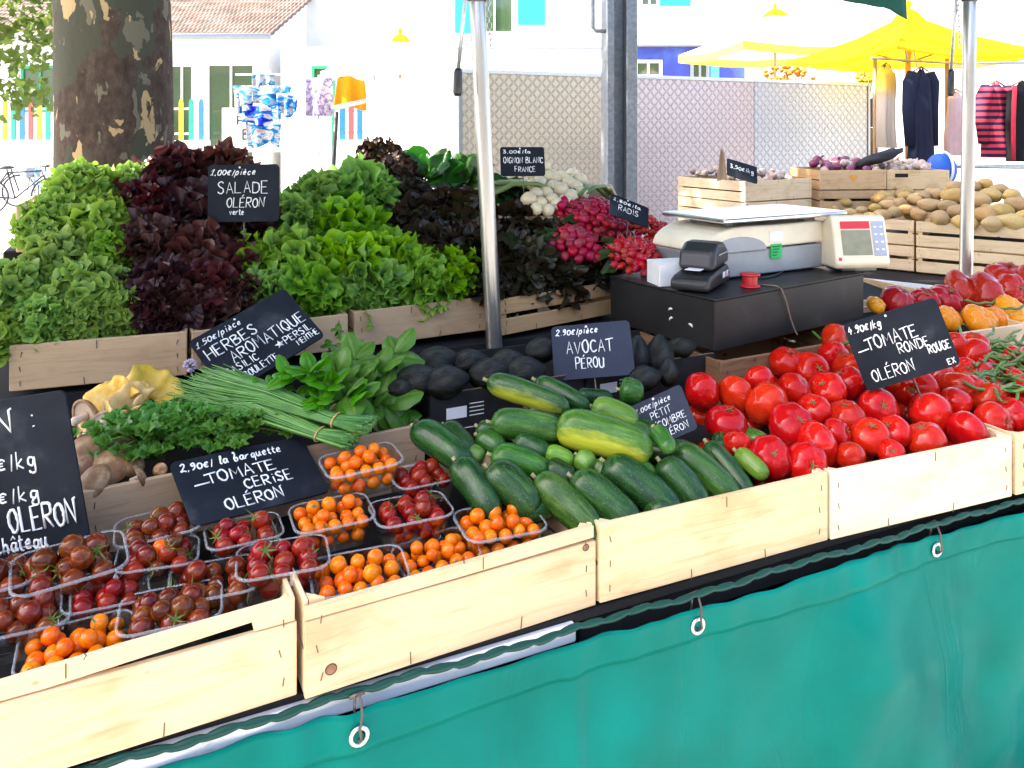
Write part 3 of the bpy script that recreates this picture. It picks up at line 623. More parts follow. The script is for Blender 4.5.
# ---------------------------------------------------------------- green beans
BEAN = pm('bean_skin', [(.3, (.06, .13, .02)), (.7, (.12, .22, .045))], 20, rough=.4, var=(.02, .1, .2))
def bean_mesh(s_):
    R_ = random.Random(s_); mb = MB(); n = 12; c1, c2 = R_.uniform(-.05, .05), R_.uniform(-.04, .04)
    pts = [(.075*(2*i/n-1), c1*(i/n-.5)**2*2, c2*(i/n-.5)**2*2+.003*math.sin(i*1.3+s_)) for i in range(n+1)]
    mb.tube(pts, [.0008 if i in (0,) else (.0012 if i == n else .0042*(1+.08*math.sin(i*2.2))) for i in range(n+1)], 7); return mb.mesh('green_bean', BEAN)
BM_ = [bean_mesh(i) for i in range(5)]
PG, PGN = plane(.42, .985, .8, 1.03)
for i in range(85):
    px, py = R.uniform(978, 1060), R.uniform(338, 392)
    c = hit(px, py, PG, PGN)+V((0, 0, R.uniform(-.02, .015)))
    M = Matrix.Translation(c) @ Matrix.Rotation(R.gauss(.5, .7), 4, 'Z') @ Matrix.Rotation(R.gauss(0, .18), 4, 'Y') @ Matrix.Rotation(R.uniform(0, 6), 4, 'X')
    tag(link('green_bean', R.choice(BM_), None, M), 'thin green bean in the loose heap at the right edge', 'bean', 'green beans heaped in their crate')
for (px, py, a) in ((985, 312, .25), (1010, 318, .1), (960, 345, .9), (990, 345, .7), (1000, 352, .2), (830, 352, -1.0)):
    c = hit(px, py, PG, PGN)+V((0, 0, .03)); tag(link('green_bean', BM_[px % 5], None, Matrix.Translation(c) @ Matrix.Rotation(a, 4, 'Z')), 'stray green bean lying over the heap edge near the yellow tomatoes', 'bean', 'stray green beans')
# ---------------------------------------------------------------- cucumbers
def cucmat(name, a, b_, c_, yellow=None, yz=0.):
    m, nt, N, L, b = newmat(name); setc(b, .24, .34)
    vec = coords(N, L, (6, 34, 34)); f = noi(N, L, vec, 2.6, 8, .68)
    r = ramp(N, [(.34, a), (.52, b_), (.70, c_)]); L.new(f, r.inputs[0]); col = hsv(N, L, r.outputs[0], .012, .03, .25)
    sp = noi(N, L, coords(N, L, (60, 60, 60)), 4.5, 3); r4 = ramp(N, [(.60, (0, 0, 0)), (.66, (1, 1, 1))]); L.new(sp, r4.inputs[0])
    m4 = N.new('ShaderNodeMix'); m4.data_type = 'RGBA'; k4 = N.new('ShaderNodeMath'); k4.operation = 'MULTIPLY'; k4.inputs[1].default_value = .35; L.new(r4.outputs[0], k4.inputs[0]); L.new(k4.outputs[0], m4.inputs[0]); L.new(col, m4.inputs[6]); m4.inputs[7].default_value = (.16, .22, .08, 1); col = m4.outputs[2]
    if yellow:   # pale ground spot where the fruit lay on the soil
        tc = N.new('ShaderNodeTexCoord'); sx = N.new('ShaderNodeSeparateXYZ'); L.new(tc.outputs['Object'], sx.inputs[0])
        ad = N.new('ShaderNodeMath'); ad.operation = 'MULTIPLY_ADD'; ad.inputs[1].default_value = -20
        yz_ = N.new('ShaderNodeMath'); yz_.operation = 'MULTIPLY_ADD'; yz_.inputs[1].default_value = .62; L.new(sx.outputs['Z'], yz_.inputs[0]); L.new(sx.outputs['Y'], yz_.inputs[2]); L.new(yz_.outputs[0], ad.inputs[0]); L.new(noi(N, L, coords(N, L, (9, 40, 40)), 2.0, 7, .65), ad.inputs[2])
        ab = N.new('ShaderNodeMath'); ab.operation = 'ABSOLUTE'; L.new(sx.outputs['X'], ab.inputs[0])
        a2 = N.new('ShaderNodeMath'); a2.operation = 'MULTIPLY_ADD'; a2.inputs[1].default_value = -3.0; L.new(ab.outputs[0], a2.inputs[0]); L.new(ad.outputs[0], a2.inputs[2])
        r2 = ramp(N, [(.42+yz, (0, 0, 0)), (.85+yz, (1, 1, 1))]); L.new(a2.outputs[0], r2.inputs[0])
        mx = N.new('ShaderNodeMix'); mx.data_type = 'RGBA'; L.new(r2.outputs[0], mx.inputs[0]); L.new(col, mx.inputs[6]); mx.inputs[7].default_value = (*yellow, 1); col = mx.outputs[2]
    L.new(col, b.inputs['Base Color']); bump(N, L, b, f, .5, .0025); return m
CUD = cucmat('cucumber_dark', (.006, .028, .007), (.015, .062, .011), (.045, .12, .022))
CUM = cucmat('cucumber_mid', (.014, .058, .007), (.032, .11, .012), (.085, .20, .026))
CUL = cucmat('cucumber_light', (.06, .15, .018), (.10, .22, .022), (.18, .30, .04))
CUY = cucmat('cucumber_ground_spot', (.022, .085, .008), (.045, .14, .012), (.10, .21, .025), (.40, .42, .03), .17)
CUY2 = cucmat('cucumber_dark_spot', (.012, .045, .012), (.02, .07, .014), (.05, .11, .02), (.36, .38, .03), .12)
CTIP = plain('cucumber_tip', (.32, .30, .14), .7, .2)
def cucumber(A, B, r, mat, lab, bend=.012, group='cucumbers in the crate', face=None, seed=0):
    R_ = random.Random(seed); ax = B-A; L_ = ax.length+1.2*r; x = ax.normalized(); up = face or V((0, -.35, 1)); y = up.cross(x).normalized(); z = x.cross(y)
    M = Matrix((x, y, z)).transposed().to_4x4(); M.translation = (A+B)/2
    mb = MB(); n = 22; ring = 18; vs = []; fs = []; of = V((seed*3.1, 0, 0))
    for i in range(n+1):
        q = i/n; s_ = -1+2*q; e = (1-abs(s_)**4.4)**.5 if abs(s_) < 1 else 0
        xx = math.sin(s_*PI/2)*L_/2 if False else s_*L_/2
        rr = r*max(e, .03)*(1-.10*s_)
        for k in range(ring):
            a = 2*PI*k/ring; d = V((0, math.cos(a), math.sin(a)))
            rj = rr*(1+.025*math.cos(3*a+seed)+.05*noise.noise(V((xx*30, d.y*1.2, d.z*1.2))+of))
            vs.append(V((xx, d.y*rj+bend*(1-s_*s_)-bend*.6, d.z*rj)))
    for i in range(n):
        for k in range(ring): fs.append((i*ring+k, i*ring+(k+1) % ring, (i+1)*ring+(k+1) % ring, (i+1)*ring+k))
    fs.append(tuple(range(ring))[::-1]); fs.append(tuple(n*ring+k for k in range(ring)))
    mb.add(vs, fs); o = mb.build('cucumber', mat, None, M); fixn(o); tag(o, lab, 'cucumber', group)
    mb = MB(); mb.tube([(-L_/2+.003, -bend*.5, 0), (-L_/2-.004, -bend*.5, .001), (-L_/2-.009, -bend*.55, .002)], [.0055, .004, .0045], 8); mb.build('stalk', CTIP, o)
    return o
PC, PCN = plane(0, .872, .42, 1.015)
def lift(p, h): return p + PCN*h
CUC = [  # ax,ay,bx,by,r,material,lift,label
 (560, 424, 650, 450, 20, CUY, .035, 'largest cucumber with a long yellow belly, on top of the heap'), (493, 422, 562, 430, 15, CUM, .02, 'dark cucumber lying level left of the yellow bellied one'),
 (489, 381, 568, 408, 12.5, CUY2, .03, 'dark cucumber with a narrow yellow streak in front of the avocado tray'), (537, 381, 588, 407, 10, CUD, .02, 'slim dark cucumber behind the yellow streaked one'),
 (622, 390, 640, 393, 13, CUM, .02, 'round ended cucumber just below the avocado board'), (594, 407, 636, 422, 14, CUL, .02, 'matt light green cucumber behind the largest one'),
 (578, 396, 612, 399, 9, CUD, .0, 'shaded cucumber under the avocado board'), (538, 480, 592, 518, 18, CUM, .012, 'front row cucumber with a pointed pale green end'),
 (574, 479, 632, 512, 19, CUD, .012, 'front row dark cucumber with a dry stalk end'), (607, 464, 672, 501, 20, CUD, .014, 'front row dark cucumber third from the left'),
 (490, 471, 530, 494, 20, CUD, .012, 'front row dark cucumber above the orange tomato punnet'), (494, 455, 545, 470, 15, CUM, .01, 'mid green cucumber behind the leftmost front cucumbers'),
 (517, 441, 548, 456, 13, CUD, .0, 'shaded cucumber under the level dark one'), (547, 453, 572, 461, 10, CUL, .005, 'small light green cucumber in the middle of the heap'),
 (580, 458, 590, 466, 11.5, CUL, .005, 'stubby bright green cucumber below the largest one'), (597, 465, 606, 474, 10, CUM, .0, 'stubby mid green cucumber right of the bright green one'),
 (548, 468, 572, 480, 13, CUD, .0, 'dark cucumber tucked behind the front row'), (417, 428, 468, 464, 16, CUD, .0, 'leftmost dark cucumber leaning towards the dark red punnets'),
 (446, 428, 470, 454, 13, CUD, .0, 'second dark cucumber from the left by the cardboard tray'), (458, 464, 490, 496, 17, CUD, .008, 'dark cucumber above the front orange punnet pair'),
 (480, 428, 494, 436, 10, CUD, .0, 'small dark cucumber in front of the tray label'), (480, 437, 502, 450, 12, CUM, .0, 'small mid green cucumber at the left of the heap'),
 (470, 452, 482, 458, 9, CUL, .0, 'small light cucumber between the dark left ones'), (662, 464, 704, 496, 17, CUD, .016, 'dark cucumber right of the front row middle'),
 (676, 450, 732, 485, 17, CUM, .014, 'dark cucumber with a rough skin below the PETIT board'), (708, 445, 748, 482, 12, CUD, .006, 'slim dark cucumber next to the red tomatoes'),
 (738, 453, 766, 476, 10, CUL, .008, 'short bright green cucumber touching the red tomatoes'), (656, 430, 671, 450, 9, CUM, .055, 'small cucumber standing before the PETIT board'),
 (638, 470, 652, 480, 12, CUM, .0, 'short cucumber under the right end of the largest one'), (530, 408, 560, 418, 12, CUD, .0, 'hidden dark cucumber between the two upper left ones'),
 (625, 430, 648, 438, 13, CUM, .0, 'mid green cucumber behind the tip of the largest one'), (505, 478, 516, 486, 12, CUL, -.012, 'light cucumber low in the gap of the front row')]
for i, (ax, ay, bx, by, r_, mt, h, lab) in enumerate(CUC):
    A, B = lift(hit(ax, ay, PC, PCN), h), lift(hit(bx, by, PC, PCN), h); Y = (A.y+B.y)/2; r3 = r_*Y/F*.98
    # keep the picture place: slide along the ray after lifting
    A = hit(ax, ay, PC+PCN*h, PCN); B = hit(bx, by, PC+PCN*h, PCN)
    fr_ = i in (7, 8, 9, 10, 19, 23, 24, 25); r3 *= .96 if fr_ else 1.0
    A = A+(B-A).normalized()*min(r3*.4, (B-A).length*.3)*1; B = B-(B-A).normalized()*min(r3*.4, (B-A).length*.3)
    if fr_:
        B = B+(B-A)*.22; tt = (B-O0).dot(W)
        if tt < .045: B = B+W*(.045-tt)
        B.z -= .022
    cucumber(A, B, r3, mt, lab, bend=.006 if r_ > 14 else .002, seed=i+1)
R = random.Random(8)
for i in range(16):
    s_ = R.uniform(.47, 1.06); t_ = R.uniform(.05, .36); c = S(s_, t_, .855+.30*t_); d = V((R.uniform(-.4, 1), R.uniform(-.6, .2), 0)).normalized()*.05
    cucumber(c-d, c+d, .026, CUD if i % 3 else CUM, 'dark cucumber in the shadowed under layer of the cucumber heap', .003, 'cucumbers under the top layer', seed=70+i)
# ---------------------------------------------------------------- avocados
AVO = pm('avocado_skin', [(.3, (.002, .003, .002)), (.6, (.005, .006, .003)), (.75, (.014, .013, .007))], 6, rough=.24, spec=.34, bp=.4, bscale=16, bd=.02, var=(.02, .2, .3))
def avo(seed):
    mb = MB()
    def fn(d, p, th, ph):
        k = 1-.38*max(0, d.z)**1.2; return V((d.x*.74*k, d.y*.74*k, d.z*1.05))
    mb.sph((0, 0, 0), 1, 22, 14, 0, fn); return mb.mesh('avocado', AVO)
AVM = avo(0)
AN = U.cross((S(0, .8, 1.11)-S(0, .46, 1.035))).normalized(); AP = S(0, .46, 1.035)
for i, (px, py, a, b_, lab) in enumerate([(418, 381, 24, 14, 'leftmost avocado over the tray corner'), (446, 382, 24, 15, 'avocado second from the left in the front row'), (438, 362, 22, 12, 'flat lying avocado in the back left row'), (470, 362, 18, 13, 'avocado behind the tray label'), (490, 374, 22, 16, 'big avocado above the long streaked cucumber'), (508, 362, 18, 12, 'avocado half hidden behind the front ones'), (525, 372, 22, 19, 'wrinkled avocado left of the avocado board'), (543, 350, 18, 16, 'avocado behind the left edge of the avocado board'),
        (637, 356, 16, 20, 'avocado right of the avocado board'), (659, 356, 17, 21, 'upright avocado before the black cash box'), (682, 347, 16, 12, 'rightmost avocado before the black cash box'), (645, 378, 18, 14, 'avocado low beside the avocado board'), (668, 372, 14, 14, 'avocado by the cut tray flap'), (600, 350, 18, 16, 'avocado hidden behind the avocado board'), (575, 350, 18, 16, 'second avocado hidden behind the avocado board'), (402, 388, 14, 10, 'avocado end peeping past the basil')]):
    c = hit(px, py, AP, AN); sc = max(a, b_)*c.y/F
    d = V((1, .3, .1)) if a > b_ else V((.1, .3, 1))
    M = Matrix.Translation(c) @ rot_to(d.normalized(), i) @ Matrix.Scale(sc*.98, 4)
    tag(link('avocado', AVM, None, M), lab, 'avocado', 'avocados in the black trays')
# ---------------------------------------------------------------- punnets with cherry tomatoes
m, nt, N, L, b = newmat('clear_plastic')
for n_ in list(N):
    if n_.type == 'BSDF_PRINCIPLED': N.remove(n_)
tr = N.new('ShaderNodeBsdfTransparent'); tr.inputs[0].default_value = (.93, .94, .95, 1); gl = N.new('ShaderNodeBsdfGlossy'); gl.inputs['Roughness'].default_value = .08
fr = N.new('ShaderNodeLayerWeight'); fr.inputs['Blend'].default_value = .25; mx = N.new('ShaderNodeMixShader')
mr = N.new('ShaderNodeMapRange'); mr.inputs['To Min'].default_value = .09; mr.inputs['To Max'].default_value = .8; L.new(fr.outputs['Facing'], mr.inputs['Value']); L.new(mr.outputs[0], mx.inputs[0])
L.new(tr.outputs[0], mx.inputs[1]); L.new(gl.outputs[0], mx.inputs[2]); L.new(mx.outputs[0], N['Material Output'].inputs['Surface'])
CLEAR = m
m, nt, N, L, b = newmat('clear_plastic_rim'); setc(b, .15, .6); b.inputs['Base Color'].default_value = (.6, .62, .64, 1); tr = N.new('ShaderNodeBsdfTransparent'); mx = N.new('ShaderNodeMixShader'); mx.inputs[0].default_value = .30
L.new(tr.outputs[0], mx.inputs[1]); L.new(b.outputs[0], mx.inputs[2]); L.new(mx.outputs[0], N['Material Output'].inputs['Surface'])
RIMM = m
def rrect(w_, d, r, n=6):
    o = []
    for (cx, cy, a0) in ((w_/2-r, d/2-r, 0), (-w_/2+r, d/2-r, 90), (-w_/2+r, -d/2+r, 180), (w_/2-r, -d/2+r, 270)):
        for k in range(n+1): a = math.radians(a0+90*k/n); o.append((cx+r*math.cos(a), cy+r*math.sin(a)))
    return o
def punnet_mesh(w_=.165, d=.115, h=.062):
    mb = MB(); prof = [(.80, 0), (.84, .003), (.93, h*.62), (1, h)]
    rings = []; 
    for k, z in prof: rings.append([V((x*k, y*k, z)) for x, y in rrect(w_, d, .026)])
    n = len(rings[0]); vs = [p for r_ in rings for p in r_]
    # vertical ribs of the clear wall
    for j in (1, 2):
        for i in range(n): vs[j*n+i] *= 1
    fs = [(j*n+i, j*n+(i+1) % n, (j+1)*n+(i+1) % n, (j+1)*n+i) for j in range(len(rings)-1) for i in range(n)] + [tuple(range(n))[::-1]]
    mb.add(vs, fs); me = mb.mesh('punnet', CLEAR)
    mb = MB(); vs = []; n2 = n
    for (o_, z) in ((0, h-.0005), (.003, h+.0012), (.009, h+.0008), (.0105, h-.003)): vs += [V((x, y, z)) for x, y in rrect(w_+o_, d+o_, .026+o_/2)]
    mb.add(vs, [(j*n2+i, j*n2+(i+1) % n2, (j+1)*n2+(i+1) % n2, (j+1)*n2+i) for j in range(3) for i in range(n2)]); me2 = mb.mesh('punnet_rim', RIMM)
    return me, me2
PME, PRIM = punnet_mesh()
CHM = {}
for nm, mt in (('o', CHO), ('b', CHB), ('r', CHR)): CHM[nm] = [tomato_mesh(40+i, 5, .008, .95 if nm == 'o' else (.98+.08*(i % 3)), .06, .02).mesh('cherry_tomato', mt) for i in range(3)]
CHC = {'o': [calyx_mesh(60+i, 5, .55, .92, .07, .3, curl=.5).mesh('calyx', CALYX) for i in range(3)], 'b': [calyx_mesh(70+i, 6, .95, .94, .10, .35, curl=.9).mesh('calyx', CALYX) for i in range(3)]}
CHC['r'] = CHC['b']
RP, RPN = plane(.05, .872, .40, .965)
NAMEK = {'o': 'orange', 'b': 'brown red', 'r': 'glossy dark red', 'm': 'orange and red'}
def punnet(px, py, kind, where, rot=0, sc=1.0, dz=0, tilt=(0, 0), cal=.3, seed=0, under=True):
    R_ = random.Random(seed+100); c = hit(px, py, RP+V((0, 0, dz)), RPN)
    M = Matrix.Translation(c) @ Matrix.Rotation(TH+rot, 4, 'Z') @ Matrix.Rotation(.07+tilt[0], 4, 'X') @ Matrix.Rotation(tilt[1], 4, 'Y') @ Matrix.Scale(sc, 4) @ Matrix.Translation((0, 0, -.062))
    root = link('punnet', PME, None, M); tag(root, 'clear punnet of %s cherry tomatoes %s' % (NAMEK[kind], where), 'punnet', 'clear plastic punnets'); link('rim', PRIM, root)
    base = .0142 if kind in 'o' else .0196
    lab = '%s cherry tomato in the punnet %s' % (NAMEK[kind].split(' ')[-1] if kind != 'm' else 'mixed', where); grp = lab.replace('tomato', 'tomatoes', 1)
    pts = []
    nx, ny = (5, 3) if kind == 'o' else (3, 3); pit = .0296 if kind == 'o' else .046
    for j in range(ny):
        for i in range(nx):
            pts.append((V(((i-(nx-1)/2)*pit+R_.uniform(-.003, .003), (j-1)*.0325+R_.uniform(-.003, .003), .048+R_.uniform(-.004, .005))), 1))
    for j in range(2):
        for i in range(3 if j else 2):
            if R_.random() < .82: pts.append((V(((i-(1 if j else .5))*.037+R_.uniform(-.006, .006), (j-.5)*.033+R_.uniform(-.004, .004), .067+R_.uniform(-.003, .005))), 1))
    if under and kind == 'o':
        for i in range(4): pts.append((V(((i-1.5)*.032, -.036, .021)), 0))
        for i in (-1, 1): pts.append((V((i*.057, -.004, .021)), 0)); 
    elif under and seed in (3, 8, 10, 14):
        for i in range(2): pts.append((V(((i-.5)*.05, -.030, .022)), 0))
    for (p, top) in pts:
        k = kind if kind != 'm' else R_.choice('obr')
        r_ = base*R_.uniform(.9, 1.12); d = V((R_.gauss(0, .6), R_.gauss(-.2, .6), R_.uniform(.1, 1))).normalized()
        Mt = M @ Matrix.Translation(p) @ rot_to(d, R_.uniform(0, 6)) @ Matrix.Scale(r_, 4)
        o = link('cherry_tomato', R_.choice(CHM[k]), None, Mt); tag(o, lab, 'cherry tomato', grp)
        if top and R_.random() < cal: link('calyx', R_.choice(CHC[k]), o)
PUN = [(76, 641, 'o', 'in front, against the sprung slat', .02, .88, .004), (171, 606, 'b', 'with star shaped green stalks in front', -.08, .86, .008), (18, 614, 'b', 'cut by the left edge of the picture', .05, .8, .006),
       (70, 561, 'b', 'raised under the large Château board', .12, .95, .018), (-20, 575, 'b', 'just outside the left picture edge', 0, .95, .0), (106, 590, 'r', 'beside the punnet with star shaped stalks', .05, .72, -.006),
       (158, 553, 'm', 'between the mushroom crate and the front', -.1, .74, .004), (158, 524, 'b', 'at the back against the mushroom crate', .0, .80, .004), (214, 578, 'b', 'below the left end of TOMATE CERISE', -.1, .80, .002),
       (244, 530, 'r', 'right below the words TOMATE CERISE', .02, .74, .006), (283, 556, 'r', 'heaped high beside the knotty crate', -.12, .86, .022), (332, 512, 'o', 'touching the right corner of TOMATE CERISE', .0, .84, .010),
       (359, 570, 'o', 'at the front of the knotty crate', -.12, .92, .006), (361, 459, 'o', 'propped against the chives bundle', .02, .88, .035), (411, 508, 'r', 'in the middle of the knotty crate', -.02, .84, .012),
       (422, 474, 'r', 'below the leftmost cucumbers', .1, .74, .008), (500, 520, 'o', 'against the foremost cucumbers', -.04, .92, .010), (436, 552, 'o', 'sunk behind the thin top slat', .08, .84, -.012)]
for i, (px, py, k, wh, rot, sc, dz) in enumerate(PUN):
    punnet(px, py, k, wh, rot, sc, dz, (R.uniform(-.05, .05), R.uniform(-.06, .06)), .16 if k == 'o' else .3, seed=i)
# ================================================================ leafy salads
L_GRN = leafmat('salad_leaf_light', (.24, .36, .06), (.11, .27, .014), (.32, .50, .05), .34, .42)
L_CUR = leafmat('salad_leaf_green', (.16, .28, .06), (.065, .20, .012), (.25, .47, .045), .34, .42)  # pale leaf edges, lightened further as painted edge light
L_RED = leafmat('salad_leaf_red', (.14, .17, .04), (.040, .011, .012), (.085, .022, .020), .2, .32, (.02, .15, .35))
L_OAK = leafmat('oak_leaf', (.09, .13, .03), (.028, .040, .012), (.034, .020, .012), .18, .38, (.03, .2, .35))
L_BRN = leafmat('brown_leaf', (.10, .09, .02), (.05, .035, .012), (.03, .012, .009), .18, .45, (.03, .2, .3))
L_CHD = leafmat('chard_leaf', (.20, .28, .10), (.02, .085, .008), (.018, .075, .008), .28, .32)
def leaf(mb, M, L_, Wd, curl, cup, frill, nf, R_, nu=8, nv=7, lobes=0, tipw=.72):
    ph = R_.uniform(0, 6.28); p2 = R_.uniform(0, 6.28); tw = R_.uniform(-.35, .35)
    path = [(0, 0)]; a = 0
    for j in range(nv):
        a = curl*((j+.5)/nv)**1.4; y, z = path[-1]; path.append((y+math.cos(a)*L_/nv, z-math.sin(a)*L_/nv))
    def fn(u_, v_):
        j = min(nv, int(round(v_*nv))); y, z = path[j]; s_ = 2*u_-1
        wd = Wd*(.16+.84*min(1, (v_/tipw))**.9)*(1 if v_ < tipw else math.sqrt(max(0.05, 1-((v_-tipw)/(1.02-tipw))**2.2)))
        if lobes: wd *= 1-.32*max(0, math.sin(v_*lobes*PI))**2*(v_ > .2)
        e = max(abs(s_), v_**2.2)**1.7
        rf = frill*e*(math.sin(nf*(v_*1.3+abs(s_)*.5)*6+ph+s_*2.5)+.7*math.sin(nf*9*v_+nf*4*s_+p2))
        x = s_*wd; zz = z+cup*wd*s_*s_+rf; yy = y+.6*frill*e*math.sin(nf*6*s_+p2+v_*3)
        x += tw*zz*.5
        return M @ V((x+.5*rf, yy, zz))
    mb.grid(fn, nu, nv, 0, lambda u_, v_: min(1, .12+.88*max(abs(2*u_-1)*min(1, v_+.25), v_**1.3)))
def head_mesh(name, mat, seed, n, Rr, L_, Wd, frill, nf, cup=.25, lobes=0, open_=1.0, nu=8, nv=7, curl=1.3, tipw=.72):
    R_ = random.Random(seed); mb = MB()
    for k in range(n):
        q = (k+.5)/n; az = k*2.39996+R_.uniform(-.3, .3); inc = (.12+1.42*q**.85)*open_+R_.uniform(-.12, .12)     # 0 upright .. ~1.5 flat
        ll = L_*(.62+.42*q)*R_.uniform(.85, 1.15)
        base = V((0, .01+Rr*.12*q, -.01*q))
        M = Matrix.Rotation(az, 4, 'Z') @ Matrix.Translation(base) @ Matrix.Rotation(PI/2-inc, 4, 'X') @ Matrix.Rotation(R_.uniform(-.3, .3), 4, 'Y')
        leaf(mb, M, ll, Wd*R_.uniform(.8, 1.2)*(.7+.4*q), curl*R_.uniform(.5, 1.2)*(1.0-.25*q), cup*R_.uniform(-.3, 1.2), frill*R_.uniform(.7, 1.3), nf, R_, nu, nv, lobes, tipw)
    return mb.mesh(name, mat)
def frill_mesh(name, mat, seed, n, r0, L_, Wd, frill, nf, cup=.3, lobes=0, nu=7, nv=6, curl=1.6, tipw=.7, squash=.8):
    """a head of salad: ruffled leaf ends crowding out over a dome"""
    R_ = random.Random(seed); mb = MB()
    for k in range(n):
        q = (k+.5)/n; az = k*2.39996+R_.uniform(-.25, .25); el = PI/2-(1.78*q**.62)+R_.uniform(-.12, .12)
        d = V((math.cos(az)*math.cos(el), math.sin(az)*math.cos(el), math.sin(el)*squash))
        y = (d*.9+V((0, 0, .28))+V((R_.gauss(0, .25), R_.gauss(0, .25), R_.gauss(0, .2)))).normalized()
        x = y.cross(d+V((R_.gauss(0, .5), R_.gauss(0, .5), 0))); x = x.normalized() if x.length > .05 else y.orthogonal().normalized()
        t_ = V((-math.sin(az), math.cos(az), 0)); x = (t_*.8+x*.5+V((R_.gauss(0, .4), R_.gauss(0, .4), R_.gauss(0, .4)))); x = (x-y*x.dot(y)).normalized()
        M = Matrix((x, y, x.cross(y))).transposed().to_4x4(); M.translation = d*r0*R_.uniform(.75, 1.1)
        leaf(mb, M, L_*R_.uniform(.75, 1.25), Wd*R_.uniform(.75, 1.25), curl*R_.uniform(.3, 1.2), cup*R_.uniform(-.3, 1.3), frill*R_.uniform(.7, 1.3), nf, R_, nu, nv, lobes, tipw)
    return mb.mesh(name, mat)
def ruffle_head(name, mat, seed, n, r0, rd, k, amp, squash=.95, na=20, nr=4, lobe=0, tilt=.55):
    """salad head: crinkled rounded leaf ends packed over a dome"""
    R_ = random.Random(seed); mb = MB()
    for q_ in range(n):
        q = (q_+.5)/n; az = q_*2.39996+R_.uniform(-.3, .3); el = PI/2-(1.85*q**.60)+R_.uniform(-.12, .12)
        d = V((math.cos(az)*math.cos(el), math.sin(az)*math.cos(el), math.sin(el)*squash)).normalized()
        nrm = (d+V((R_.gauss(0, tilt), R_.gauss(0, tilt), R_.gauss(.15, tilt)))).normalized()
        x = nrm.orthogonal().normalized(); x = Matrix.Rotation(R_.uniform(0, 6.28), 3, nrm) @ x; y = nrm.cross(x)
        c = V((d.x, d.y, d.z*squash))*r0*R_.uniform(.78, 1.12); r_ = rd*R_.uniform(.7, 1.25); ph, p2, p3 = R_.uniform(0, 6), R_.uniform(0, 6), R_.uniform(0, 6); kk = k+R_.choice((-1, 0, 1))
        el_ = R_.uniform(.75, 1.3); fold = R_.uniform(.1, .7)
        vs = [c]; at_ = [0.05]
        for j in range(1, nr+1):
            rr = (j/nr)**.8
            for i in range(na):
                a = 2*PI*i/na; e = rr**3
                rad = r_*rr*(1+lobe*math.cos(5*a+p3)*rr+.10*math.sin(3*a+p2))
                z = r_*(amp*e*(math.sin(kk*a+ph)+.55*math.sin((kk-2)*a+p2))+.35*rr*rr*R_.uniform(.9, 1.1)*(1 if fold < .4 else -.6)+fold*.6*rr*rr*math.cos(a+p3)**2)
                a2 = a+.22*amp*e*math.sin(kk*a+p2)
                vs.append(c+x*rad*math.cos(a2)*el_+y*rad*math.sin(a2)/el_+nrm*z); at_.append(.1+.9*rr)
        fs = [(0, 1+i, 1+(i+1) % na) for i in range(na)]
        for j in range(nr-1):
            for i in range(na): fs.append((1+j*na+i, 1+j*na+(i+1) % na, 1+(j+1)*na+(i+1) % na, 1+(j+1)*na+i))
        mb.add(vs, fs, 0, at_)
    return mb.mesh(name, mat)
HG = [ruffle_head('salad_head', L_GRN, i, 170, .088, .0235, 5, .30, na=30, nr=5) for i in range(3)]
HC = [ruffle_head('salad_head', L_CUR, 10+i, 78, .086, .044, 9, .17, na=60, nr=6, tilt=.7) for i in range(3)]
HR = [ruffle_head('salad_head', L_RED, 20+i, 80, .085, .043, 7, .20, na=48, nr=6, tilt=.7) for i in range(3)]
HO = [ruffle_head('salad_head', L_OAK, 30+i, 85, .086, .040, 6, .18, na=44, nr=6, lobe=.24, tilt=.7) for i in range(3)]
HB = [ruffle_head('salad_head', L_BRN, 40+i, 120, .085, .026, 4, .30, na=24, lobe=.28) for i in range(2)]
PS, PSN = plane(.93, 1.125, 1.45, 1.43)
R = random.Random(3)
def head(px, py, d, meshes, lab, grp, lift_=0., name='salad_head', base=.230):
    c = hit(px, py, PS+PSN*lift_, PSN); s_ = d*c.y/F/base
    nrm = (PSN*1.0+V((-.10, -.18, .25))+V((R.gauss(0, .18), R.gauss(0, .18), 0))).normalized()
    M = Matrix.Translation(c-nrm*(.045*s_)) @ rot_to(nrm, R.uniform(0, 6.28)) @ Matrix.Scale(s_, 4)
    return tag(link(name, R.choice(meshes), None, M), lab, 'salad', grp)
g1 = 'light green frilly salads'; g2 = 'dark red salads'; g3 = 'green curly salads'; g4 = 'dark oak leaf salads'
for px, py, d, lab in [(84, 186, 95, 'light green salad at the foot of the tree trunk, topmost of its pile'), (128, 184, 70, 'small light green salad beside the dark red ones, top row'), (46, 216, 70, 'light green salad over the bright side of the upper crate'), (92, 222, 100, 'full light green salad in the second row under the topmost one'),
                       (60, 258, 95, 'light green salad in the middle of the left pile'), (108, 252, 70, 'light green salad bordering the dark red ones, middle row'), (20, 288, 92, 'light green salad cut by the left picture edge'), (74, 288, 108, 'largest light green salad in the lower row'),
                       (114, 306, 75, 'light green salad in the right front corner of the left crate'), (34, 318, 80, 'light green salad in the left front corner of the left crate'), (78, 320, 64, 'light green salad hanging over the front board of the left crate'), (-25, 330, 90, 'light green salad just beyond the left picture edge')]:
    head(px, py, d, HG, lab, g1)
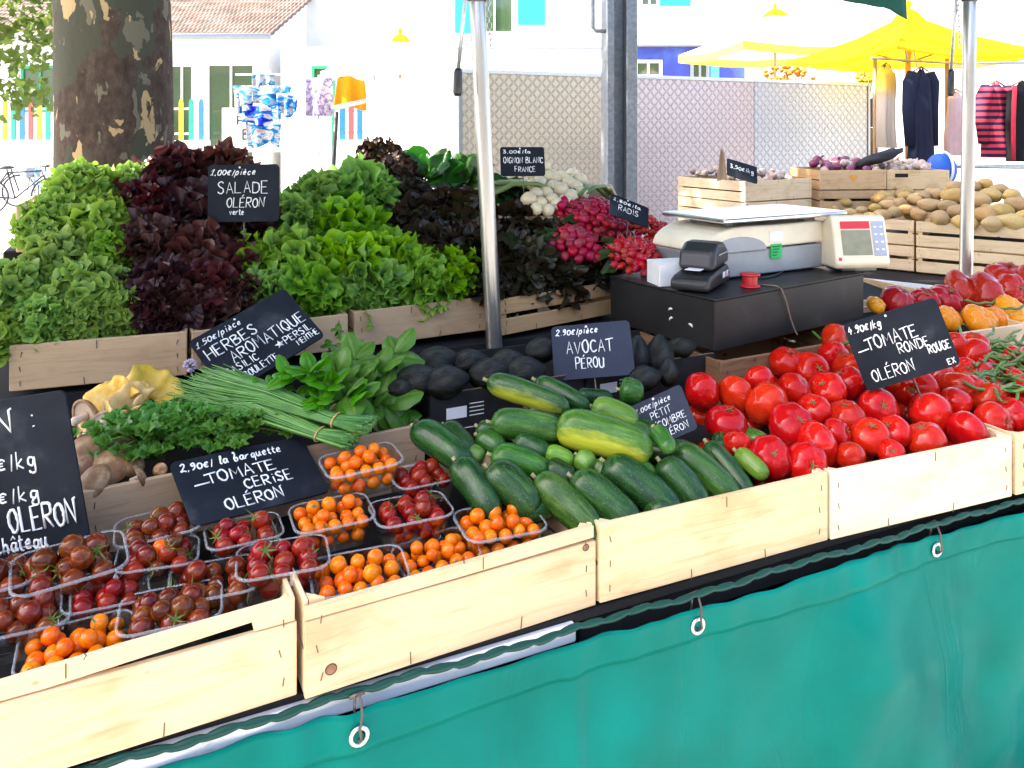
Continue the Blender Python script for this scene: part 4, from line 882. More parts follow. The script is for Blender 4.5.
for px, py, d, lab in [(176, 178, 90, 'dark red salad right of the tree trunk in the top row'), (218, 172, 80, 'dark red salad behind the left edge of the SALADE board'), (150, 208, 85, 'dark red salad against the light green ones, upper row'), (196, 214, 95, 'dark red salad below the SALADE board, left'),
                       (240, 228, 85, 'dark red salad directly under the SALADE board'), (152, 246, 85, 'dark red salad left of the pile middle'), (200, 256, 95, 'dark red salad in the middle of its pile'), (236, 268, 70, 'dark red salad beside the green curly ones'),
                       (164, 288, 85, 'dark red salad with a lighter brown heart'), (208, 288, 80, 'dark red salad above the herb board'), (146, 300, 66, 'dark red salad at the right end of the left crate'), (182, 304, 68, 'dark red salad over the crate front'), (244, 300, 70, 'dark red salad behind the top edge of the herb board')]:
    head(px, py, d, HR, lab, g2)
for px, py, d, lab in [(358, 187, 88, 'green curly salad rounded like a ball in the top row'), (316, 196, 75, 'green curly salad in the top row right of the SALADE board'), (296, 222, 80, 'green curly salad touching the right side of the SALADE board'), (340, 228, 95, 'green curly salad below the ball shaped one'),
                       (254, 262, 75, 'green curly salad bordering the dark red ones'), (294, 262, 95, 'green curly salad in the middle left of its pile'), (346, 264, 100, 'large green curly salad in the middle of its pile'), (392, 262, 85, 'green curly salad next to the oak leaf ones'),
                       (262, 296, 75, 'green curly salad behind the herb board corner'), (308, 286, 84, 'green curly salad in the lower row above the herb board'), (364, 280, 88, 'green curly salad in the lower row middle'), (418, 276, 78, 'green curly salad in the lower row near the pole'), (452, 268, 68, 'green curly salad hanging over the crate just left of the pole')]:
    head(px, py, d, HC, lab, g3)
for px, py, d, lab in [(418, 218, 75, 'dark oak leaf salad in the row under the chard'), (458, 212, 80, 'dark oak leaf salad under the chard left of the pole'), (428, 248, 80, 'dark oak leaf salad beside the green curly ones'), (468, 250, 85, 'dark oak leaf salad left of the pole, middle row'), (518, 226, 75, 'dark oak leaf salad right of the pole, upper row'),
                       (516, 264, 85, 'dark oak leaf salad right of the pole, middle row'), (556, 244, 80, 'dark oak leaf salad beside the radishes'), (556, 266, 74, 'dark oak leaf salad in the front of the slatted crate'), (522, 272, 66, 'dark oak leaf salad in the left corner of the slatted crate'), (590, 258, 60, 'dark oak leaf salad below the radish bunches'), (486, 278, 60, 'dark oak leaf salad directly behind the pole')]:
    head(px, py, d, HO, lab, g4)
for px, py, d, lab in [(376, 152, 55, 'brown leaved salad standing highest beside the chard'), (392, 172, 60, 'brown leaved salad under the highest one'), (404, 192, 55, 'shaded brown leaved salad left of the chard')]:
    head(px, py, d, HB, lab, 'brown leaved salads')
# chard / spinach bunches
CHD = [head_mesh('chard_bunch', L_CHD, 50+i, 26, .12, .17, .045, .004, .7, .2, open_=.8, nu=8, nv=9, curl=1.2, tipw=.55) for i in range(2)]
for px, py, d, lab in [(424, 172, 75, 'bunch of broad green chard leaves in the top row'), (462, 178, 70, 'bunch of broad green chard leaves left of the pole'), (506, 190, 60, 'bunch of broad dark green leaves right of the pole'), (528, 200, 50, 'bunch of onion greens left of the white onions')]:
    head(px, py, d, CHD, lab, 'green chard bunches', .01, 'chard_bunch', .30)
# ---------------------------------------------------------------- radishes and onions
RAD = pm('radish_skin', [(.35, (.26, .005, .025)), (.65, (.38, .010, .04))], 3, rough=.28, spec=.3, var=(.01, .08, .25))
RAD2 = pm('radish_two_tone', [(.4, (.42, .008, .016)), (.7, (.50, .015, .02))], 3, rough=.28, spec=.3, var=(.01, .05, .2))
RW = plain('radish_white_tip', (.75, .66, .60), .4)
L_RAD = leafmat('radish_leaf', (.08, .12, .03), (.025, .055, .010), (.03, .065, .012), .25, .45)
def radish_bunch(px, py, dpx, n, lab, two, leafdir, seed, squash=.55):
    R_ = random.Random(seed); c = hit(px, py, PS+PSN*.05, PSN); rad = dpx/2*c.y/F
    z = PSN; x = U; y = z.cross(x).normalized(); M = Matrix((x, y, z)).transposed().to_4x4(); M.translation = c
    root = thing('radish_bunch', lab, 'radishes', M, 'bunches of radishes')
    ms = []
    for k in range(3):
        mb = MB(); lg = 1.35 if two else 1.0
        def fn(d, p, th, ph): return V((p.x, p.y, p.z*lg-(.22*max(0, -d.z)**5)))
        mb.sph((0, 0, 0), 1, 14, 12, 0, fn)
        if two: mb.sph((0, 0, -.30), (.86, .86, 1.18), 12, 10, 1)
        if True: mb.tube([(0, 0, -1.2), (.1, .05, -1.6), (.25*(k-1), .2, -2.3)], [.09, .045, .015], 5, 1 if two else 0)
        ms.append(mb.mesh('radish', [RAD2 if two else RAD, RW]))
    rr = .0125 if two else .0155
    for k in range(n):
        q = math.sqrt((k+.5)/n); a = k*2.39996; h = math.sqrt(max(0, 1-q*q))
        p = V((math.cos(a)*rad*q, math.sin(a)*rad*q, h*rad*squash+R_.uniform(-.008, .008)))
        d = (-V((math.cos(a)*q, math.sin(a)*q, .5*h))+V((R_.gauss(0, .35), R_.gauss(0, .35), R_.gauss(0, .3)))).normalized()
        link('radish', R_.choice(ms), root, Matrix.Translation(p) @ rot_to(d, R_.uniform(0, 6)) @ Matrix.Scale(rr*R_.uniform(.85, 1.15), 4))
    mb = MB()
    for k in range(7):
        a = leafdir+R_.gauss(0, .45); M2 = Matrix.Translation((0, 0, R_.uniform(-.02, rad*.3))) @ Matrix.Rotation(a-PI/2, 4, 'Z') @ Matrix.Translation((0, rad*.35, 0)) @ Matrix.Rotation(R_.uniform(.0, .5), 4, 'X')
        leaf(mb, M2, R_.uniform(.09, .13), .024, .8, .3, .004, 1.2, R_, 6, 8, 3)
    mb.build('radish_leaves', L_RAD, root)
radish_bunch(596, 226, 66, 60, 'deep pink round radish bunch below the RADIS board', False, PI*.95, 1)
radish_bunch(575, 248, 50, 34, 'deep pink radish bunch half sunk in the dark salads', False, PI*.9, 2)
radish_bunch(634, 262, 58, 62, 'red radish bunch with white tips beside the weighing scale', True, PI*.95, 3)
radish_bunch(648, 236, 46, 40, 'red radish bunch with white tips behind the RADIS board', True, PI*.6, 4)
radish_bunch(566, 214, 40, 22, 'small shaded radish bunch under the white onions', False, PI*.9, 5)
ONI = pm('white_onion', [(.35, (.66, .53, .30)), (.65, (.80, .70, .48))], 10, stretch=(3, 3, .6), rough=.35, coat=.15, var=(.01, .1, .06))
L_ONI = leafmat('onion_leaf', (.20, .28, .10), (.08, .2, .05), (.06, .17, .04), .2, .35)
mb = MB(); mb.lathe([(.001, -1), (.10, -.98), (.55, -.82), (.92, -.35), (1, .05), (.88, .5), (.55, .82), (.3, 1.05), (.22, 1.5), (.2, 1.9)], 18); OM = mb.mesh('onion', ONI)
OMs = [OM]
R = random.Random(21)
def onion_bunch(pts, lab, seed, ldir):
    R_ = random.Random(seed); cs = [hit(px, py-3, PS+PSN*.085, PSN) for px, py, d in pts]
    c0 = sum(cs, V((0, 0, 0)))/len(cs); root = thing('onion_bunch', lab, 'onions', Matrix.Translation(c0), 'bunches of white onions')
    for (px, py, d), c in zip(pts, cs):
        dd = V((R_.gauss(0, .5)-.4, R_.uniform(.2, 1), R_.gauss(.2, .5))).normalized()
        link('onion', OM, root, Matrix.Translation(c-c0) @ rot_to(dd, 0) @ Matrix.Scale(d/2*c.y/F*1.22, 4))
    mb = MB()
    for k in range(14):
        a = ldir+R_.gauss(0, .3); d = V((math.cos(a), math.sin(a), 0)); p0 = V((R_.gauss(0, .03), R_.gauss(0, .03), -.01))
        mb.tube([p0, p0+d*.06+V((0, 0, .02)), p0+d*.14+V((0, 0, .02)), p0+d*.22+V((0, 0, -.02)), p0+d*.28+V((0, 0, -.06))], [.006, .008, .009, .007, .002], 6)
    mb.build('onion_greens', L_ONI, root)
onion_bunch([(x, y, d) for x, y, d in ((533, 178, 11), (540, 186, 12), (548, 180, 11), (536, 197, 12), (546, 196, 13), (529, 203, 14), (541, 206, 11), (553, 190, 12), (535, 170, 10), (545, 170, 10), (552, 203, 12), (533, 188, 11))], 'bunch of white onions just right of the OIGNON BLANC board', 1, PI*.92)
onion_bunch([(x, y, d) for x, y, d in ((560, 194, 15), (568, 186, 13), (576, 190, 12), (571, 200, 14), (556, 207, 12), (564, 205, 13), (580, 183, 12), (572, 178, 11), (562, 181, 12), (555, 182, 11), (582, 197, 12), (536, 212, 11), (548, 213, 11))], 'bunch of white onions at the pale wooden crate end', 2, PI*.4)
# ---------------------------------------------------------------- herbs and mushrooms in the tan crate
PH, PHN = plane(.40, .955, .80, 1.04)
CHV = pm('chive_green', [(.3, (.035, .13, .018)), (.7, (.07, .21, .03))], 30, stretch=(1, 1, 1), rough=.4, var=(0, 0, 0))
CHV_L = pm('chive_pale', [(.3, (.10, .26, .05)), (.7, (.16, .34, .07))], 30, rough=.4)
BAND = plain('rubber_band', (.45, .30, .10), .6)
def chives(A, B, tie, n, wA, wB, lab, seed, hh=.03):
    R_ = random.Random(seed); pa, pb, pt = hit(*A, PH+PHN*hh, PHN), hit(*B, PH+PHN*hh, PHN), hit(*tie, PH+PHN*hh, PHN)
    root = thing('chive_bunch', lab, 'chives', Matrix.Translation(pt), 'tied bunches of chives')
    ax = (pb-pa).normalized(); sd = PHN.cross(ax).normalized(); mb = MB()
    for k in range(n):
        a, r_ = R_.uniform(0, 6.28), math.sqrt(R_.random()); o = V((math.cos(a)*r_, math.sin(a)*r_*.55, 0)); f = R_.uniform(.78, 1.04)
        def off(w_, z=1): return sd*o.x*w_+PHN*(o.y*w_*.8)
        q0 = pt+off(.016); qb = pt+(pb-pt)*R_.uniform(.75, 1.15)+off(wB); qm = pt+(pa-pt)*.5+off(wA*.55)+PHN*.008; qa = pt+(pa-pt)*f+off(wA)-PHN*(.01*R_.random())
        q1 = pt+(pa-pt)*.78*f+off(wA*.82)
        mb.tube([p-pt for p in (qb, q0, qm, q1, qa)], [.0022, .0026, .0027, .0023, .0007], 5, 1 if R_.random() < .3 else 0)
    mb.build('stems', [CHV, CHV_L], root)
    mb = MB(); mb.tube([ax*.0+sd*math.cos(t_)*.0195+PHN*math.sin(t_)*.0125 for t_ in [2*PI*i/20 for i in range(21)]], .0018, 6, cap=False); mb.build('rubber_band', BAND, root)
    return root
chives((190, 385), (352, 440), (320, 434), 280, .075, .030, 'tied bunch of chives with its band nearest the orange punnet', 1, .055)
chives((205, 378), (368, 425), (336, 420), 260, .062, .030, 'tied bunch of chives lying against the basil', 2, .075)
L_BAS = leafmat('basil_leaf', (.20, .36, .06), (.055, .20, .014), (.085, .27, .022), .35, .35, (.015, .08, .12), 90)
L_PAR = leafmat('parsley_leaf', (.10, .2, .03), (.07, .22, .02), (.11, .30, .03), .3, .4, (.01, .05, .1), 90)
HSTEM = plain('herb_stem', (.16, .26, .05), .5)
def basil_leaf(mb, p, d, nrm, L_, R_):
    y = d.normalized(); x = y.cross(nrm).normalized(); z = x.cross(y); M = Matrix((x, y, z)).transposed().to_4x4(); M.translation = p
    W_ = L_*.36; cv = R_.uniform(.5, 1.4); fold = R_.uniform(.2, .6)
    def fn(u_, v_):
        s_ = 2*u_-1; wd = W_*math.sin(PI*min(1, v_*.97+.02))**.62*(1.08-.22*v_); a = cv*v_
        return M @ V((s_*wd, L_*v_*(1-.12*cv*v_), -L_*.30*cv*v_*v_+fold*abs(s_)*wd-.75*wd*s_*s_+.035*L_*math.sin(v_*17+abs(s_)*2)*abs(s_)*(1-.5*abs(s_))))
    mb.grid(fn, 6, 8, 0, lambda u_, v_: .15+.85*abs(2*u_-1)**.7)
def herb(px, py, hh, lab, seed, tips, L_, mat=None, name='basil_bunch', grp='basil sprigs'):
    R_ = random.Random(seed); b0 = hit(px, py, PH+PHN*hh, PHN); root = thing(name, lab, 'herbs', Matrix.Translation(b0), grp)
    lv = MB(); st = MB()
    for (tx, ty, lift_, sc) in tips:
        tp_ = hit(tx, ty, PH+PHN*lift_, PHN); mid_ = (b0+tp_)/2+PHN*.02+V((R_.gauss(0, .008), 0, R_.gauss(0, .008)))
        P = [b0, mid_, tp_]; C_ = [((1-t_)**2)*P[0]+2*t_*(1-t_)*P[1]+t_*t_*P[2] for t_ in [i/8 for i in range(9)]]
        st.tube([p-b0 for p in C_], [.0026-.0016*i/8 for i in range(9)], 6)
        for i in (3, 5, 7, 8):
            d = (C_[min(i+1, 8)]-C_[i-1]).normalized(); n_ = 4 if i == 8 else 2; a0 = R_.uniform(0, 3)
            for k in range(n_):
                a = a0+2*PI*k/n_; o = d.orthogonal().normalized(); o = Matrix.Rotation(a, 3, d) @ o
                dd = (o*.9+d*(.9 if i == 8 else .45)+V((0, -.15, .12))).normalized()
                nr = (V((0, -.3, 1))+o*.1).normalized()
                basil_leaf(lv, C_[i]-b0, dd, nr, L_*sc*(.55+.5*(i/8))*R_.uniform(.7, 1.15), R_)
    st.build('stems', HSTEM, root); lv.build('leaves', mat or L_BAS, root)
herb(345, 418, .02, 'large leaved basil at the right end of the herb crate', 1, [(395, 352, .10, 1.1), (372, 372, .08, 1.1), (355, 358, .11, .9), (398, 385, .05, 1.1), (335, 372, .10, 1.0), (385, 402, .04, 1.2), (350, 395, .09, 1.0)], .072)
herb(330, 405, .03, 'basil sprig reaching across the lower edge of the herb board', 2, [(262, 385, .09, .5), (290, 375, .12, .8), (312, 372, .12, 1.0), (330, 385, .10, .9), (352, 402, .08, 1.1), (318, 400, .10, .7)], .062)
herb(365, 395, .0, 'shaded basil under the top leaves by the crate corner', 3, [(375, 400, .01, 1), (392, 410, .0, 1), (360, 375, .03, 1), (345, 385, .03, 1), (402, 372, .02, .9)], .068)
herb(345, 362, .04, 'small leaved mint behind the herb board', 4, [(338, 330, .06, .6), (352, 340, .06, .6), (365, 350, .06, .7), (330, 345, .05, .6), (372, 362, .05, .7)], .040, L_PAR, 'mint_bunch', 'mint')
def parsley(px, py, seed, tips, lab):
    R_ = random.Random(seed); b0 = hit(px, py, PH, PHN); root = thing('parsley_bunch', lab, 'herbs', Matrix.Translation(b0), 'parsley'); lv = MB(); st = MB()
    for _ in range(tips):
        o = V((R_.gauss(0, .055), R_.gauss(0, .035), R_.uniform(.01, .065))); st.tube([V((R_.gauss(0, .01), 0, -.02)), o*.5+V((0, 0, .02)), o], .001, 5)
        for k in range(5):
            a = -1.3+2.6*k/4; d = Matrix.Rotation(a+R_.gauss(0, .3), 3, 'Z') @ V((o.x*3+R_.gauss(0, .3), -.6, .25)).normalized()
            M = Matrix.Translation(o) @ V((0, 1, 0)).rotation_difference(d).to_matrix().to_4x4()
            sz = R_.uniform(.009, .014); out = []
            for (ox, oy) in ((0, 0), (.35, .25), (.95, .35), (.8, .6), (1.15, .85), (.75, .95), (.6, 1.25), (.38, 1.15), (.3, 1.7), (0, 1.95), (-.3, 1.7), (-.38, 1.15), (-.6, 1.25), (-.75, .95), (-1.15, .85), (-.8, .6), (-.95, .35), (-.35, .25)):
                out.append(M @ V((ox*sz, oy*sz, sz*(.25*abs(ox)-.12*oy*oy+R_.uniform(-.08, .08)))))
            cc = M @ V((0, .8*sz, .1*sz)); lv.add([cc]+out, [(0, 1+q, 1+(q+1) % 18) for q in range(18)], 0, [.2]+[.7]*18)
    st.build('stems', HSTEM, root); lv.build('leaves', L_PAR, root)
parsley(182, 436, 1, 150, 'flat parsley above the top left corner of the TOMATE CERISE board'); parsley(152, 450, 2, 120, 'flat parsley beside the brown mushrooms'); parsley(218, 440, 3, 80, 'flat parsley just above the word barquette')
mb = MB()
R_ = random.Random(4)
c = hit(190, 366, PH+PHN*.07, PHN)
root = thing('chive_flower', 'pale violet chive flower head at the upper end of the chives', 'flower', Matrix.Translation(c))
for i in range(60):
    d = V((R_.gauss(0, 1), R_.gauss(0, 1), R_.gauss(.3, 1))).normalized(); mb.tube([d*.004, d*.013, d*.017], [.0008, .0028, .0004], 5)
mb.build('petals', plain('chive_petal', (.45, .36, .44), .7), root); mb = MB(); mb.tube([(0, 0, -.004), (.02, -.01, -.05)], .0015, 6); mb.build('stem', HSTEM, root)
MUB = pm('mushroom_brown', [(.3, (.15, .06, .024)), (.5, (.28, .14, .065)), (.68, (.50, .34, .20))], 1.3, rough=.6, var=(.01, .1, .2), bp=.15)
MUG = pm('mushroom_gill', [(.3, (.42, .30, .2)), (.7, (.6, .47, .34))], 60, rough=.8)
MUS = plain('mushroom_stem', (.62, .5, .38), .8, .2)
mb = MB(); mb.lathe([(.001, .42), (.3, .40), (.62, .31), (.88, .14), (1, -.04), (1.0, -.12), (.93, -.17), (.84, -.13)], 26); MC = mb.mesh('cap', MUB)
mb = MB(); mb.lathe([(.88, -.10), (.6, -.02), (.25, .02)], 26); MG = mb.mesh('gills', MUG)
mb = MB(); mb.lathe([(.22, .02), (.2, -.4), (.26, -.7), (.2, -.82), (.001, -.84)], 16); MST = mb.mesh('stem', MUS)
for i, (px, py, d, up, lab) in enumerate([(106, 428, 36, (-.1, .7, -.55), 'brown mushroom with gills turned up beside the large left board'), (108, 467, 44, (.1, -.45, .9), 'big brown mushroom in front, pale rimmed'), (92, 482, 38, (-.3, -.6, .7), 'brown mushroom at the crate front beside the large left board'), (128, 462, 34, (.5, -.2, .8), 'brown mushroom next to the parsley'),
                                          (88, 452, 40, (.1, -.7, .5), 'brown mushroom behind the edge of the large left board'), (118, 447, 32, (-.3, .6, .45), 'small brown mushroom under the yellow oyster cluster'), (86, 416, 36, (.35, .75, .1), 'pale mushroom highest beside the large left board'), (140, 476, 24, (.6, .4, .3), 'small mushroom by the crate front board'), (160, 470, 14, (.2, -.9, .4), 'tiny pale mushroom by the TOMATE CERISE board corner'), (75, 470, 40, (0, -.5, .8), 'brown mushroom hidden behind the large left board')]):
    c = hit(px, py, PH+PHN*.015, PHN); M = Matrix.Translation(c) @ rot_to(V(up).normalized(), i) @ Matrix.Scale(d/2*c.y/F, 4)
    root = thing('mushroom', lab, 'mushroom', M, 'brown mushrooms'); link('cap', MC, root); link('gills', MG, root); link('stem', MST, root)
OYS = pm('oyster_mushroom', [(.3, (.62, .34, .06)), (.55, (.74, .48, .13)), (.75, (.80, .62, .32))], 2.0, rough=.5, var=(.012, .12, .12), bp=.1)
for i, (px, py, d, ax, lab) in enumerate([(114, 402, 46, (-.2, -.75, .6), 'yellow oyster mushroom with its funnel towards the camera'), (137, 406, 44, (.4, -.7, .6), 'yellow oyster mushroom beside the chives'), (98, 420, 38, (-.5, -.7, .5), 'lowest yellow oyster mushroom over the brown mushrooms'), (157, 392, 50, (.5, -.35, .8), 'pale oyster mushroom fanned out highest towards the herb board'), (130, 426, 34, (.1, -.9, .3), 'small cream oyster mushroom under the yellow ones'), (126, 390, 36, (-.1, -.5, .9), 'yellow oyster mushroom in the middle of the cluster'), (150, 418, 34, (.5, -.8, .3), 'folded pale oyster mushroom beside the parsley'), (108, 438, 28, (-.1, -.9, .2), 'smallest yellow oyster mushroom at the cluster foot')]):
    c = hit(px, py, PH+PHN*.02, PHN); s_ = d/2*c.y/F*1.1; R_ = random.Random(i+3); ph = R_.uniform(0, 6); mb = MB(); op = R_.uniform(4.6, 5.8)
    def fn(u_, v_):
        a = -op/2+op*u_; r = .13+.95*v_**.9; w_ = .10*v_**2*math.sin(5*a+ph)+.07*v_**2*math.sin(11*a+ph*2)
        r *= 1+.16*math.sin(2*a+ph)+.10*math.sin(4*a+ph*1.7)
        return V((r*math.sin(a), r*math.cos(a), -.55+.85*v_**.8-.22*v_**5+w_))
    mb.grid(fn, 40, 12, 0)
    o = mb.build('oyster_mushroom', OYS, None, Matrix.Translation(c) @ rot_to(V(ax).normalized(), ph) @ Matrix.Scale(s_, 4))
    sm = o.modifiers.new('thickness', 'SOLIDIFY'); sm.thickness = .07; tag(o, lab, 'mushroom', 'yellow oyster mushrooms')
# ================================================================ cash box, scale, terminal
BA = math.radians(35); BC = V((.548, 2.16, 1.02)); BM = frame(BC, BA)
CASH = pm('worn_black_board', [(.3, (.009, .009, .009)), (.62, (.018, .017, .017)), (.74, (.05, .047, .045))], 7, rough=.45, spec=.3, bp=.08, bscale=60, detail=7)
root = thing('cash_box', 'scuffed black wooden box the weighing scale stands on', 'box', BM)
mb = MB(); mb.box((.355, .21, .069), (.71, .42, .138), ch=.003); mb.build('body', CASH, root, smooth=False)
mb = MB(); mb.box((.355, .21, .1405), (.716, .426, .005), ch=.001); mb.build('lid', CASH, root, smooth=False)
mb = MB()
for y, z, a in ((.16, .075, .5), (.155, .05, .2), (.09, .045, 1.2)):
    mb.tube([(-.0008, y+.012*math.cos(a+t_), z+.014*math.sin(a+t_)) for t_ in (0, .5, 1, 1.5)], [.001, .003, .0035, .001], 6)
mb.build('torn_sticker', WHITE, root)
ZB = .1432
def onbox(x, y, a=0): return BM @ frame(V((x, y, ZB)), a)
CREAM = plain('cream_plastic', (.82, .73, .53), .4, .35); GREY = plain('grey_plastic', (.30, .32, .33), .4); PLAT = pm('brushed_steel_platter', [(.3, (.62, .63, .64)), (.7, (.74, .75, .76))], 40, stretch=(.1, 1, 1), rough=.28, metal=.95)
root = thing('weighing_scale', 'cream and grey shop weighing scale with steel platter and tilted display', 'scale', onbox(.185, .165, math.radians(-6)))
up = [(-.035, .085)]+[(-.035+.15*(1-math.cos(a)), .085+.075*math.sin(a)) for a in [PI/2*i/8 for i in range(1, 9)]]+[(.30, .158), (.46, .160), (.50, .155), (.512, .09)]
mb = MB(); mb.prism([(x, 0, z) for x, z in up], (0, .25, 0)); o = fixn(mb.build('upper_housing', CREAM, root, smooth=False)); bv = o.modifiers.new('b', 'BEVEL'); bv.width = .008; bv.segments = 3; bv.limit_method = 'ANGLE'
lo = [(-.030, .0835), (.0, .006), (.50, .006), (.512, .0835)]
mb = MB(); mb.prism([(x, .004, z) for x, z in lo], (0, .242, 0)); o = fixn(mb.build('lower_housing', GREY, root, smooth=False)); bv = o.modifiers.new('b', 'BEVEL'); bv.width = .005; bv.segments = 2; bv.limit_method = 'ANGLE'
arch = [(-.01+.115*(1-math.cos(a)), .084+.045*math.sin(a)) for a in [PI*i/12 for i in range(13)]]
mb = MB(); mb.prism([(x, -.0025, z) for x, z in arch], (0, .0024, 0)); fixn(mb.build('arched_panel', GREY, root, smooth=False))
mb = MB(); mb.box((.295, .12, .182), (.55, .29, .014), ch=.004); mb.build('platter', PLAT, root, smooth=False)
mb = MB()
for x in (.1, .42):
    for y in (.04, .2): mb.lathe([(.012, .150), (.012, .178)], 12, 0, Matrix.Translation((x, y, 0)))
mb.build('platter_support', GREY, root)
mb = MB(); mb.box((.263, -.0012, .122), (.062, .0018, .034)); mb.build('paper_sticker', WHITE, root, smooth=False)
mb = MB(); mb.box((.262, -.0006, .074), (.046, .008, .046)); mb.build('green_sticker', plain('green_sticker', (.01, .50, .12), .6), root, smooth=False)
mb = MB()
for k in range(4): write(mb, 'aoenuo'[k:]+'rn', .243, .088-k*.009, .006, rw=.0006)
o = mb.build('sticker_lines', plain('ink', (.05, .1, .06), .8), root, Matrix.Translation((0, -.0051, 0)) @ Matrix.Rotation(PI/2, 4, 'X'))
for x in (.04, .46):
    for y in (.04, .2):
        mb = MB(); mb.lathe([(.014, 0), (.016, .006)], 12, 0, Matrix.Translation((x, y, 0))); mb.build('foot', BLACKP, root)
dm = Matrix.Translation((.445, -.075, .0)) @ Matrix.Rotation(math.radians(-22), 4, 'Z')
prof = [(0, .012), (-.012, .03), (.022, .175), (.04, .182), (.085, .16), (.10, .012)]
mb = MB(); mb.prism([(0, y, z) for y, z in prof], (.185, 0, 0)); o = fixn(mb.build('display', CREAM, root, dm, smooth=False)); bv = o.modifiers.new('b', 'BEVEL'); bv.width = .012; bv.segments = 3; bv.limit_method = 'ANGLE'; DSP = o
mb = MB(); mb.box((.1, .08, .006), (.12, .1, .011)); mb.build('display_foot', GREY, root, dm, smooth=False)
fa = math.atan2(.034, .145); fm = Matrix.Translation((0, -.0125, .03)) @ Matrix.Rotation(-fa, 4, 'X')
SCR = pm('lcd_screen', [(.3, (.22, .23, .15)), (.7, (.30, .30, .20))], 30, rough=.2, spec=.5)
for nm, c, sz, mt in (('screen', (.075, -.0008, .068), (.10, .002, .080), SCR), ('red_band', (.075, -.0008, .124), (.10, .002, .024), plain('red_band', (.62, .03, .05), .4)), ('keypad', (.152, -.0008, .080), (.042, .002, .11), plain('keypad_grey', (.36, .40, .48), .5)), ('red_mark', (.013, -.0008, .016), (.010, .002, .010), plain('red_mark', (.7, .03, .08), .4))):
    mb = MB(); mb.box(c, sz, ch=.0008); mb.build(nm, mt, DSP, fm, smooth=False)
mb = MB()
for k in range(4):
    for j in range(2): mb.box((.142+.02*j, -.0025, .045+.024*k), (.010, .0016, .006), ch=.0005)
mb.build('keys', WHITE, DSP, fm, smooth=False)
# terminal
root = thing('card_terminal', 'black card payment terminal lying on the near corner of the black box', 'card terminal', onbox(-.005+.03, .045, math.radians(24)) @ Matrix.Scale(1.32, 4))
mb = MB(); mb.prism([(0, 0, .004), (.0, -.0, .026), (.02, 0, .034), (.15, 0, .046), (.165, 0, .03), (.165, 0, .004)], (0, .085, 0)); o = fixn(mb.build('body', BLACKP, root, smooth=False)); bv = o.modifiers.new('b', 'BEVEL'); bv.width = .008; bv.segments = 3; bv.limit_method = 'ANGLE'
mb = MB(); mb.prism([(.045, 0, .040), (.055, 0, .082), (.085, 0, .098), (.13, 0, .098), (.162, 0, .078), (.166, 0, .046)], (0, .082, 0)); o = fixn(mb.build('paper_cover', BLACKP, root, Matrix.Translation((0, .002, 0)), smooth=False)); bv = o.modifiers.new('b', 'BEVEL'); bv.width = .012; bv.segments = 4; bv.limit_method = 'ANGLE'
mb = MB(); mb.box((.112, -.0008, .026), (.018, .0018, .013)); mb.box((.138, -.0008, .026), (.014, .0018, .013)); mb.build('pay_logos', WHITE, root, smooth=False)
mb = MB(); mb.tube([(.135, -.002, .022), (.141, -.002, .030)], .0012, 5); mb.build('red_stroke', plain('logo_red', (.6, .03, .03), .5), root)
mb = MB(); mb.box((.030, .04, .0462), (.028, .034, .001), M=Matrix.Rotation(0, 4, 'Y')); mb.build('white_sticker', WHITE, root, smooth=False)
mb = MB(); mb.box((.11, -.0006, .074), (.072, .0016, .003)); mb.build('cover_seam', GREY, root, smooth=False)
# white box, red tape, cable
root = thing('paper_box', 'plain white card box half behind the card terminal', 'box', onbox(.005, .20, math.radians(-20)) @ Matrix.Scale(.88, 4))
mb = MB(); mb.box((.055, .05, .0375), (.13, .1, .075), ch=.002); mb.build('carton', WHITE, root, smooth=False); mb = MB(); mb.box((.055, .05, .0762), (.131, .101, .0022)); mb.build('lid', WHITE, root, smooth=False)
root = thing('tape_reel', 'small red plastic reel beside the card terminal', 'reel', onbox(.215, .055)); RED = plain('red_plastic', (.5, .02, .025), .4)
for z in (0, .034):
    mb = MB(); mb.lathe([(.001, z), (.028, z), (.03, z+.003), (.028, z+.006), (.001, z+.006)], 28); mb.build('flange', RED, root)
mb = MB(); mb.lathe([(.022, .005), (.022, .035)], 24); mb.build('hub', RED, root)
mb = MB(); P = [(.24, .10, ZB+.003), (.26, .05, ZB+.003), (.275, .01, ZB+.004), (.28, -.006, ZB-.004), (.30, -.008, .10), (.32, -.007, .05), (.335, -.012, .01), (.335, -.02, .002)]
tag(mb_o := MB().build('x', WHITE) if False else link('cord', (lambda q: (q.tube(P, .0022, 6), q.mesh('cord', plain('brown_cord', (.22, .15, .10), .8)))[1])(MB()), None, BM), 'thin brown cord hanging down the front of the black box', 'cord')
tag(link('cable', (lambda q: (q.tube([(.30, .13, ZB+.004), (.36, .11, ZB+.004), (.43, .12, ZB+.004), (.5, .15, ZB+.004), (.56, .2, ZB+.01)], .003, 6), q.mesh('cable', BLACKP))[1])(MB()), None, BM), 'black cable lying on the black box in front of the weighing scale', 'cable')
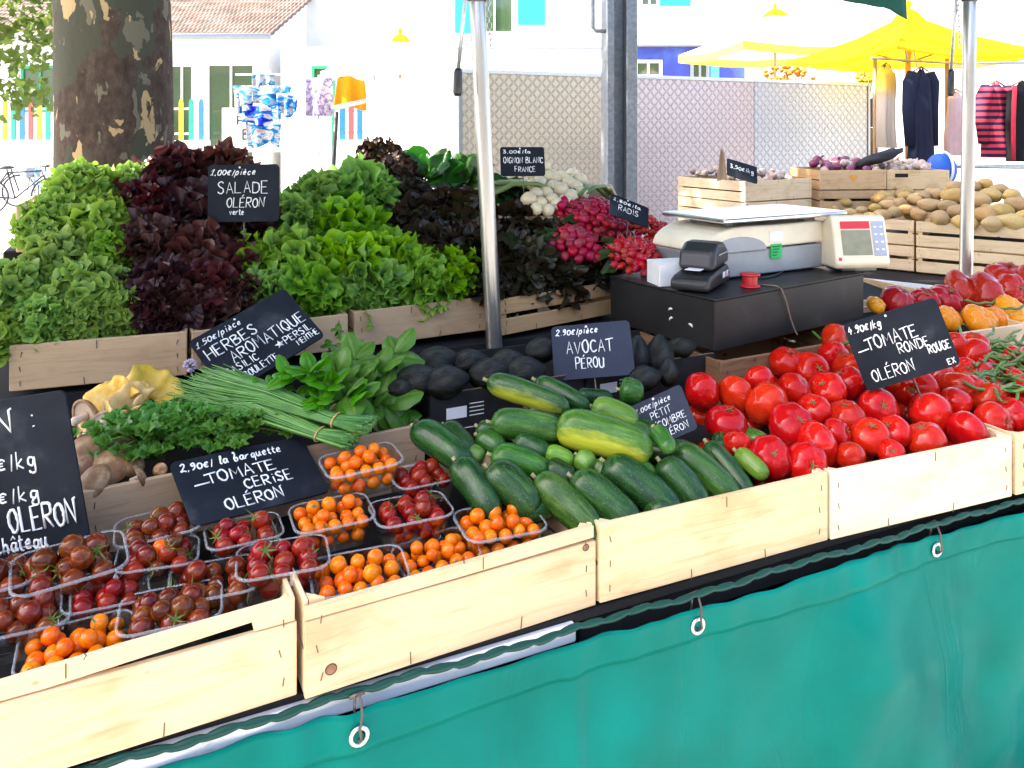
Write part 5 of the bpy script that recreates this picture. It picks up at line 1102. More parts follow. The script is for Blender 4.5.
# ================================================================ stall poles and canopy
def pole(pxt, pxb, Y, lab, rr, crank, chain, top=2.66):
    a, b2 = at(*pxb, Y), at(*pxt, Y); d = (b2-a)/(b2.z-a.z); base = a-d*a.z
    root = thing('canopy_pole', lab, 'pole', Matrix.Translation(base), 'poles carrying the green stall canopy')
    mb = MB(); mb.tube([d*0.02, d*1.0, d*1.85, d*top], rr, 24); mb.build('tube', ALU, root)
    mb = MB(); mb.lathe([(.001, 0), (.07, 0), (.07, .012), (rr+.006, .02), (rr+.006, .08)], 24); mb.build('foot', STEEL, root)
    p0 = b2-base; mb = MB(); mb.tube([p0+V((0, 0, -.004)), p0+V((0, 0, .07))], rr+.007, 20); mb.tube([p0+V((-.02, -.02, .02)), p0+V((crank[2]*.02, -.05, .02)), p0+V((crank[2]*.085, -.05, .015))], [.012, .012, .02], 12); mb.build('clamp', BLACKP, root)
    q = at(crank[0], 2, Y-.05)-base; q2 = at(crank[1], 72, Y-.05)-base; q3 = at(crank[1]-.4, 96, Y-.05)-base
    mb = MB(); mb.tube([q+V((0, 0, .06)), q, q2], .006, 10); hd = mb.build('crank_rod', STEEL, root)
    mb = MB(); mb.tube([q2+V((0, 0, .01)), q2, q3+V((0, 0, .01)), q3], [.008, .012, .013, .009], 14); mb.build('crank_grip', BLACKP, hd)
    mb = MB(); c0 = at(chain[0], 0, Y-.06)-base; c1 = at(chain[1], chain[2], Y-.06)-base; nl = 12; c0 = c0+(c0-c1)*.3
    for i in range(nl):
        c = c0.lerp(c1, i/(nl-1)); ln = (c1-c0).length/nl*.72; P = []
        for k in range(13):
            t_ = 2*PI*k/12; x = .006*math.cos(t_); z = ln*math.sin(t_); P.append(c+(V((x, 0, z)) if i % 2 else V((0, x, z))))
        mb.tube(P, .0016, 6, cap=False)
    mb.build('chain', STEEL, root)
    return root
pole((477, 0), (494.5, 350), 2.33, 'near aluminium canopy pole leaning slightly in front of the salads', .0235, (465, 458, -1), (488, 491, 48))
pole((970, 0), (966, 280), 3.19, 'right aluminium canopy pole before the potato crates', .0245, (956, 951, 1), (958, 960, 45))
GCAN = plain('dark_green_canvas', (.010, .085, .06), .75, .2)
root = thing('stall_canopy', 'dark green canvas stall canopy overhead with its hem showing at the upper right', 'canopy', Matrix.Translation(S(0, 0)) @ Matrix.Rotation(TH, 4, 'Z'))
s0, s1, t0, t1 = -3.1, 3.34, .16, 1.62
def can(u_, v_):
    s_ = s0+(s1-s0)*u_; t_ = t0+(t1-t0)*v_; k = 1-abs(t_-.88)/(1.3 if t_ < .88 else .74); e = min(1, (s1-s_)/.5)
    return V((s_, t_, 2.40+.42*(t1-t_)/(t1-t0)+.28*max(0, k)**.8*(.35+.65*e)+.012*noise.noise(V((s_*2, t_*3, 0)))))
mb = MB(); mb.grid(can, 90, 36); o = mb.build('roof_canvas', GCAN, root); sm = o.modifiers.new('t', 'SOLIDIFY'); sm.thickness = .002
def val(u_, v_):
    p = can(u_, 1); dr = .085+max(0, (u_-.80)/.20)*.05+.03*abs(math.sin(u_*(s1-s0)*PI/.42))**.6 + (.05 if u_ > .955 else 0)*((u_-.955)/.045)
    return V((p.x, p.y+.012+.01*math.sin(p.x*9)*v_, p.z-dr*v_))
mb = MB(); mb.grid(val, 160, 6); o = mb.build('valance', GCAN, root); sm = o.modifiers.new('t', 'SOLIDIFY'); sm.thickness = .002
for t_ in (t0+.03, .88, t1-.02):
    mb = MB(); z = can(.5, (t_-t0)/(t1-t0)).z-.035; mb.tube([(s0+.02, t_, z-.02), (s1-.06, t_, z-.02)], .014, 10); mb.build('canopy_bar', ALU, root)
for s_ in (-2.85, 3.2):
    mb = MB(); mb.tube([(s_, t0+.05, 2.64), (s_, .88, 2.55), (s_, t1-.03, 2.30)], .014, 10); mb.build('canopy_bar', ALU, root)
# ================================================================ steel post, booth panels
def Hpost():
    c = at(619, 130, 5.0); c.z = 0; w_ = .19; f_ = .045; th = .012; M = frame(c, math.radians(8))
    root = thing('steel_post', 'galvanised steel H post rising behind the radishes', 'post', M)
    mb = MB(); h = 6.5
    mb.box((-w_/2+.022, 0, h/2), (f_, .16, h), ch=.003); mb.box((w_/2-.034, 0, h/2), (.068, .16, h), ch=.003); mb.box((0, .02, h/2), (w_-.09, .02, h), ch=.001)
    mb.build('profile', POSTM, root, smooth=False)
    mb = MB(); mb.box((0, 0, .01), (.34, .34, .02)); mb.build('base_plate', STEEL, root, smooth=False)
    mb = MB(); zb = at(600, 32, 5).z; mb.tube([(-w_/2, -.03, zb), (-w_/2-.06, -.03, zb), (-w_/2-.08, -.03, zb+.02), (-w_/2-.08, -.03, zb+.9), (-w_/2, -.03, zb+.92)], .013, 10); mb.build('bracket', POSTM, root)
Hpost()
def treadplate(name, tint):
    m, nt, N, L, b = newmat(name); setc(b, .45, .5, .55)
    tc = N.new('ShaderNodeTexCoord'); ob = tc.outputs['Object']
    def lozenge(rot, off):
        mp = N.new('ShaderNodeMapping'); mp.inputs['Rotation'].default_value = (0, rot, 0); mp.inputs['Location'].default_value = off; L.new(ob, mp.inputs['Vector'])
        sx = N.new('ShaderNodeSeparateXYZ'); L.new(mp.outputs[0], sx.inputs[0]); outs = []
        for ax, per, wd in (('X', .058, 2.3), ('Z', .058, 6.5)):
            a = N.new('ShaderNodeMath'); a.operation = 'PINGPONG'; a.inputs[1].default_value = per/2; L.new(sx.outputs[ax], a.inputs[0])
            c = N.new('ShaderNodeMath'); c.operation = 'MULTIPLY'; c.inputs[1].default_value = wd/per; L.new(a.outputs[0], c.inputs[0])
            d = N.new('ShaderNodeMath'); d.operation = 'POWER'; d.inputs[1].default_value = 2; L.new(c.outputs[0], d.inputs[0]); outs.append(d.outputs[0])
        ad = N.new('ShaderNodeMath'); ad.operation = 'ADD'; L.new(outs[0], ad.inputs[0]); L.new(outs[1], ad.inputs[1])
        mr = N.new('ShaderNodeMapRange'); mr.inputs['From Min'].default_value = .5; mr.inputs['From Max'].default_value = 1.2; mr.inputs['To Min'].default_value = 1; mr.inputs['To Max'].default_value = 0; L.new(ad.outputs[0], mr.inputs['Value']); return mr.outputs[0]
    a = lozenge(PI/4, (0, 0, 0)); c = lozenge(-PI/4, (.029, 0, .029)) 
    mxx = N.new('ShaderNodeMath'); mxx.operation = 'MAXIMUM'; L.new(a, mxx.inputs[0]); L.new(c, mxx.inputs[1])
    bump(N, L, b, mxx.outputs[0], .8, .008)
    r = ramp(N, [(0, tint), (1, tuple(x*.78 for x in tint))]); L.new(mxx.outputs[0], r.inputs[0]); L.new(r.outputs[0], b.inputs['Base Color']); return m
TPS = [treadplate('tread_plate_reflect_warm', (.66, .56, .42)), treadplate('tread_plate_reflect_rosy', (.66, .56, .55)), treadplate('tread_plate_reflect_cool', (.60, .62, .65))]  # panel tints paint coloured reflections into the base colour
PA, PB_ = V((-.375, 6.0, 0)), V((3.47, 7.8, 0)); pd = PB_-PA; pan = math.atan2(pd.y, pd.x); pl = pd.length
root = thing('booth', 'enclosure of diamond tread plate and white panels behind the stall', 'booth', frame(PA, pan))
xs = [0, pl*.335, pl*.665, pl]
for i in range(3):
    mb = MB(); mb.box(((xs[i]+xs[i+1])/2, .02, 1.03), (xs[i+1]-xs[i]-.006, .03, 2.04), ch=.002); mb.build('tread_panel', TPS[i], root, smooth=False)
    mb = MB(); mb.box(((xs[i]+xs[i+1])/2, .02, 2.065), (xs[i+1]-xs[i]-.004, .05, .03), ch=.003); mb.build('top_rail', WHITE, root, smooth=False)
PW = V((-1.30, 7.25, 0)); pv = PW-PA; mb = MB(); mb.box((pv.length/2, 0, 1.03), (pv.length-.03, .03, 2.05)); mb.build('white_panel', plain('grey_white_panel', (.55, .55, .54), .5), root, (frame(PA, pan)).inverted() @ frame(PA, math.atan2(pv.y, pv.x)) @ Matrix.Translation((.02, 0, 0)), smooth=False)
mb = MB(); mb.box((-.012, .012, 1.04), (.03, .03, 2.08), ch=.003); mb.build('corner_post', GREY, root, smooth=False)
mb = MB(); mb.box((pl+.015, .02, 1.04), (.03, .05, 2.08), ch=.003); mb.build('end_post', STEEL, root, smooth=False)
# ================================================================ potato and shallot stall
KA = math.radians(-38); KU = V((math.cos(KA), math.sin(KA), 0)); KW = V((-math.sin(KA), math.cos(KA), 0))
ta = atz(825, 276, .75)
root = thing('side_table', 'grey edged market table under the potato crates', 'table', frame(V((ta.x, ta.y, 0)), KA))
mb = MB(); mb.box((.2, .75, .735), (2.6, 1.5, .03)); mb.build('table_top', DARK, root, smooth=False)
mb = MB(); mb.box((.2, -.012, .73), (2.6, .022, .07), ch=.004); mb.build('edge_strip', pm('grey_edge', [(.3, (.40, .43, .48)), (.7, (.5, .53, .57))], 20, rough=.5), root, smooth=False)
for x, y in ((-.8, .1), (.25, .1), (1.3, .1), (-.8, 1.3), (1.3, 1.3)):
    mb = MB(); mb.box((x, y, .36), (.04, .04, .72)); mb.build('leg', STEEL, root, smooth=False)
mb = MB(); mb.tube([(.25, .1, .35), (.6, .1, .7)], .012, 8); mb.build('brace', STEEL, root)
pa = atz(915, 221, 1.07); kz = .757; kh = .155
for i in range(-1, 2):
    for k in range(2):
        p = V((pa.x, pa.y, kz+k*(kh+.002)))+KU*(i*.60+.006)
        crate(p, KA+(.02 if i else 0), .585, .42, kh, ['pale crate at the bottom of the left potato stack, mostly behind the scale display', 'lower pale slatted crate under the potatoes left of the right pole', 'lower pale slatted crate under the potatoes at the right picture edge', 'pale crate of small potatoes behind the scale display', 'pale slatted crate of large potatoes behind the right pole', 'upper pale slatted crate of potatoes at the right picture edge'][k*3+i+1], 'pale slatted potato crates', WOOD_F, 'split', seed=40+i+3*k, liner=(.03, .06) if k else None)
POT = pm('potato_skin', [(.3, (.36, .21, .065)), (.55, (.50, .33, .12)), (.75, (.32, .19, .07))], 9, rough=.65, var=(.012, .1, .2), bp=.15, bscale=70, detail=6)
def lump(seed, k=.12):
    of = V((seed*7.7, 0, 0)); mb = MB(); mb.sph((0, 0, 0), 1, 20, 14, 0, lambda d, p, th, ph: V((p.x*1.35, p.y*.9, p.z*.82))*(1+k*noise.noise(d*1.3+of)*1.6)); return mb
PM_ = [lump(i).mesh('potato', POT) for i in range(5)]
KP = V((pa.x, pa.y, 1.085)); KN = KU.cross((KW*.6+V((0, 0, .19)))).normalized()
R = random.Random(15)
pots = [(955, 196, 22), (975, 200, 26), (1000, 212, 24), (985, 215, 26), (962, 212, 22), (940, 218, 20), (1010, 222, 22), (1020, 205, 22), (930, 205, 18), (990, 196, 20), (1012, 196, 18), (972, 186, 16), (1000, 190, 16), (948, 206, 16), (1030, 218, 24), (1040, 205, 24), (965, 222, 20), (992, 224, 20),
        (918, 214, 15), (906, 210, 14), (895, 212, 15), (882, 215, 14), (870, 217, 13), (858, 218, 12), (900, 203, 15), (888, 205, 14), (915, 200, 15), (925, 196, 14), (938, 194, 14), (875, 208, 12), (862, 211, 12), (850, 213, 12), (880, 199, 13), (905, 196, 12), (845, 219, 11), (955, 186, 14), (985, 184, 14)]
for i, (px, py, d) in enumerate(pots):
    c = hit(px, py, KP, KN); sc = d/2*c.y/F*.92
    M = Matrix.Translation(c) @ Matrix.Rotation(R.uniform(0, 6.28), 4, 'Z') @ Matrix.Rotation(R.gauss(0, .5), 4, 'X') @ Matrix.Scale(max(.03, min(.062, sc)), 4)
    tag(link('potato', R.choice(PM_), None, M), 'brown potato in the heap around the right pole', 'potato', 'potatoes heaped in the pale crates')
for i in range(60):
    p = KP+KU*R.uniform(-.55, 1.1)+KW*R.uniform(.05, .62); h = (p-KP).dot(KW)*.19/.6; c = V((p.x, p.y, 1.085+h-.05+R.uniform(-.01, .015)))
    tag(link('potato', R.choice(PM_), None, Matrix.Translation(c) @ Matrix.Rotation(R.uniform(0, 6.28), 4, 'Z') @ Matrix.Scale(R.uniform(.032, .045), 4)), 'brown potato in the lower layer of the heap by the right pole', 'potato', 'potatoes under the top layer')
# shallot / garlic crates
GAR = pm('shallot_skin', [(.3, (.40, .26, .19)), (.55, (.58, .44, .36)), (.75, (.66, .56, .48))], 12, stretch=(2, 2, .5), rough=.5, var=(.02, .2, .2))
REDO = pm('red_onion', [(.3, (.13, .015, .05)), (.65, (.24, .04, .10))], 10, stretch=(2, 2, .5), rough=.3, coat=.2, var=(.01, .1, .2))
GM = (lambda q: (q.lathe([(.001, -.85), (.4, -.8), (.85, -.4), (1, 0), (.85, .42), (.45, .85), (.2, 1.3), (.12, 1.7), (.001, 1.75)], 16), q.mesh('shallot', GAR))[1])(MB())
ROM = OM.copy(); ROM.name = 'red_onion'; ROM.materials[0] = REDO
def stack(corner, ang, w_, d, ztop, n, labs, grp, h=.135, seed=0):
    top = None
    for k in range(n):
        cr_ = crate(V((corner.x, corner.y, ztop-(k+1)*(h+.002))), ang, w_, d, h, labs[k], grp, WOOD_F if seed != 2 else WOOD_S, 'plain' if k != 1 else 'split', seed=seed*10+k, liner=(.06, .09) if k == 0 else None); top = top or cr_
    return top
c1 = at(745, 181, 5.05)
LAB = lambda a: ['top crate of the %s' % a, 'second crate from the top of the %s' % a, 'third crate down in the %s' % a, 'bottom crate of the %s' % a]
n_st = 4
stack(c1, math.radians(30), .62, .62, c1.z, 4, LAB('shallot stack with the tiny black price board'), 'stacked crates of shallots', seed=1)
c2 = at(820, 170, 5.35); T2 = stack(c2, math.radians(4), .46, .5, c2.z, 4, LAB('middle stack, holding red onions'), 'stacked crates of shallots', seed=2)
c3 = at(887, 170, 5.4); T3 = stack(c3, math.radians(2), .43, .5, c3.z, 4, LAB('right stack, holding pale pink shallots'), 'stacked crates of shallots', seed=3)
mb = MB(); mb.prism([(.23+.030*math.sin(a)**3, -.0012, .085+.024*(math.cos(a)-.3*math.cos(2*a)-.12*math.cos(3*a))) for a in [2*PI*k/24 for k in range(24)]], (0, .0008, 0)); fixn(mb.build('heart_sticker', plain('orange_sticker', (.62, .30, .06), .6), T2, smooth=False))
mb = MB(); mb.box((.10, -.0004, .10), (.09, .0016, .026), ch=.0007); mb.build('handle_slot', DARK, T3, smooth=False)
R = random.Random(31)
for (corner, ang, w_, d, mesh, n, sc, lab, grp) in ((c1, 30, .62, .62, GM, 90, .022, 'pale shallot loose in the crate with the tiny black price board', 'shallots'), (c2, 4, .46, .5, ROM, 22, .034, 'red onion in the middle crate below the navy jacket', 'red onions'), (c2, 4, .46, .5, GM, 22, .026, 'pale onion mixed among the red onions', 'pale onions'), (c3, 2, .43, .5, GM, 40, .029, 'pinkish shallot heaped in the right crate', 'pink shallots')):
    M0 = frame(corner, math.radians(ang))
    for i in range(n):
        x, y = R.uniform(.04, w_-.04), R.uniform(.03, d-.05); z = -.02+.06*min(1, y/.3)*(1-abs(x/w_-.5)*.5)+R.uniform(-.012, .018)
        tag(link(mesh.name.split('.')[0], mesh, None, M0 @ Matrix.Translation((x, y, z)) @ rot_to(V((R.gauss(0, 1), R.gauss(0, 1), R.gauss(.2, .6))).normalized(), 0) @ Matrix.Scale(sc*R.uniform(.8, 1.2), 4)), lab, 'onion' if mesh is not GM else 'shallot', grp)
tag(link('paper_scrap', (lambda q: (q.grid(lambda u_, v_: V(((u_-.5)*.07*(1-v_*.7), .03*math.sin(u_*3), v_*.2+.02*u_)), 6, 8), q.mesh('paper_scrap', plain('brown_paper', (.45, .33, .22), .8)))[1])(MB()), None, Matrix.Translation(at(722, 182, 5.15))), 'brown torn paper standing up among the shallots', 'paper')
tag(link('dark_cloth', (lambda q: (q.sph((0, 0, 0), (.17, .08, .035), 20, 10, 0, lambda d, p, th, ph: p*(1+.3*noise.noise(d*2))), q.mesh('dark_cloth', plain('black_cloth', (.015, .015, .018), .8)))[1])(MB()), None, Matrix.Translation(at(880, 157, 5.5)) @ Matrix.Rotation(-.3, 4, 'Y')), 'crumpled black bag lying on the red onions', 'bag')
# ================================================================ plane tree by the stall
m, nt, N, L, b = newmat('plane_bark'); setc(b, .85, .15)
vec = coords(N, L, (1, 1, .55), False)
dn = N.new('ShaderNodeTexNoise'); dn.inputs['Scale'].default_value = 7; dn.inputs['Detail'].default_value = 4; L.new(vec, dn.inputs['Vector'])
ad = N.new('ShaderNodeVectorMath'); ad.operation = 'MULTIPLY_ADD'; ad.inputs[1].default_value = (.22, .22, .22); L.new(dn.outputs['Color'], ad.inputs[0]); L.new(vec, ad.inputs[2])
fine = noi(N, L, coords(N, L, (1, 1, .6), False), 26, 9, .7)
base = ramp(N, [(.3, (.030, .021, .015)), (.5, (.062, .043, .031)), (.7, (.095, .07, .052))]); L.new(fine, base.inputs[0])
col = base.outputs[0]
for sc, th, c, off in ((4.0, .52, (.06, .06, .04), 0), (11, .60, (.14, .125, .085), 3.1), (9.5, .615, (.40, .28, .14), 7.7)):
    n_ = N.new('ShaderNodeTexNoise'); n_.inputs['Scale'].default_value = sc; n_.inputs['Detail'].default_value = 2.5
    o_ = N.new('ShaderNodeVectorMath'); o_.operation = 'ADD'; o_.inputs[1].default_value = (off, off*.7, off*1.3); L.new(ad.outputs[0], o_.inputs[0]); L.new(o_.outputs[0], n_.inputs['Vector'])
    r = ramp(N, [(th, (0, 0, 0)), (th+.012, (1, 1, 1))]); L.new(n_.outputs['Fac'], r.inputs[0])
    mx = N.new('ShaderNodeMix'); mx.data_type = 'RGBA'; L.new(r.outputs[0], mx.inputs[0]); L.new(col, mx.inputs[6]); mx.inputs[7].default_value = (*c, 1); col = mx.outputs[2]
L.new(col, b.inputs['Base Color']); bump(N, L, b, fine, .7, .012)
BARK = m
L_PLA = leafmat('plane_leaf', (.12, .22, .03), (.11, .20, .02), (.14, .25, .03), .5, .45, (.02, .1, .25), 10)
def crown(centre_list, n, size, seed):
    R_ = random.Random(seed); mb = MB()
    for i in range(n):
        c, rad = R_.choice(centre_list); d = V((R_.gauss(0, 1), R_.gauss(0, 1), R_.gauss(0, .8))).normalized()*rad*R_.random()**.45
        p = V(c)+d; a = V((R_.gauss(0, 1), R_.gauss(0, 1), R_.gauss(-.3, .6))).normalized(); s_ = size*R_.uniform(.6, 1.3)
        x = a.orthogonal().normalized(); x = Matrix.Rotation(R_.uniform(0, 6.28), 3, a) @ x; y = a.cross(x)
        # five lobed leaf
        out = []
        for k in range(10):
            t_ = 2*PI*k/10; rr = s_*(1 if k % 2 == 0 else .55)*(1.15 if k == 0 else 1); out.append(p+x*math.cos(t_)*rr+y*math.sin(t_)*rr+a*(.15*s_*math.cos(2*t_)))
        mb.add([p]+out, [(0, 1+k, 1+(k+1) % 10) for k in range(10)], 0, [0.2]+[.5+.5*(k % 2 == 0) for k in range(10)])
    return mb
def limb(mb, p, d, L_, r0, depth, R_, tips):
    pts = [V(p)]; rs = [r0]; d = V(d).normalized()
    for i in range(6): d = (d+V((R_.gauss(0, .12), R_.gauss(0, .12), R_.gauss(.03, .08)))).normalized(); pts.append(pts[-1]+d*L_/6); rs.append(r0*(1-.09*(i+1)))
    mb.tube(pts, rs, 10)
    if depth == 0: tips.append(pts[-1]); return
    for k in range(3): limb(mb, pts[3+k], (d+V((R_.gauss(0, .7), R_.gauss(0, .7), R_.gauss(.15, .3)))).normalized(), L_*.65, rs[3+k]*.6, depth-1, R_, tips)
def plane_tree(base, r0, h, lab, seed, nleaf, limbs, size=.10, rad=1.0, extra=()):
    R_ = random.Random(seed); root = thing('plane_tree', lab, 'tree', Matrix.Translation(base)); mb = MB()
    def tr(u_, v_):
        a = 2*PI*u_; z = h*v_; r = r0*(1+.35*math.exp(-z*3.2))*(1-.10*v_); q = V((math.cos(a), math.sin(a), z*.8)); r *= 1+.05*noise.noise(q*1.4+V((seed, 0, 0)))+.015*noise.noise(q*5)
        return V((r*math.cos(a)+.02*math.sin(z*1.1), r*math.sin(a), z))
    mb.grid(tr, 48, 60); mb.build('trunk', BARK, root)
    mb = MB(); tips = []
    for (d, L_, r_) in limbs: limb(mb, (0, 0, h-.15), d, L_, r_, 2, R_, tips)
    mb.build('limbs', BARK, root)
    crown([(t_, rad) for t_ in tips]+list(extra), nleaf, size, seed).build('crown', L_PLA, root)
tb = at(110, 130, 3.75); tb.z = 0
plane_tree(tb, .262, 4.2, 'thick plane tree trunk with flaking cream and olive bark behind the salads', 3, 9500, [((-.8, .3, .8), 2.6, .17), ((.7, .5, .9), 2.6, .16), ((.1, -.6, 1), 2.2, .14), ((-.2, 1, .8), 2.4, .15)], .12, 1.1, [((-2.0, -.5, 4.4), .9), ((-2.8, -.9, 5.2), 1.1), ((-1.4, -.6, 4.0), .6), ((-3.4, -1, 6), 1.1)])  # extra clumps added to the unseen crown to shade the trunk
t2 = V((-6.6, 9.2, 0))
plane_tree(t2, .2, 3.0, 'leafy plane tree whose sunlit branch hangs in at the upper left corner', 9, 1700, [((.9, -.1, .45), 1.9, .10), ((.3, .9, 1), 2.0, .12)], .075, .6, [((.95, .0, 2.0), .4), ((.85, .1, 2.5), .5), ((1.1, .1, 2.9), .45), ((.7, 0, 3.2), .5), ((1.0, 0, 3.6), .5)])
# ================================================================ buildings
STUC = pm('white_render', [(.3, (.78, .77, .74)), (.7, (.84, .83, .80))], 3, rough=.9, spec=.1, detail=6, bp=.1, bscale=30)
GLASS = plain('window_glass', (.06, .10, .05), .04, .8); FRAME_ = plain('window_frame', (.78, .78, .78), .4); TURQ = plain('turquoise_paint', (.02, .42, .40), .5); GRN = plain('green_paint', (.02, .30, .12), .5)  # glass tinted green in place of reflected foliage
TILE = pm('roof_tile', [(.3, (.11, .08, .065)), (.5, (.18, .135, .11)), (.7, (.25, .205, .175))], 2.2, rough=.85, spec=.1, detail=6)
def bx(name, x0, x1, y0, y1, z0, z1, mat, parent, ch=.004):
    mb = MB(); mb.box(((x0+x1)/2, (y0+y1)/2, (z0+z1)/2), (abs(x1-x0), abs(y1-y0), z1-z0), ch=ch); return mb.build(name, mat, parent, smooth=False)
def X(px, Y): return (px-CX)/F*Y
def Z(py, Y): return EYE-(py-HY)/F*Y
def window(parent, x0, x1, z0, z1, Y, name='window', mull=1, fm=None):
    mb = MB(); f_ = .07
    mb.box(((x0+x1)/2, Y-.03, z1-f_/2), (x1-x0, .06, f_)); mb.box(((x0+x1)/2, Y-.03, z0+f_/2), (x1-x0, .06, f_))
    mb.box((x0+f_/2, Y-.03, (z0+z1)/2), (f_, .06, z1-z0-2*f_-.002)); mb.box((x1-f_/2, Y-.03, (z0+z1)/2), (f_, .06, z1-z0-2*f_-.002))
    for k in range(mull): mb.box((x0+(x1-x0)*(k+1)/(mull+1), Y-.028, (z0+z1)/2), (f_*.7, .05, z1-z0-2*f_-.002))
    o = mb.build(name, fm or FRAME_, parent, smooth=False)
    mb = MB(); mb.box(((x0+x1)/2, Y-.008, (z0+z1)/2), (x1-x0-f_, .012, z1-z0-f_)); mb.build('pane', GLASS, o, smooth=False)
YB = 20.0
root = thing('school_house', 'low white house with pinkish tiled roof and glass door at the upper left', 'house', Matrix.Identity(4))
xr = X(272, YB); xl = -20.0; ze = Z(36, YB)
bx('wall', xl, xr-.15, YB, YB+8, 0, ze, STUC, root)
mb = MB(); nc = 130
def roof(u_, v_):
    x = xl-.3+(xr+.1-xl+.3)*u_; cyc = u_*nc; row = v_*16; return V((x, YB-.45+6.5*v_, ze-.05+2.5*v_+.085*abs(math.sin(PI*cyc))-.06*(row-math.floor(row))))
mb.grid(roof, nc*4, 48); mb.build('tiled_roof', TILE, root)
mb = MB(); mb.prism([(xr-.16, YB, ze-.02), (xr-.16, YB+8, ze-.02), (xr-.16, YB+6.2, ze+2.35)], (.02, 0, 0)); fixn(mb.build('gable', STUC, root, smooth=False))
mb = MB(); mb.tube([(xl, YB-.5, ze-.06), (xr+.1, YB-.5, ze-.06)], .075, 10); mb.build('gutter', GREY, root)
window(root, X(170, YB), X(195, YB), Z(148, YB), Z(64, YB), YB); window(root, X(207, YB), X(256, YB), .05, Z(63, YB), YB, 'glass_door', 1)
window(root, X(22, YB), X(60, YB), Z(112, YB), Z(66, YB), YB, 'window', 1, GRN)
# coloured picket fence on its low wall
YF = 18.5
PCOL = {'yellow': (.55, .38, .01), 'teal': (.01, .22, .17), 'blue': (.01, .14, .42), 'red': (.42, .06, .06)}
PMAT = {k: plain('picket_'+k, v, .6) for k, v in PCOL.items()}
def fence(px0, px1, lab, seq, Yf=YF):
    root = thing('picket_fence', lab, 'fence', Matrix.Translation((0, 0, 0))); n = max(3, int((px1-px0)/8.2)); z0, z1 = Z(140, Yf), Z(99, Yf)
    for i in range(n):
        x = X(px0+(px1-px0)*(i+.5)/n, Yf); mb = MB(); w_ = .105
        mb.prism([(x-w_/2, Yf, z0), (x+w_/2, Yf, z0), (x+w_/2, Yf, z1-.09), (x+w_*.25, Yf, z1), (x-w_*.25, Yf, z1), (x-w_/2, Yf, z1-.09)], (0, .03, 0)); fixn(mb.build('picket', PMAT[seq[i % len(seq)]], root, smooth=False))
    for z in (z0+.12, z1-.25): bx('rail', X(px0, Yf), X(px1, Yf), Yf+.032, Yf+.07, z, z+.05, WHITE, root)
    bx('low_wall', X(px0, Yf)-.05, X(px1, Yf)+.05, Yf-.08, Yf+.14, 0, z0-.01, STUC, root)
fence(-60, 52, 'coloured picket fence left of the plane tree trunk', ['yellow', 'teal', 'blue', 'red', 'yellow', 'teal', 'blue'])
fence(166, 206, 'coloured picket fence right of the plane tree trunk', ['red', 'yellow', 'teal', 'blue', 'red'])
fence(338, 364, 'coloured picket fence below the orange cloth', ['blue', 'red', 'blue', 'teal', 'yellow', 'red', 'teal'], 15.5)
# two storey white house with turquoise shutters
Y2 = 24.0
root = thing('white_house', 'tall white rendered house with turquoise shutters across the back', 'house', Matrix.Identity(4))
bx('wall', X(299, Y2), 19, Y2, Y2+8, 0, 9.5, STUC, root); mb = MB(); mb.tube([(X(302, Y2), Y2-.06, 0), (X(302, Y2), Y2-.06, 9)], .06, 8); mb.build('downpipe', WHITE, root)
for a, b2, yb in ((455, 471, 33), (518, 545, 25), (660, 690, 6)):
    z0 = Z(yb, Y2); o = bx('shutter', X(a, Y2), X(b2, Y2), Y2-.06, Y2-.01, z0, z0+1.5, TURQ, root)
window(root, X(475, Y2), X(514, Y2), Z(34, Y2), Z(34, Y2)+1.5, Y2); window(root, X(640, Y2), X(659, Y2), Z(7, Y2), Z(7, Y2)+1.5, Y2)
Y3 = 19.5
root = thing('white_annex', 'single storey white annexe with a thin dark coping behind the white parasol', 'house', Matrix.Identity(4))
bx('wall', X(281, Y3), X(632, Y3), Y3, Y3+3, 0, Z(49, Y3), STUC, root); bx('coping', X(281, Y3)-.02, X(632, Y3)+.05, Y3-.06, Y3+3, Z(49, Y3)+.002, Z(49, Y3)+.05, GREY, root)
window(root, X(312, Y3), X(335, Y3), Z(150, Y3), Z(66, Y3), Y3, 'doorway', 0, GRN)
Y4 = 17.5
MURAL = pm('blue_mural', [(.25, (.04, .05, .30)), (.5, (.06, .09, .42)), (.66, (.10, .20, .60)), (.72, (.75, .78, .85))], 1.6, rough=.8, detail=7)
root = thing('mural_house', 'small blue painted house with white spray patterns above the tread plate', 'house', Matrix.Identity(4))
bx('wall', X(628, Y4), X(745, Y4), Y4, Y4+3, 0, Z(47, Y4), MURAL, root); bx('roof_edge', X(626, Y4), X(712, Y4), Y4-.3, Y4+3, Z(47, Y4)+.003, Z(45, Y4), GREY, root)
window(root, X(634, Y4), X(662, Y4), Z(78, Y4), Z(60, Y4), Y4); window(root, X(690, Y4), X(709, Y4), .05, Z(60, Y4), Y4, 'door', 1, GREY)
bx('light_blue_panel', X(710, Y4), X(719, Y4), Y4-.03, Y4-.005, .05, Z(60, Y4), plain('sky_blue', (.12, .5, .75), .6), root)
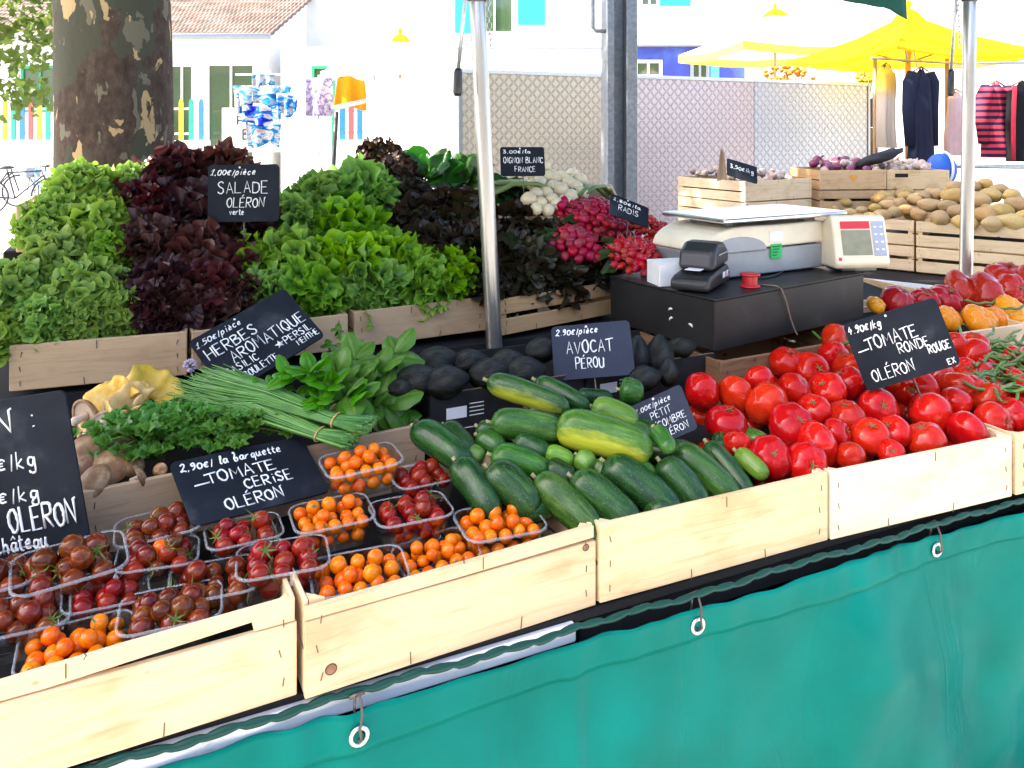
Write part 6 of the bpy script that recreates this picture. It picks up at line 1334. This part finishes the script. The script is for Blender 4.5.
# ================================================================ parasols
def canvas(name, c, tr_=.35):
    m, nt, N, L, b = newmat(name); setc(b, .85, .1); b.inputs['Base Color'].default_value = (*c, 1); t = N.new('ShaderNodeBsdfTranslucent'); t.inputs['Color'].default_value = (*c, 1)
    mx = N.new('ShaderNodeMixShader'); mx.inputs[0].default_value = tr_; L.new(b.outputs[0], mx.inputs[1]); L.new(t.outputs[0], mx.inputs[2]); L.new(mx.outputs[0], N['Material Output'].inputs['Surface']); return m
YEL = canvas('yellow_canvas', (.82, .56, .01), .5); PYEL = canvas('pale_yellow_canvas', (.8, .62, .10)); WCAN = canvas('white_canvas', (.82, .8, .74))
WPOLE = plain('wooden_pole', (.34, .18, .08), .5)
def parasol(c, half, z_edge, z_top, lab, can_mat, val_mat, vent_mat, rot=0., drop=.12, sides=4):
    root = thing('parasol', lab, 'parasol', frame(V((c[0], c[1], 0)), rot), None); n = sides; mb = MB()
    vs = []; fs = []; rings = [(.12, z_top), (.4, z_top-(z_top-z_edge)*.42), (.75, z_top-(z_top-z_edge)*.78), (1, z_edge)]; sub = 8
    def pt(k, i, rr):
        a0, a1 = 2*PI*k/n+PI/n, 2*PI*(k+1)/n+PI/n; q = i/sub; R_ = half*(1.414 if n == 4 else 1.05)*rr
        return V((math.cos(a0)*R_*(1-q)+math.cos(a1)*R_*q, math.sin(a0)*R_*(1-q)+math.sin(a1)*R_*q, 0))
    for k in range(n):
        def fn(u_, v_, k=k):
            j = v_*3; i0 = min(2, int(j)); f_ = j-i0; rr = rings[i0][0]*(1-f_)+rings[i0+1][0]*f_; z = rings[i0][1]*(1-f_)+rings[i0+1][1]*f_
            p = pt(k, u_*sub, rr); p.z = z-.10*rr*math.sin(PI*u_)*.6; return p
        mb.grid(fn, 8, 9, 0)
    mb.build('canvas', can_mat, root)
    mb = MB()
    for k in range(n):
        def fn(u_, v_, k=k): p = pt(k, u_*sub, 1.002); p.z = z_edge-.06*math.sin(PI*u_)-drop*v_*(1+.04*math.sin(u_*22)); return p
        mb.grid(fn, 24, 3, 0)
    mb.build('valance', val_mat, root)
    mb = MB(); mb.lathe([(.001, z_top+.12), (half*.10, z_top+.08), (half*.2, z_top-.02)], 4 if n == 4 else 8, 0, Matrix.Rotation(PI/n, 4, 'Z')); mb.lathe([(.001, z_top+.2), (.03, z_top+.17), (.02, z_top+.08)], 10); mb.build('top_vent', vent_mat, root)
    mb = MB(); mb.tube([(0, 0, .05), (0, 0, z_top-.02)], .026, 14); mb.build('mast', WPOLE, root)
    mb = MB(); mb.lathe([(.001, 0), (.28, 0), (.28, .07), (.05, .1)], 20); mb.build('base', GREY, root)
    for k in range(n):
        a = 2*PI*k/n+PI/n; R_ = half*(1.414 if n == 4 else 1.05); mb = MB(); mb.tube([(0, 0, z_edge-.05), (math.cos(a)*R_*.5, math.sin(a)*R_*.5, z_top-(z_top-z_edge)*.62), ], .010, 6); mb.tube([(math.cos(a)*.05, math.sin(a)*.05, z_top-.05), (math.cos(a)*R_*.98, math.sin(a)*R_*.98, z_edge-.012)], .010, 6); mb.build('rib', WPOLE, root)
Yp = 7.6
parasol((X(908, Yp), Yp), .80, 2.31, 2.66, 'bright yellow square parasol above the hanging clothes', YEL, YEL, YEL, .25, .02)
parasol((X(400, 11), 11), 1.0, Z(68, 11), Z(42, 11), 'white parasol with a yellow vent in front of the white annexe', WCAN, WCAN, YEL, .3, .10)
parasol((X(775, 12), 12), 1.08, Z(50, 12), Z(16, 12), 'white parasol with pale yellow trim and a yellow vent behind the tread plate', WCAN, PYEL, YEL, .2, .12)
# ================================================================ clothes stand
NAVY = plain('navy_cloth', (.018, .022, .045), .85, .1); BLACKC = plain('black_cloth_skirt', (.012, .012, .016), .85, .1); REDC = plain('red_cloth', (.55, .04, .06), .8, .1); PINK = plain('pink_cloth', (.68, .50, .50), .85, .1)
m, nt, N, L, b = newmat('striped_knit'); setc(b, .9, .1); tc = N.new('ShaderNodeTexCoord'); sx = N.new('ShaderNodeSeparateXYZ'); L.new(tc.outputs['Object'], sx.inputs[0])
pp = N.new('ShaderNodeMath'); pp.operation = 'PINGPONG'; pp.inputs[1].default_value = .025; L.new(sx.outputs['Z'], pp.inputs[0]); r = ramp(N, [(.40, (.025, .015, .04)), (.55, (.50, .05, .08))]); mu = N.new('ShaderNodeMath'); mu.operation = 'MULTIPLY'; mu.inputs[1].default_value = 40; L.new(pp.outputs[0], mu.inputs[0]); L.new(mu.outputs[0], r.inputs[0]); L.new(r.outputs[0], b.inputs['Base Color']); STRIPE = m
m, nt, N, L, b = newmat('ochre_beige_cloth'); setc(b, .9, .1); tc = N.new('ShaderNodeTexCoord'); sx = N.new('ShaderNodeSeparateXYZ'); L.new(tc.outputs['Object'], sx.inputs[0])
mr = N.new('ShaderNodeMapRange'); mr.inputs['From Min'].default_value = -.75; mr.inputs['From Max'].default_value = 0; L.new(sx.outputs['Z'], mr.inputs['Value']); r = ramp(N, [(0, (.40, .33, .26)), (.55, (.55, .45, .36)), (.72, (.65, .38, .08)), (1, (.75, .50, .03))]); L.new(mr.outputs[0], r.inputs[0]); L.new(r.outputs[0], b.inputs['Base Color']); OCH = m
def garment(px, py, Y, w_, h, mat, lab, sleeves=True, rot=0., flare=1.0, sh=.6, trim=None, seed=0):
    M = frame(at(px, py, Y), rot); root = thing('garment', lab, 'garment', M, 'clothes hanging on the stand'); mb = MB(); of = V((seed*3.3, 0, 0))
    def fn(u_, v_):
        a = 2*PI*u_; ww = w_/2*(sh*.25+(1-sh*.25)*min(1, v_*6)**.6)*(1+(flare-1)*v_); dd = .055*min(1, v_*8+.2)*(1+.5*v_)
        fold = 1+.22*v_*math.sin(5*a+seed)+.12*v_*math.sin(11*a+2*seed)
        return V((ww*math.cos(a)+.02*noise.noise(V((u_*3, v_*2, 0))+of), dd*math.sin(a)*fold, -h*v_+.05*abs(math.cos(a))*(-1 if v_ < .12 else 0)))
    mb.grid(fn, 40, 24); mb.build('cloth', mat, root)
    if sleeves:
        for s_ in (-1, 1):
            mb = MB(); mb.tube([(s_*w_*.36, 0, -.06), (s_*w_*.52, 0, -.14), (s_*w_*.56, .01, -h*.45), (s_*w_*.55, -.01, -h*.82)], [.05, .06, .052, .042], 14); mb.build('sleeve', mat, root)
    mb = MB(); mb.tube([(0, 0, -.02), (0, 0, .05), (.02, 0, .075), (.035, 0, .055)], .003, 6); mb.tube([(-w_*.36, 0, -.045), (0, 0, -.005), (w_*.36, 0, -.045)], .007, 6); mb.build('hanger', WPOLE, root)
    if trim:
        mb = MB(); mb.tube([(-w_*.44, -.05, -.05), (-w_*.5*flare, -.06, -h*.5), (-w_*.5*flare, -.06, -h+.01)], .016, 8); mb.build('trim', trim, root)
Yc = 6.9
garment(886, 62, Yc, .16, .74, OCH, 'ochre to beige long cloth hanging left of the parasol mast', False, .3, 1.0, .8, seed=1)
garment(921, 66, Yc-.1, .20, .83, NAVY, 'navy jacket hanging from the parasol mast', True, .2, 1.15, .5, seed=2)
garment(956, 88, Yc, .16, .58, PINK, 'pale pink blouse with dark ties left of the right pole', False, .1, 1.1, .6, seed=3)
garment(996, 80, Yc-.5, .26, .62, STRIPE, 'navy sweater with thin red stripes right of the right pole', True, .35, 1.0, .4, seed=4)
garment(1022, 80, Yc-.6, .26, .64, BLACKC, 'black skirt with a red edge at the right picture edge', False, .2, 1.05, .9, REDC, seed=5)
root = thing('clothes_rail', 'wooden posts and rail carrying the hanging clothes', 'clothes rail', Matrix.Identity(4))
zr = Z(66, Yc)+.07
for px, yy in ((947, Yc+.05), (875, Yc+.1), (1090, Yc-.5)):
    mb = MB(); mb.tube([(X(px, yy), yy, 0), (X(px, yy), yy, zr)], .018, 10); mb.build('post', WPOLE, root)
mb = MB(); mb.tube([(X(872, Yc), Yc+.02, zr), (X(960, Yc), Yc+.0, zr-.05), (X(1092, Yc-.5), Yc-.55, zr-.08)], .012, 8); mb.build('rail', STEEL, root)
mb = MB(); mb.tube([(X(868, 6.3), 6.35, Z(165, 6.3)), (X(1100, 6), 6.0, Z(168, 6.0))], .018, 10); zz = Z(166, 6.2)
for px in (872, 1060): mb.tube([(X(px, 6.2), 6.25, 0), (X(px, 6.2), 6.25, zz)], .018, 8)
tag(mb.build('barrier_rail', STEEL), 'grey metal barrier rail behind the potato crates', 'barrier')
root = thing('blue_bag', 'round bright blue bag with a pale strap on the barrier rail', 'bag', Matrix.Translation(at(941, 168, 6.05)) @ Matrix.Scale(.8, 4))
BLUE = plain('blue_nylon', (.01, .10, .50), .5); mb = MB(); mb.sph((0, 0, -.02), (.145, .11, .16), 26, 18, 0, lambda d, p, th, ph: p*(1+.05*math.sin(th*6)*math.sin(ph))); mb.build('sack', BLUE, root)
mb = MB(); mb.tube([(.03+.02*math.sin(t_), -.118*math.cos(t_-PI/2)-.0, .15*math.cos(t_)) for t_ in [PI*i/12 for i in range(13)]], .012, 8); mb.build('strap', WHITE, root)
# flowers over the tread plate
for px, py, Y, wd, lab, c in ((787, 75, 9.0, .26, 'orange flower bunches standing behind the tread plate', (.75, .20, .01)), (866, 76, 8.6, .10, 'small yellow flower bunch at the right end of the tread plate', (.8, .5, .02))):
    c0 = at(px, py, Y); root = thing('flower_bucket', lab, 'flowers', Matrix.Translation(c0), 'flowers behind the tread plate'); R_ = random.Random(int(px)); mb = MB(); st = MB()
    for k in range(40):
        p = V((R_.gauss(0, wd*.5), R_.gauss(0, .08), R_.uniform(-.05, .10))); mb.sph(p, (.03, .03, .022), 8, 6, 0, lambda d, q, th, ph: q*(1+.25*math.sin(th*5))); st.tube([p, (p.x*.3, 0, -.35)], .004, 5)
    mb.build('petals', plain('petals_%d' % px, c, .7), root); st.build('stems', HSTEM, root); mb = MB(); mb.lathe([(.10, -.55), (.15, -.25)], 20); mb.lathe([(.001, -c0.z), (.12, -c0.z), (.12, -.56), (.001, -.55)], 16); mb.build('bucket', BLACKP, root)
# ================================================================ beachwear stand, banner, orange cloth, bikes
m, nt, N, L, b = newmat('blue_print_cloth'); setc(b, .85, .1); v_ = coords(N, L, (1, 1, 2.2)); f = noi(N, L, v_, 3.2, 3, .6, 1.4); r = ramp(N, [(.36, (.004, .03, .28)), (.46, (.01, .16, .42)), (.55, (.5, .55, .6)), (.62, (.42, .2, .12)), (.66, (.5, .55, .6))]); L.new(f, r.inputs[0]); L.new(hsv(N, L, r.outputs[0], .02, .1, .1), b.inputs['Base Color']); PRINT = m
Yk = 13.0
root = thing('display_stand', 'white metal stand carrying blue printed beach cloths', 'stand', Matrix.Translation((X(267, Yk), Yk, 0))); mb = MB(); mb.tube([(0, .12, 0), (0, .12, Z(70, Yk))], .025, 10)
for z in (Z(74, Yk), Z(88, Yk), Z(106, Yk), Z(126, Yk)): mb.tube([(-.55, .12, z), (.55, .12, z)], .015, 8)
mb.box((0, .12, .02), (.7, .5, .04)); mb.build('frame', WHITE, root)
for i, (px, py, w_, h, lab) in enumerate([(264, 74, .36, .20, 'small blue printed cloth at the top of the white stand'), (264, 86, .95, .32, 'widest blue printed cloth, second from the top of the stand'), (265, 106, .62, .30, 'blue printed cloth in the middle of the stand'), (264, 124, .58, .36, 'lowest bright blue printed cloth of the stand'), (246, 92, .3, .4, 'deep blue cloth hanging off the left side of the stand'), (290, 94, .34, .35, 'pale blue cloth hanging off the right side of the stand')]):
    mb = MB(); sd = i*2.1
    mb.grid(lambda u_, v_: V(((u_-.5)*w_*(1-.12*v_*(i % 2)), -.05+.04*math.sin(u_*14+sd)*(.3+v_)-.05*(i % 3), -h*v_*(1+.12*math.sin(u_*7+sd)))), 40, 10)
    o = mb.build('beach_cloth', PRINT, None, Matrix.Translation(at(px, py, Yk))); sm = o.modifiers.new('t', 'SOLIDIFY'); sm.thickness = .006; tag(o, lab, 'cloth', 'blue printed beach cloths')
Yn = 14.5
root = thing('banner', 'white notice board lettered EC and B behind the blue beach cloths', 'notice board', Matrix.Translation((X(222, Yn), Yn, 0)))
bx('panel', 0, X(331, Yn)-X(222, Yn), 0, .04, Z(152, Yn), Z(108, Yn), WHITE, root)
mb = MB(); write(mb, 'EC', .28, Z(126, Yn), .18, rw=.018); write(mb, 'B', .38, Z(139, Yn), .18, rw=.018); mb.build('lettering', plain('dark_ink', (.03, .03, .04), .8), root, Matrix.Translation((0, -.006, 0)) @ Matrix.Rotation(PI/2, 4, 'X'))
for x in (.05, X(331, Yn)-X(222, Yn)-.05): bx('leg', x-.025, x+.025, .045, .09, 0, Z(110, Yn), STEEL, root)
ORA = plain('orange_cloth', (.80, .24, .01), .8, .1); Yo = 10.5
mb = MB(); mb.grid(lambda u_, v_: V(((u_-.5)*.42*(.85+.25*v_), .05*math.sin(u_*12)*(.3+v_), -.40*v_+.03*math.sin(u_*5))), 30, 10); o = mb.build('orange_cloth', ORA, None, Matrix.Translation(at(351, 78, Yo))); sm = o.modifiers.new('t', 'SOLIDIFY'); sm.thickness = .006; tag(o, 'plain orange cloth hanging under the white parasol', 'cloth')
mb = MB(); mb.grid(lambda u_, v_: V(((u_-.5)*.36, .05*math.sin(u_*9)*(.3+v_), -.50*v_)), 30, 10)
PR2 = pm('violet_print', [(.42, (.45, .42, .5)), (.52, (.12, .08, .28)), (.6, (.5, .46, .52))], 9, rough=.8, detail=3); o = mb.build('printed_scarf', PR2, None, Matrix.Translation(at(319, 78, Yo))); sm = o.modifiers.new('t', 'SOLIDIFY'); sm.thickness = .006; tag(o, 'white scarf with violet print hanging left of the orange cloth', 'scarf')
root = thing('folding_stand', 'dark legged folding stand with a pale slanted top below the orange cloth', 'stand', Matrix.Translation(at(352, 104, 10.2)))
bxm = MB(); bxm.box((.08, 0, 0), (.62, .4, .03), M=Matrix.Rotation(-.22, 4, 'Y')); bxm.build('top', plain('pale_pink_board', (.55, .42, .40), .7), root, smooth=False); zc = at(352, 104, 10.2).z
mb = MB(); mb.tube([(.22, 0, -.0), (.28, 0, -zc)], .03, 8); mb.tube([(-.2, 0, -.1), (-.3, 0, -zc)], .03, 8); mb.build('leg', BLACKP, root)
mb = MB(); mb.tube([(X(352, Yo)-.45, Yo, Z(76, Yo)), (X(352, Yo)+.3, Yo, Z(76, Yo))], .012, 8)
for dx in (-.44, .29): mb.tube([(X(352, Yo)+dx, Yo+.02, 0), (X(352, Yo)+dx, Yo+.02, Z(76, Yo))], .014, 8)
tag(mb.build('hanging_rail', STEEL), 'thin metal rail holding the orange cloth and the violet scarf', 'rail')
BFR = [plain('bike_dark', (.03, .03, .04), .4), plain('bike_blue', (.05, .2, .5), .4)]
def bicycle(px, Y, rot, fm, lab):
    c = at(px, 130, Y); c.z = 0; root = thing('bicycle', lab, 'bicycle', frame(c, rot), 'bicycles parked by the low wall')
    for x in (-.52, .52):
        mb = MB(); P = [(x+.33*math.cos(2*PI*k/28), 0, .345+.33*math.sin(2*PI*k/28)) for k in range(29)]; mb.tube(P, .016, 8, cap=False); wh = mb.build('wheel', BLACKP, root)
        mb = MB(); P = [(x+.305*math.cos(2*PI*k/28), 0, .345+.305*math.sin(2*PI*k/28)) for k in range(29)]; mb.tube(P, .008, 6, cap=False)
        for k in range(14): mb.tube([(x, 0, .345), (x+.3*math.cos(2*PI*k/14), 0, .345+.3*math.sin(2*PI*k/14))], .0025, 4)
        mb.build('rim', STEEL, wh)
    mb = MB(); bb = (-.08, 0, .3); st = (-.2, 0, .8); hd = (.36, 0, .82); fk = (.52, 0, .345); rr = (-.52, 0, .345)
    for a, b_ in ((bb, st), (st, hd), (bb, (.38, 0, .72)), (hd, fk), (bb, rr), (st, rr)): mb.tube([a, b_], .017, 8)
    mb.build('frame', fm, root)
    mb = MB(); mb.tube([(.36, 0, .82), (.33, 0, 1.0), (.33, -.25, 1.03), (.22, -.3, 1.02)], .012, 8); mb.tube([(.33, 0, 1.0), (.33, .25, 1.03), (.22, .3, 1.02)], .012, 8); mb.build('handlebar', STEEL, root)
    mb = MB(); mb.sph((-.22, 0, .9), (.14, .08, .035), 14, 8); mb.tube([(-.2, 0, .8), (-.22, 0, .89)], .013, 8); mb.build('saddle', BLACKP, root)
    mb = MB(); mb.box((.68, 0, .75), (.3, .3, .22), ch=.02); mb.build('basket', GREY, root, smooth=False)
bicycle(20, 15.5, .5, BFR[0], 'dark bicycle with a basket nearest the left picture edge'); bicycle(42, 16.2, 2.4, BFR[1], 'blue framed bicycle half behind the plane tree trunk'); bicycle(-8, 16.4, 1.0, BFR[0], 'dark bicycle behind the one nearest the left picture edge')
bicycle(215, 15.0, .3, BFR[0], 'dark bicycle parked before the white notice board')

# ================================================================ houses added behind the photographer, unseen, to block low sky light
PLAS = pm('ochre_plaster', [(.3, (.34, .27, .19)), (.7, (.44, .36, .27))], 2, rough=.9, spec=.1, detail=7)
for x0, x1, hh, lab in ((-22, -7.2, 5.0, 'long ochre house added unseen behind the camera to block low sky light'), (-7, 6, 4.2, 'lower ochre house added unseen behind the camera to block low sky light'), (6.2, 22, 5.2, 'right hand ochre house added unseen behind the camera to block low sky light')):
    root = thing('sky_blocker_house', lab, 'house', Matrix.Identity(4)); bx('wall', x0, x1, -17, -9, 0, hh, PLAS, root)
    mb = MB(); mb.prism([(x0-.2, -8.6, hh+.003), (x0-.2, -17.4, hh+.003), (x0-.2, -13, hh+2)], (x1-x0+.4, 0, 0)); fixn(mb.build('roof', TILE, root, smooth=False))
    for k in range(int((x1-x0)/3)):
        for z in (1.0,):
            xx = x0+1.2+3*k; mb = MB(); mb.box((xx+.5, -8.985, z+.75), (1.0, .02, 1.5)); w2 = mb.build('window', GLASS, root, smooth=False)
            for d in (-.3, 1.3): bx('shutter', xx+d-.25, xx+d+.25, -8.97, -8.93, z, z+1.5, TURQ, root)
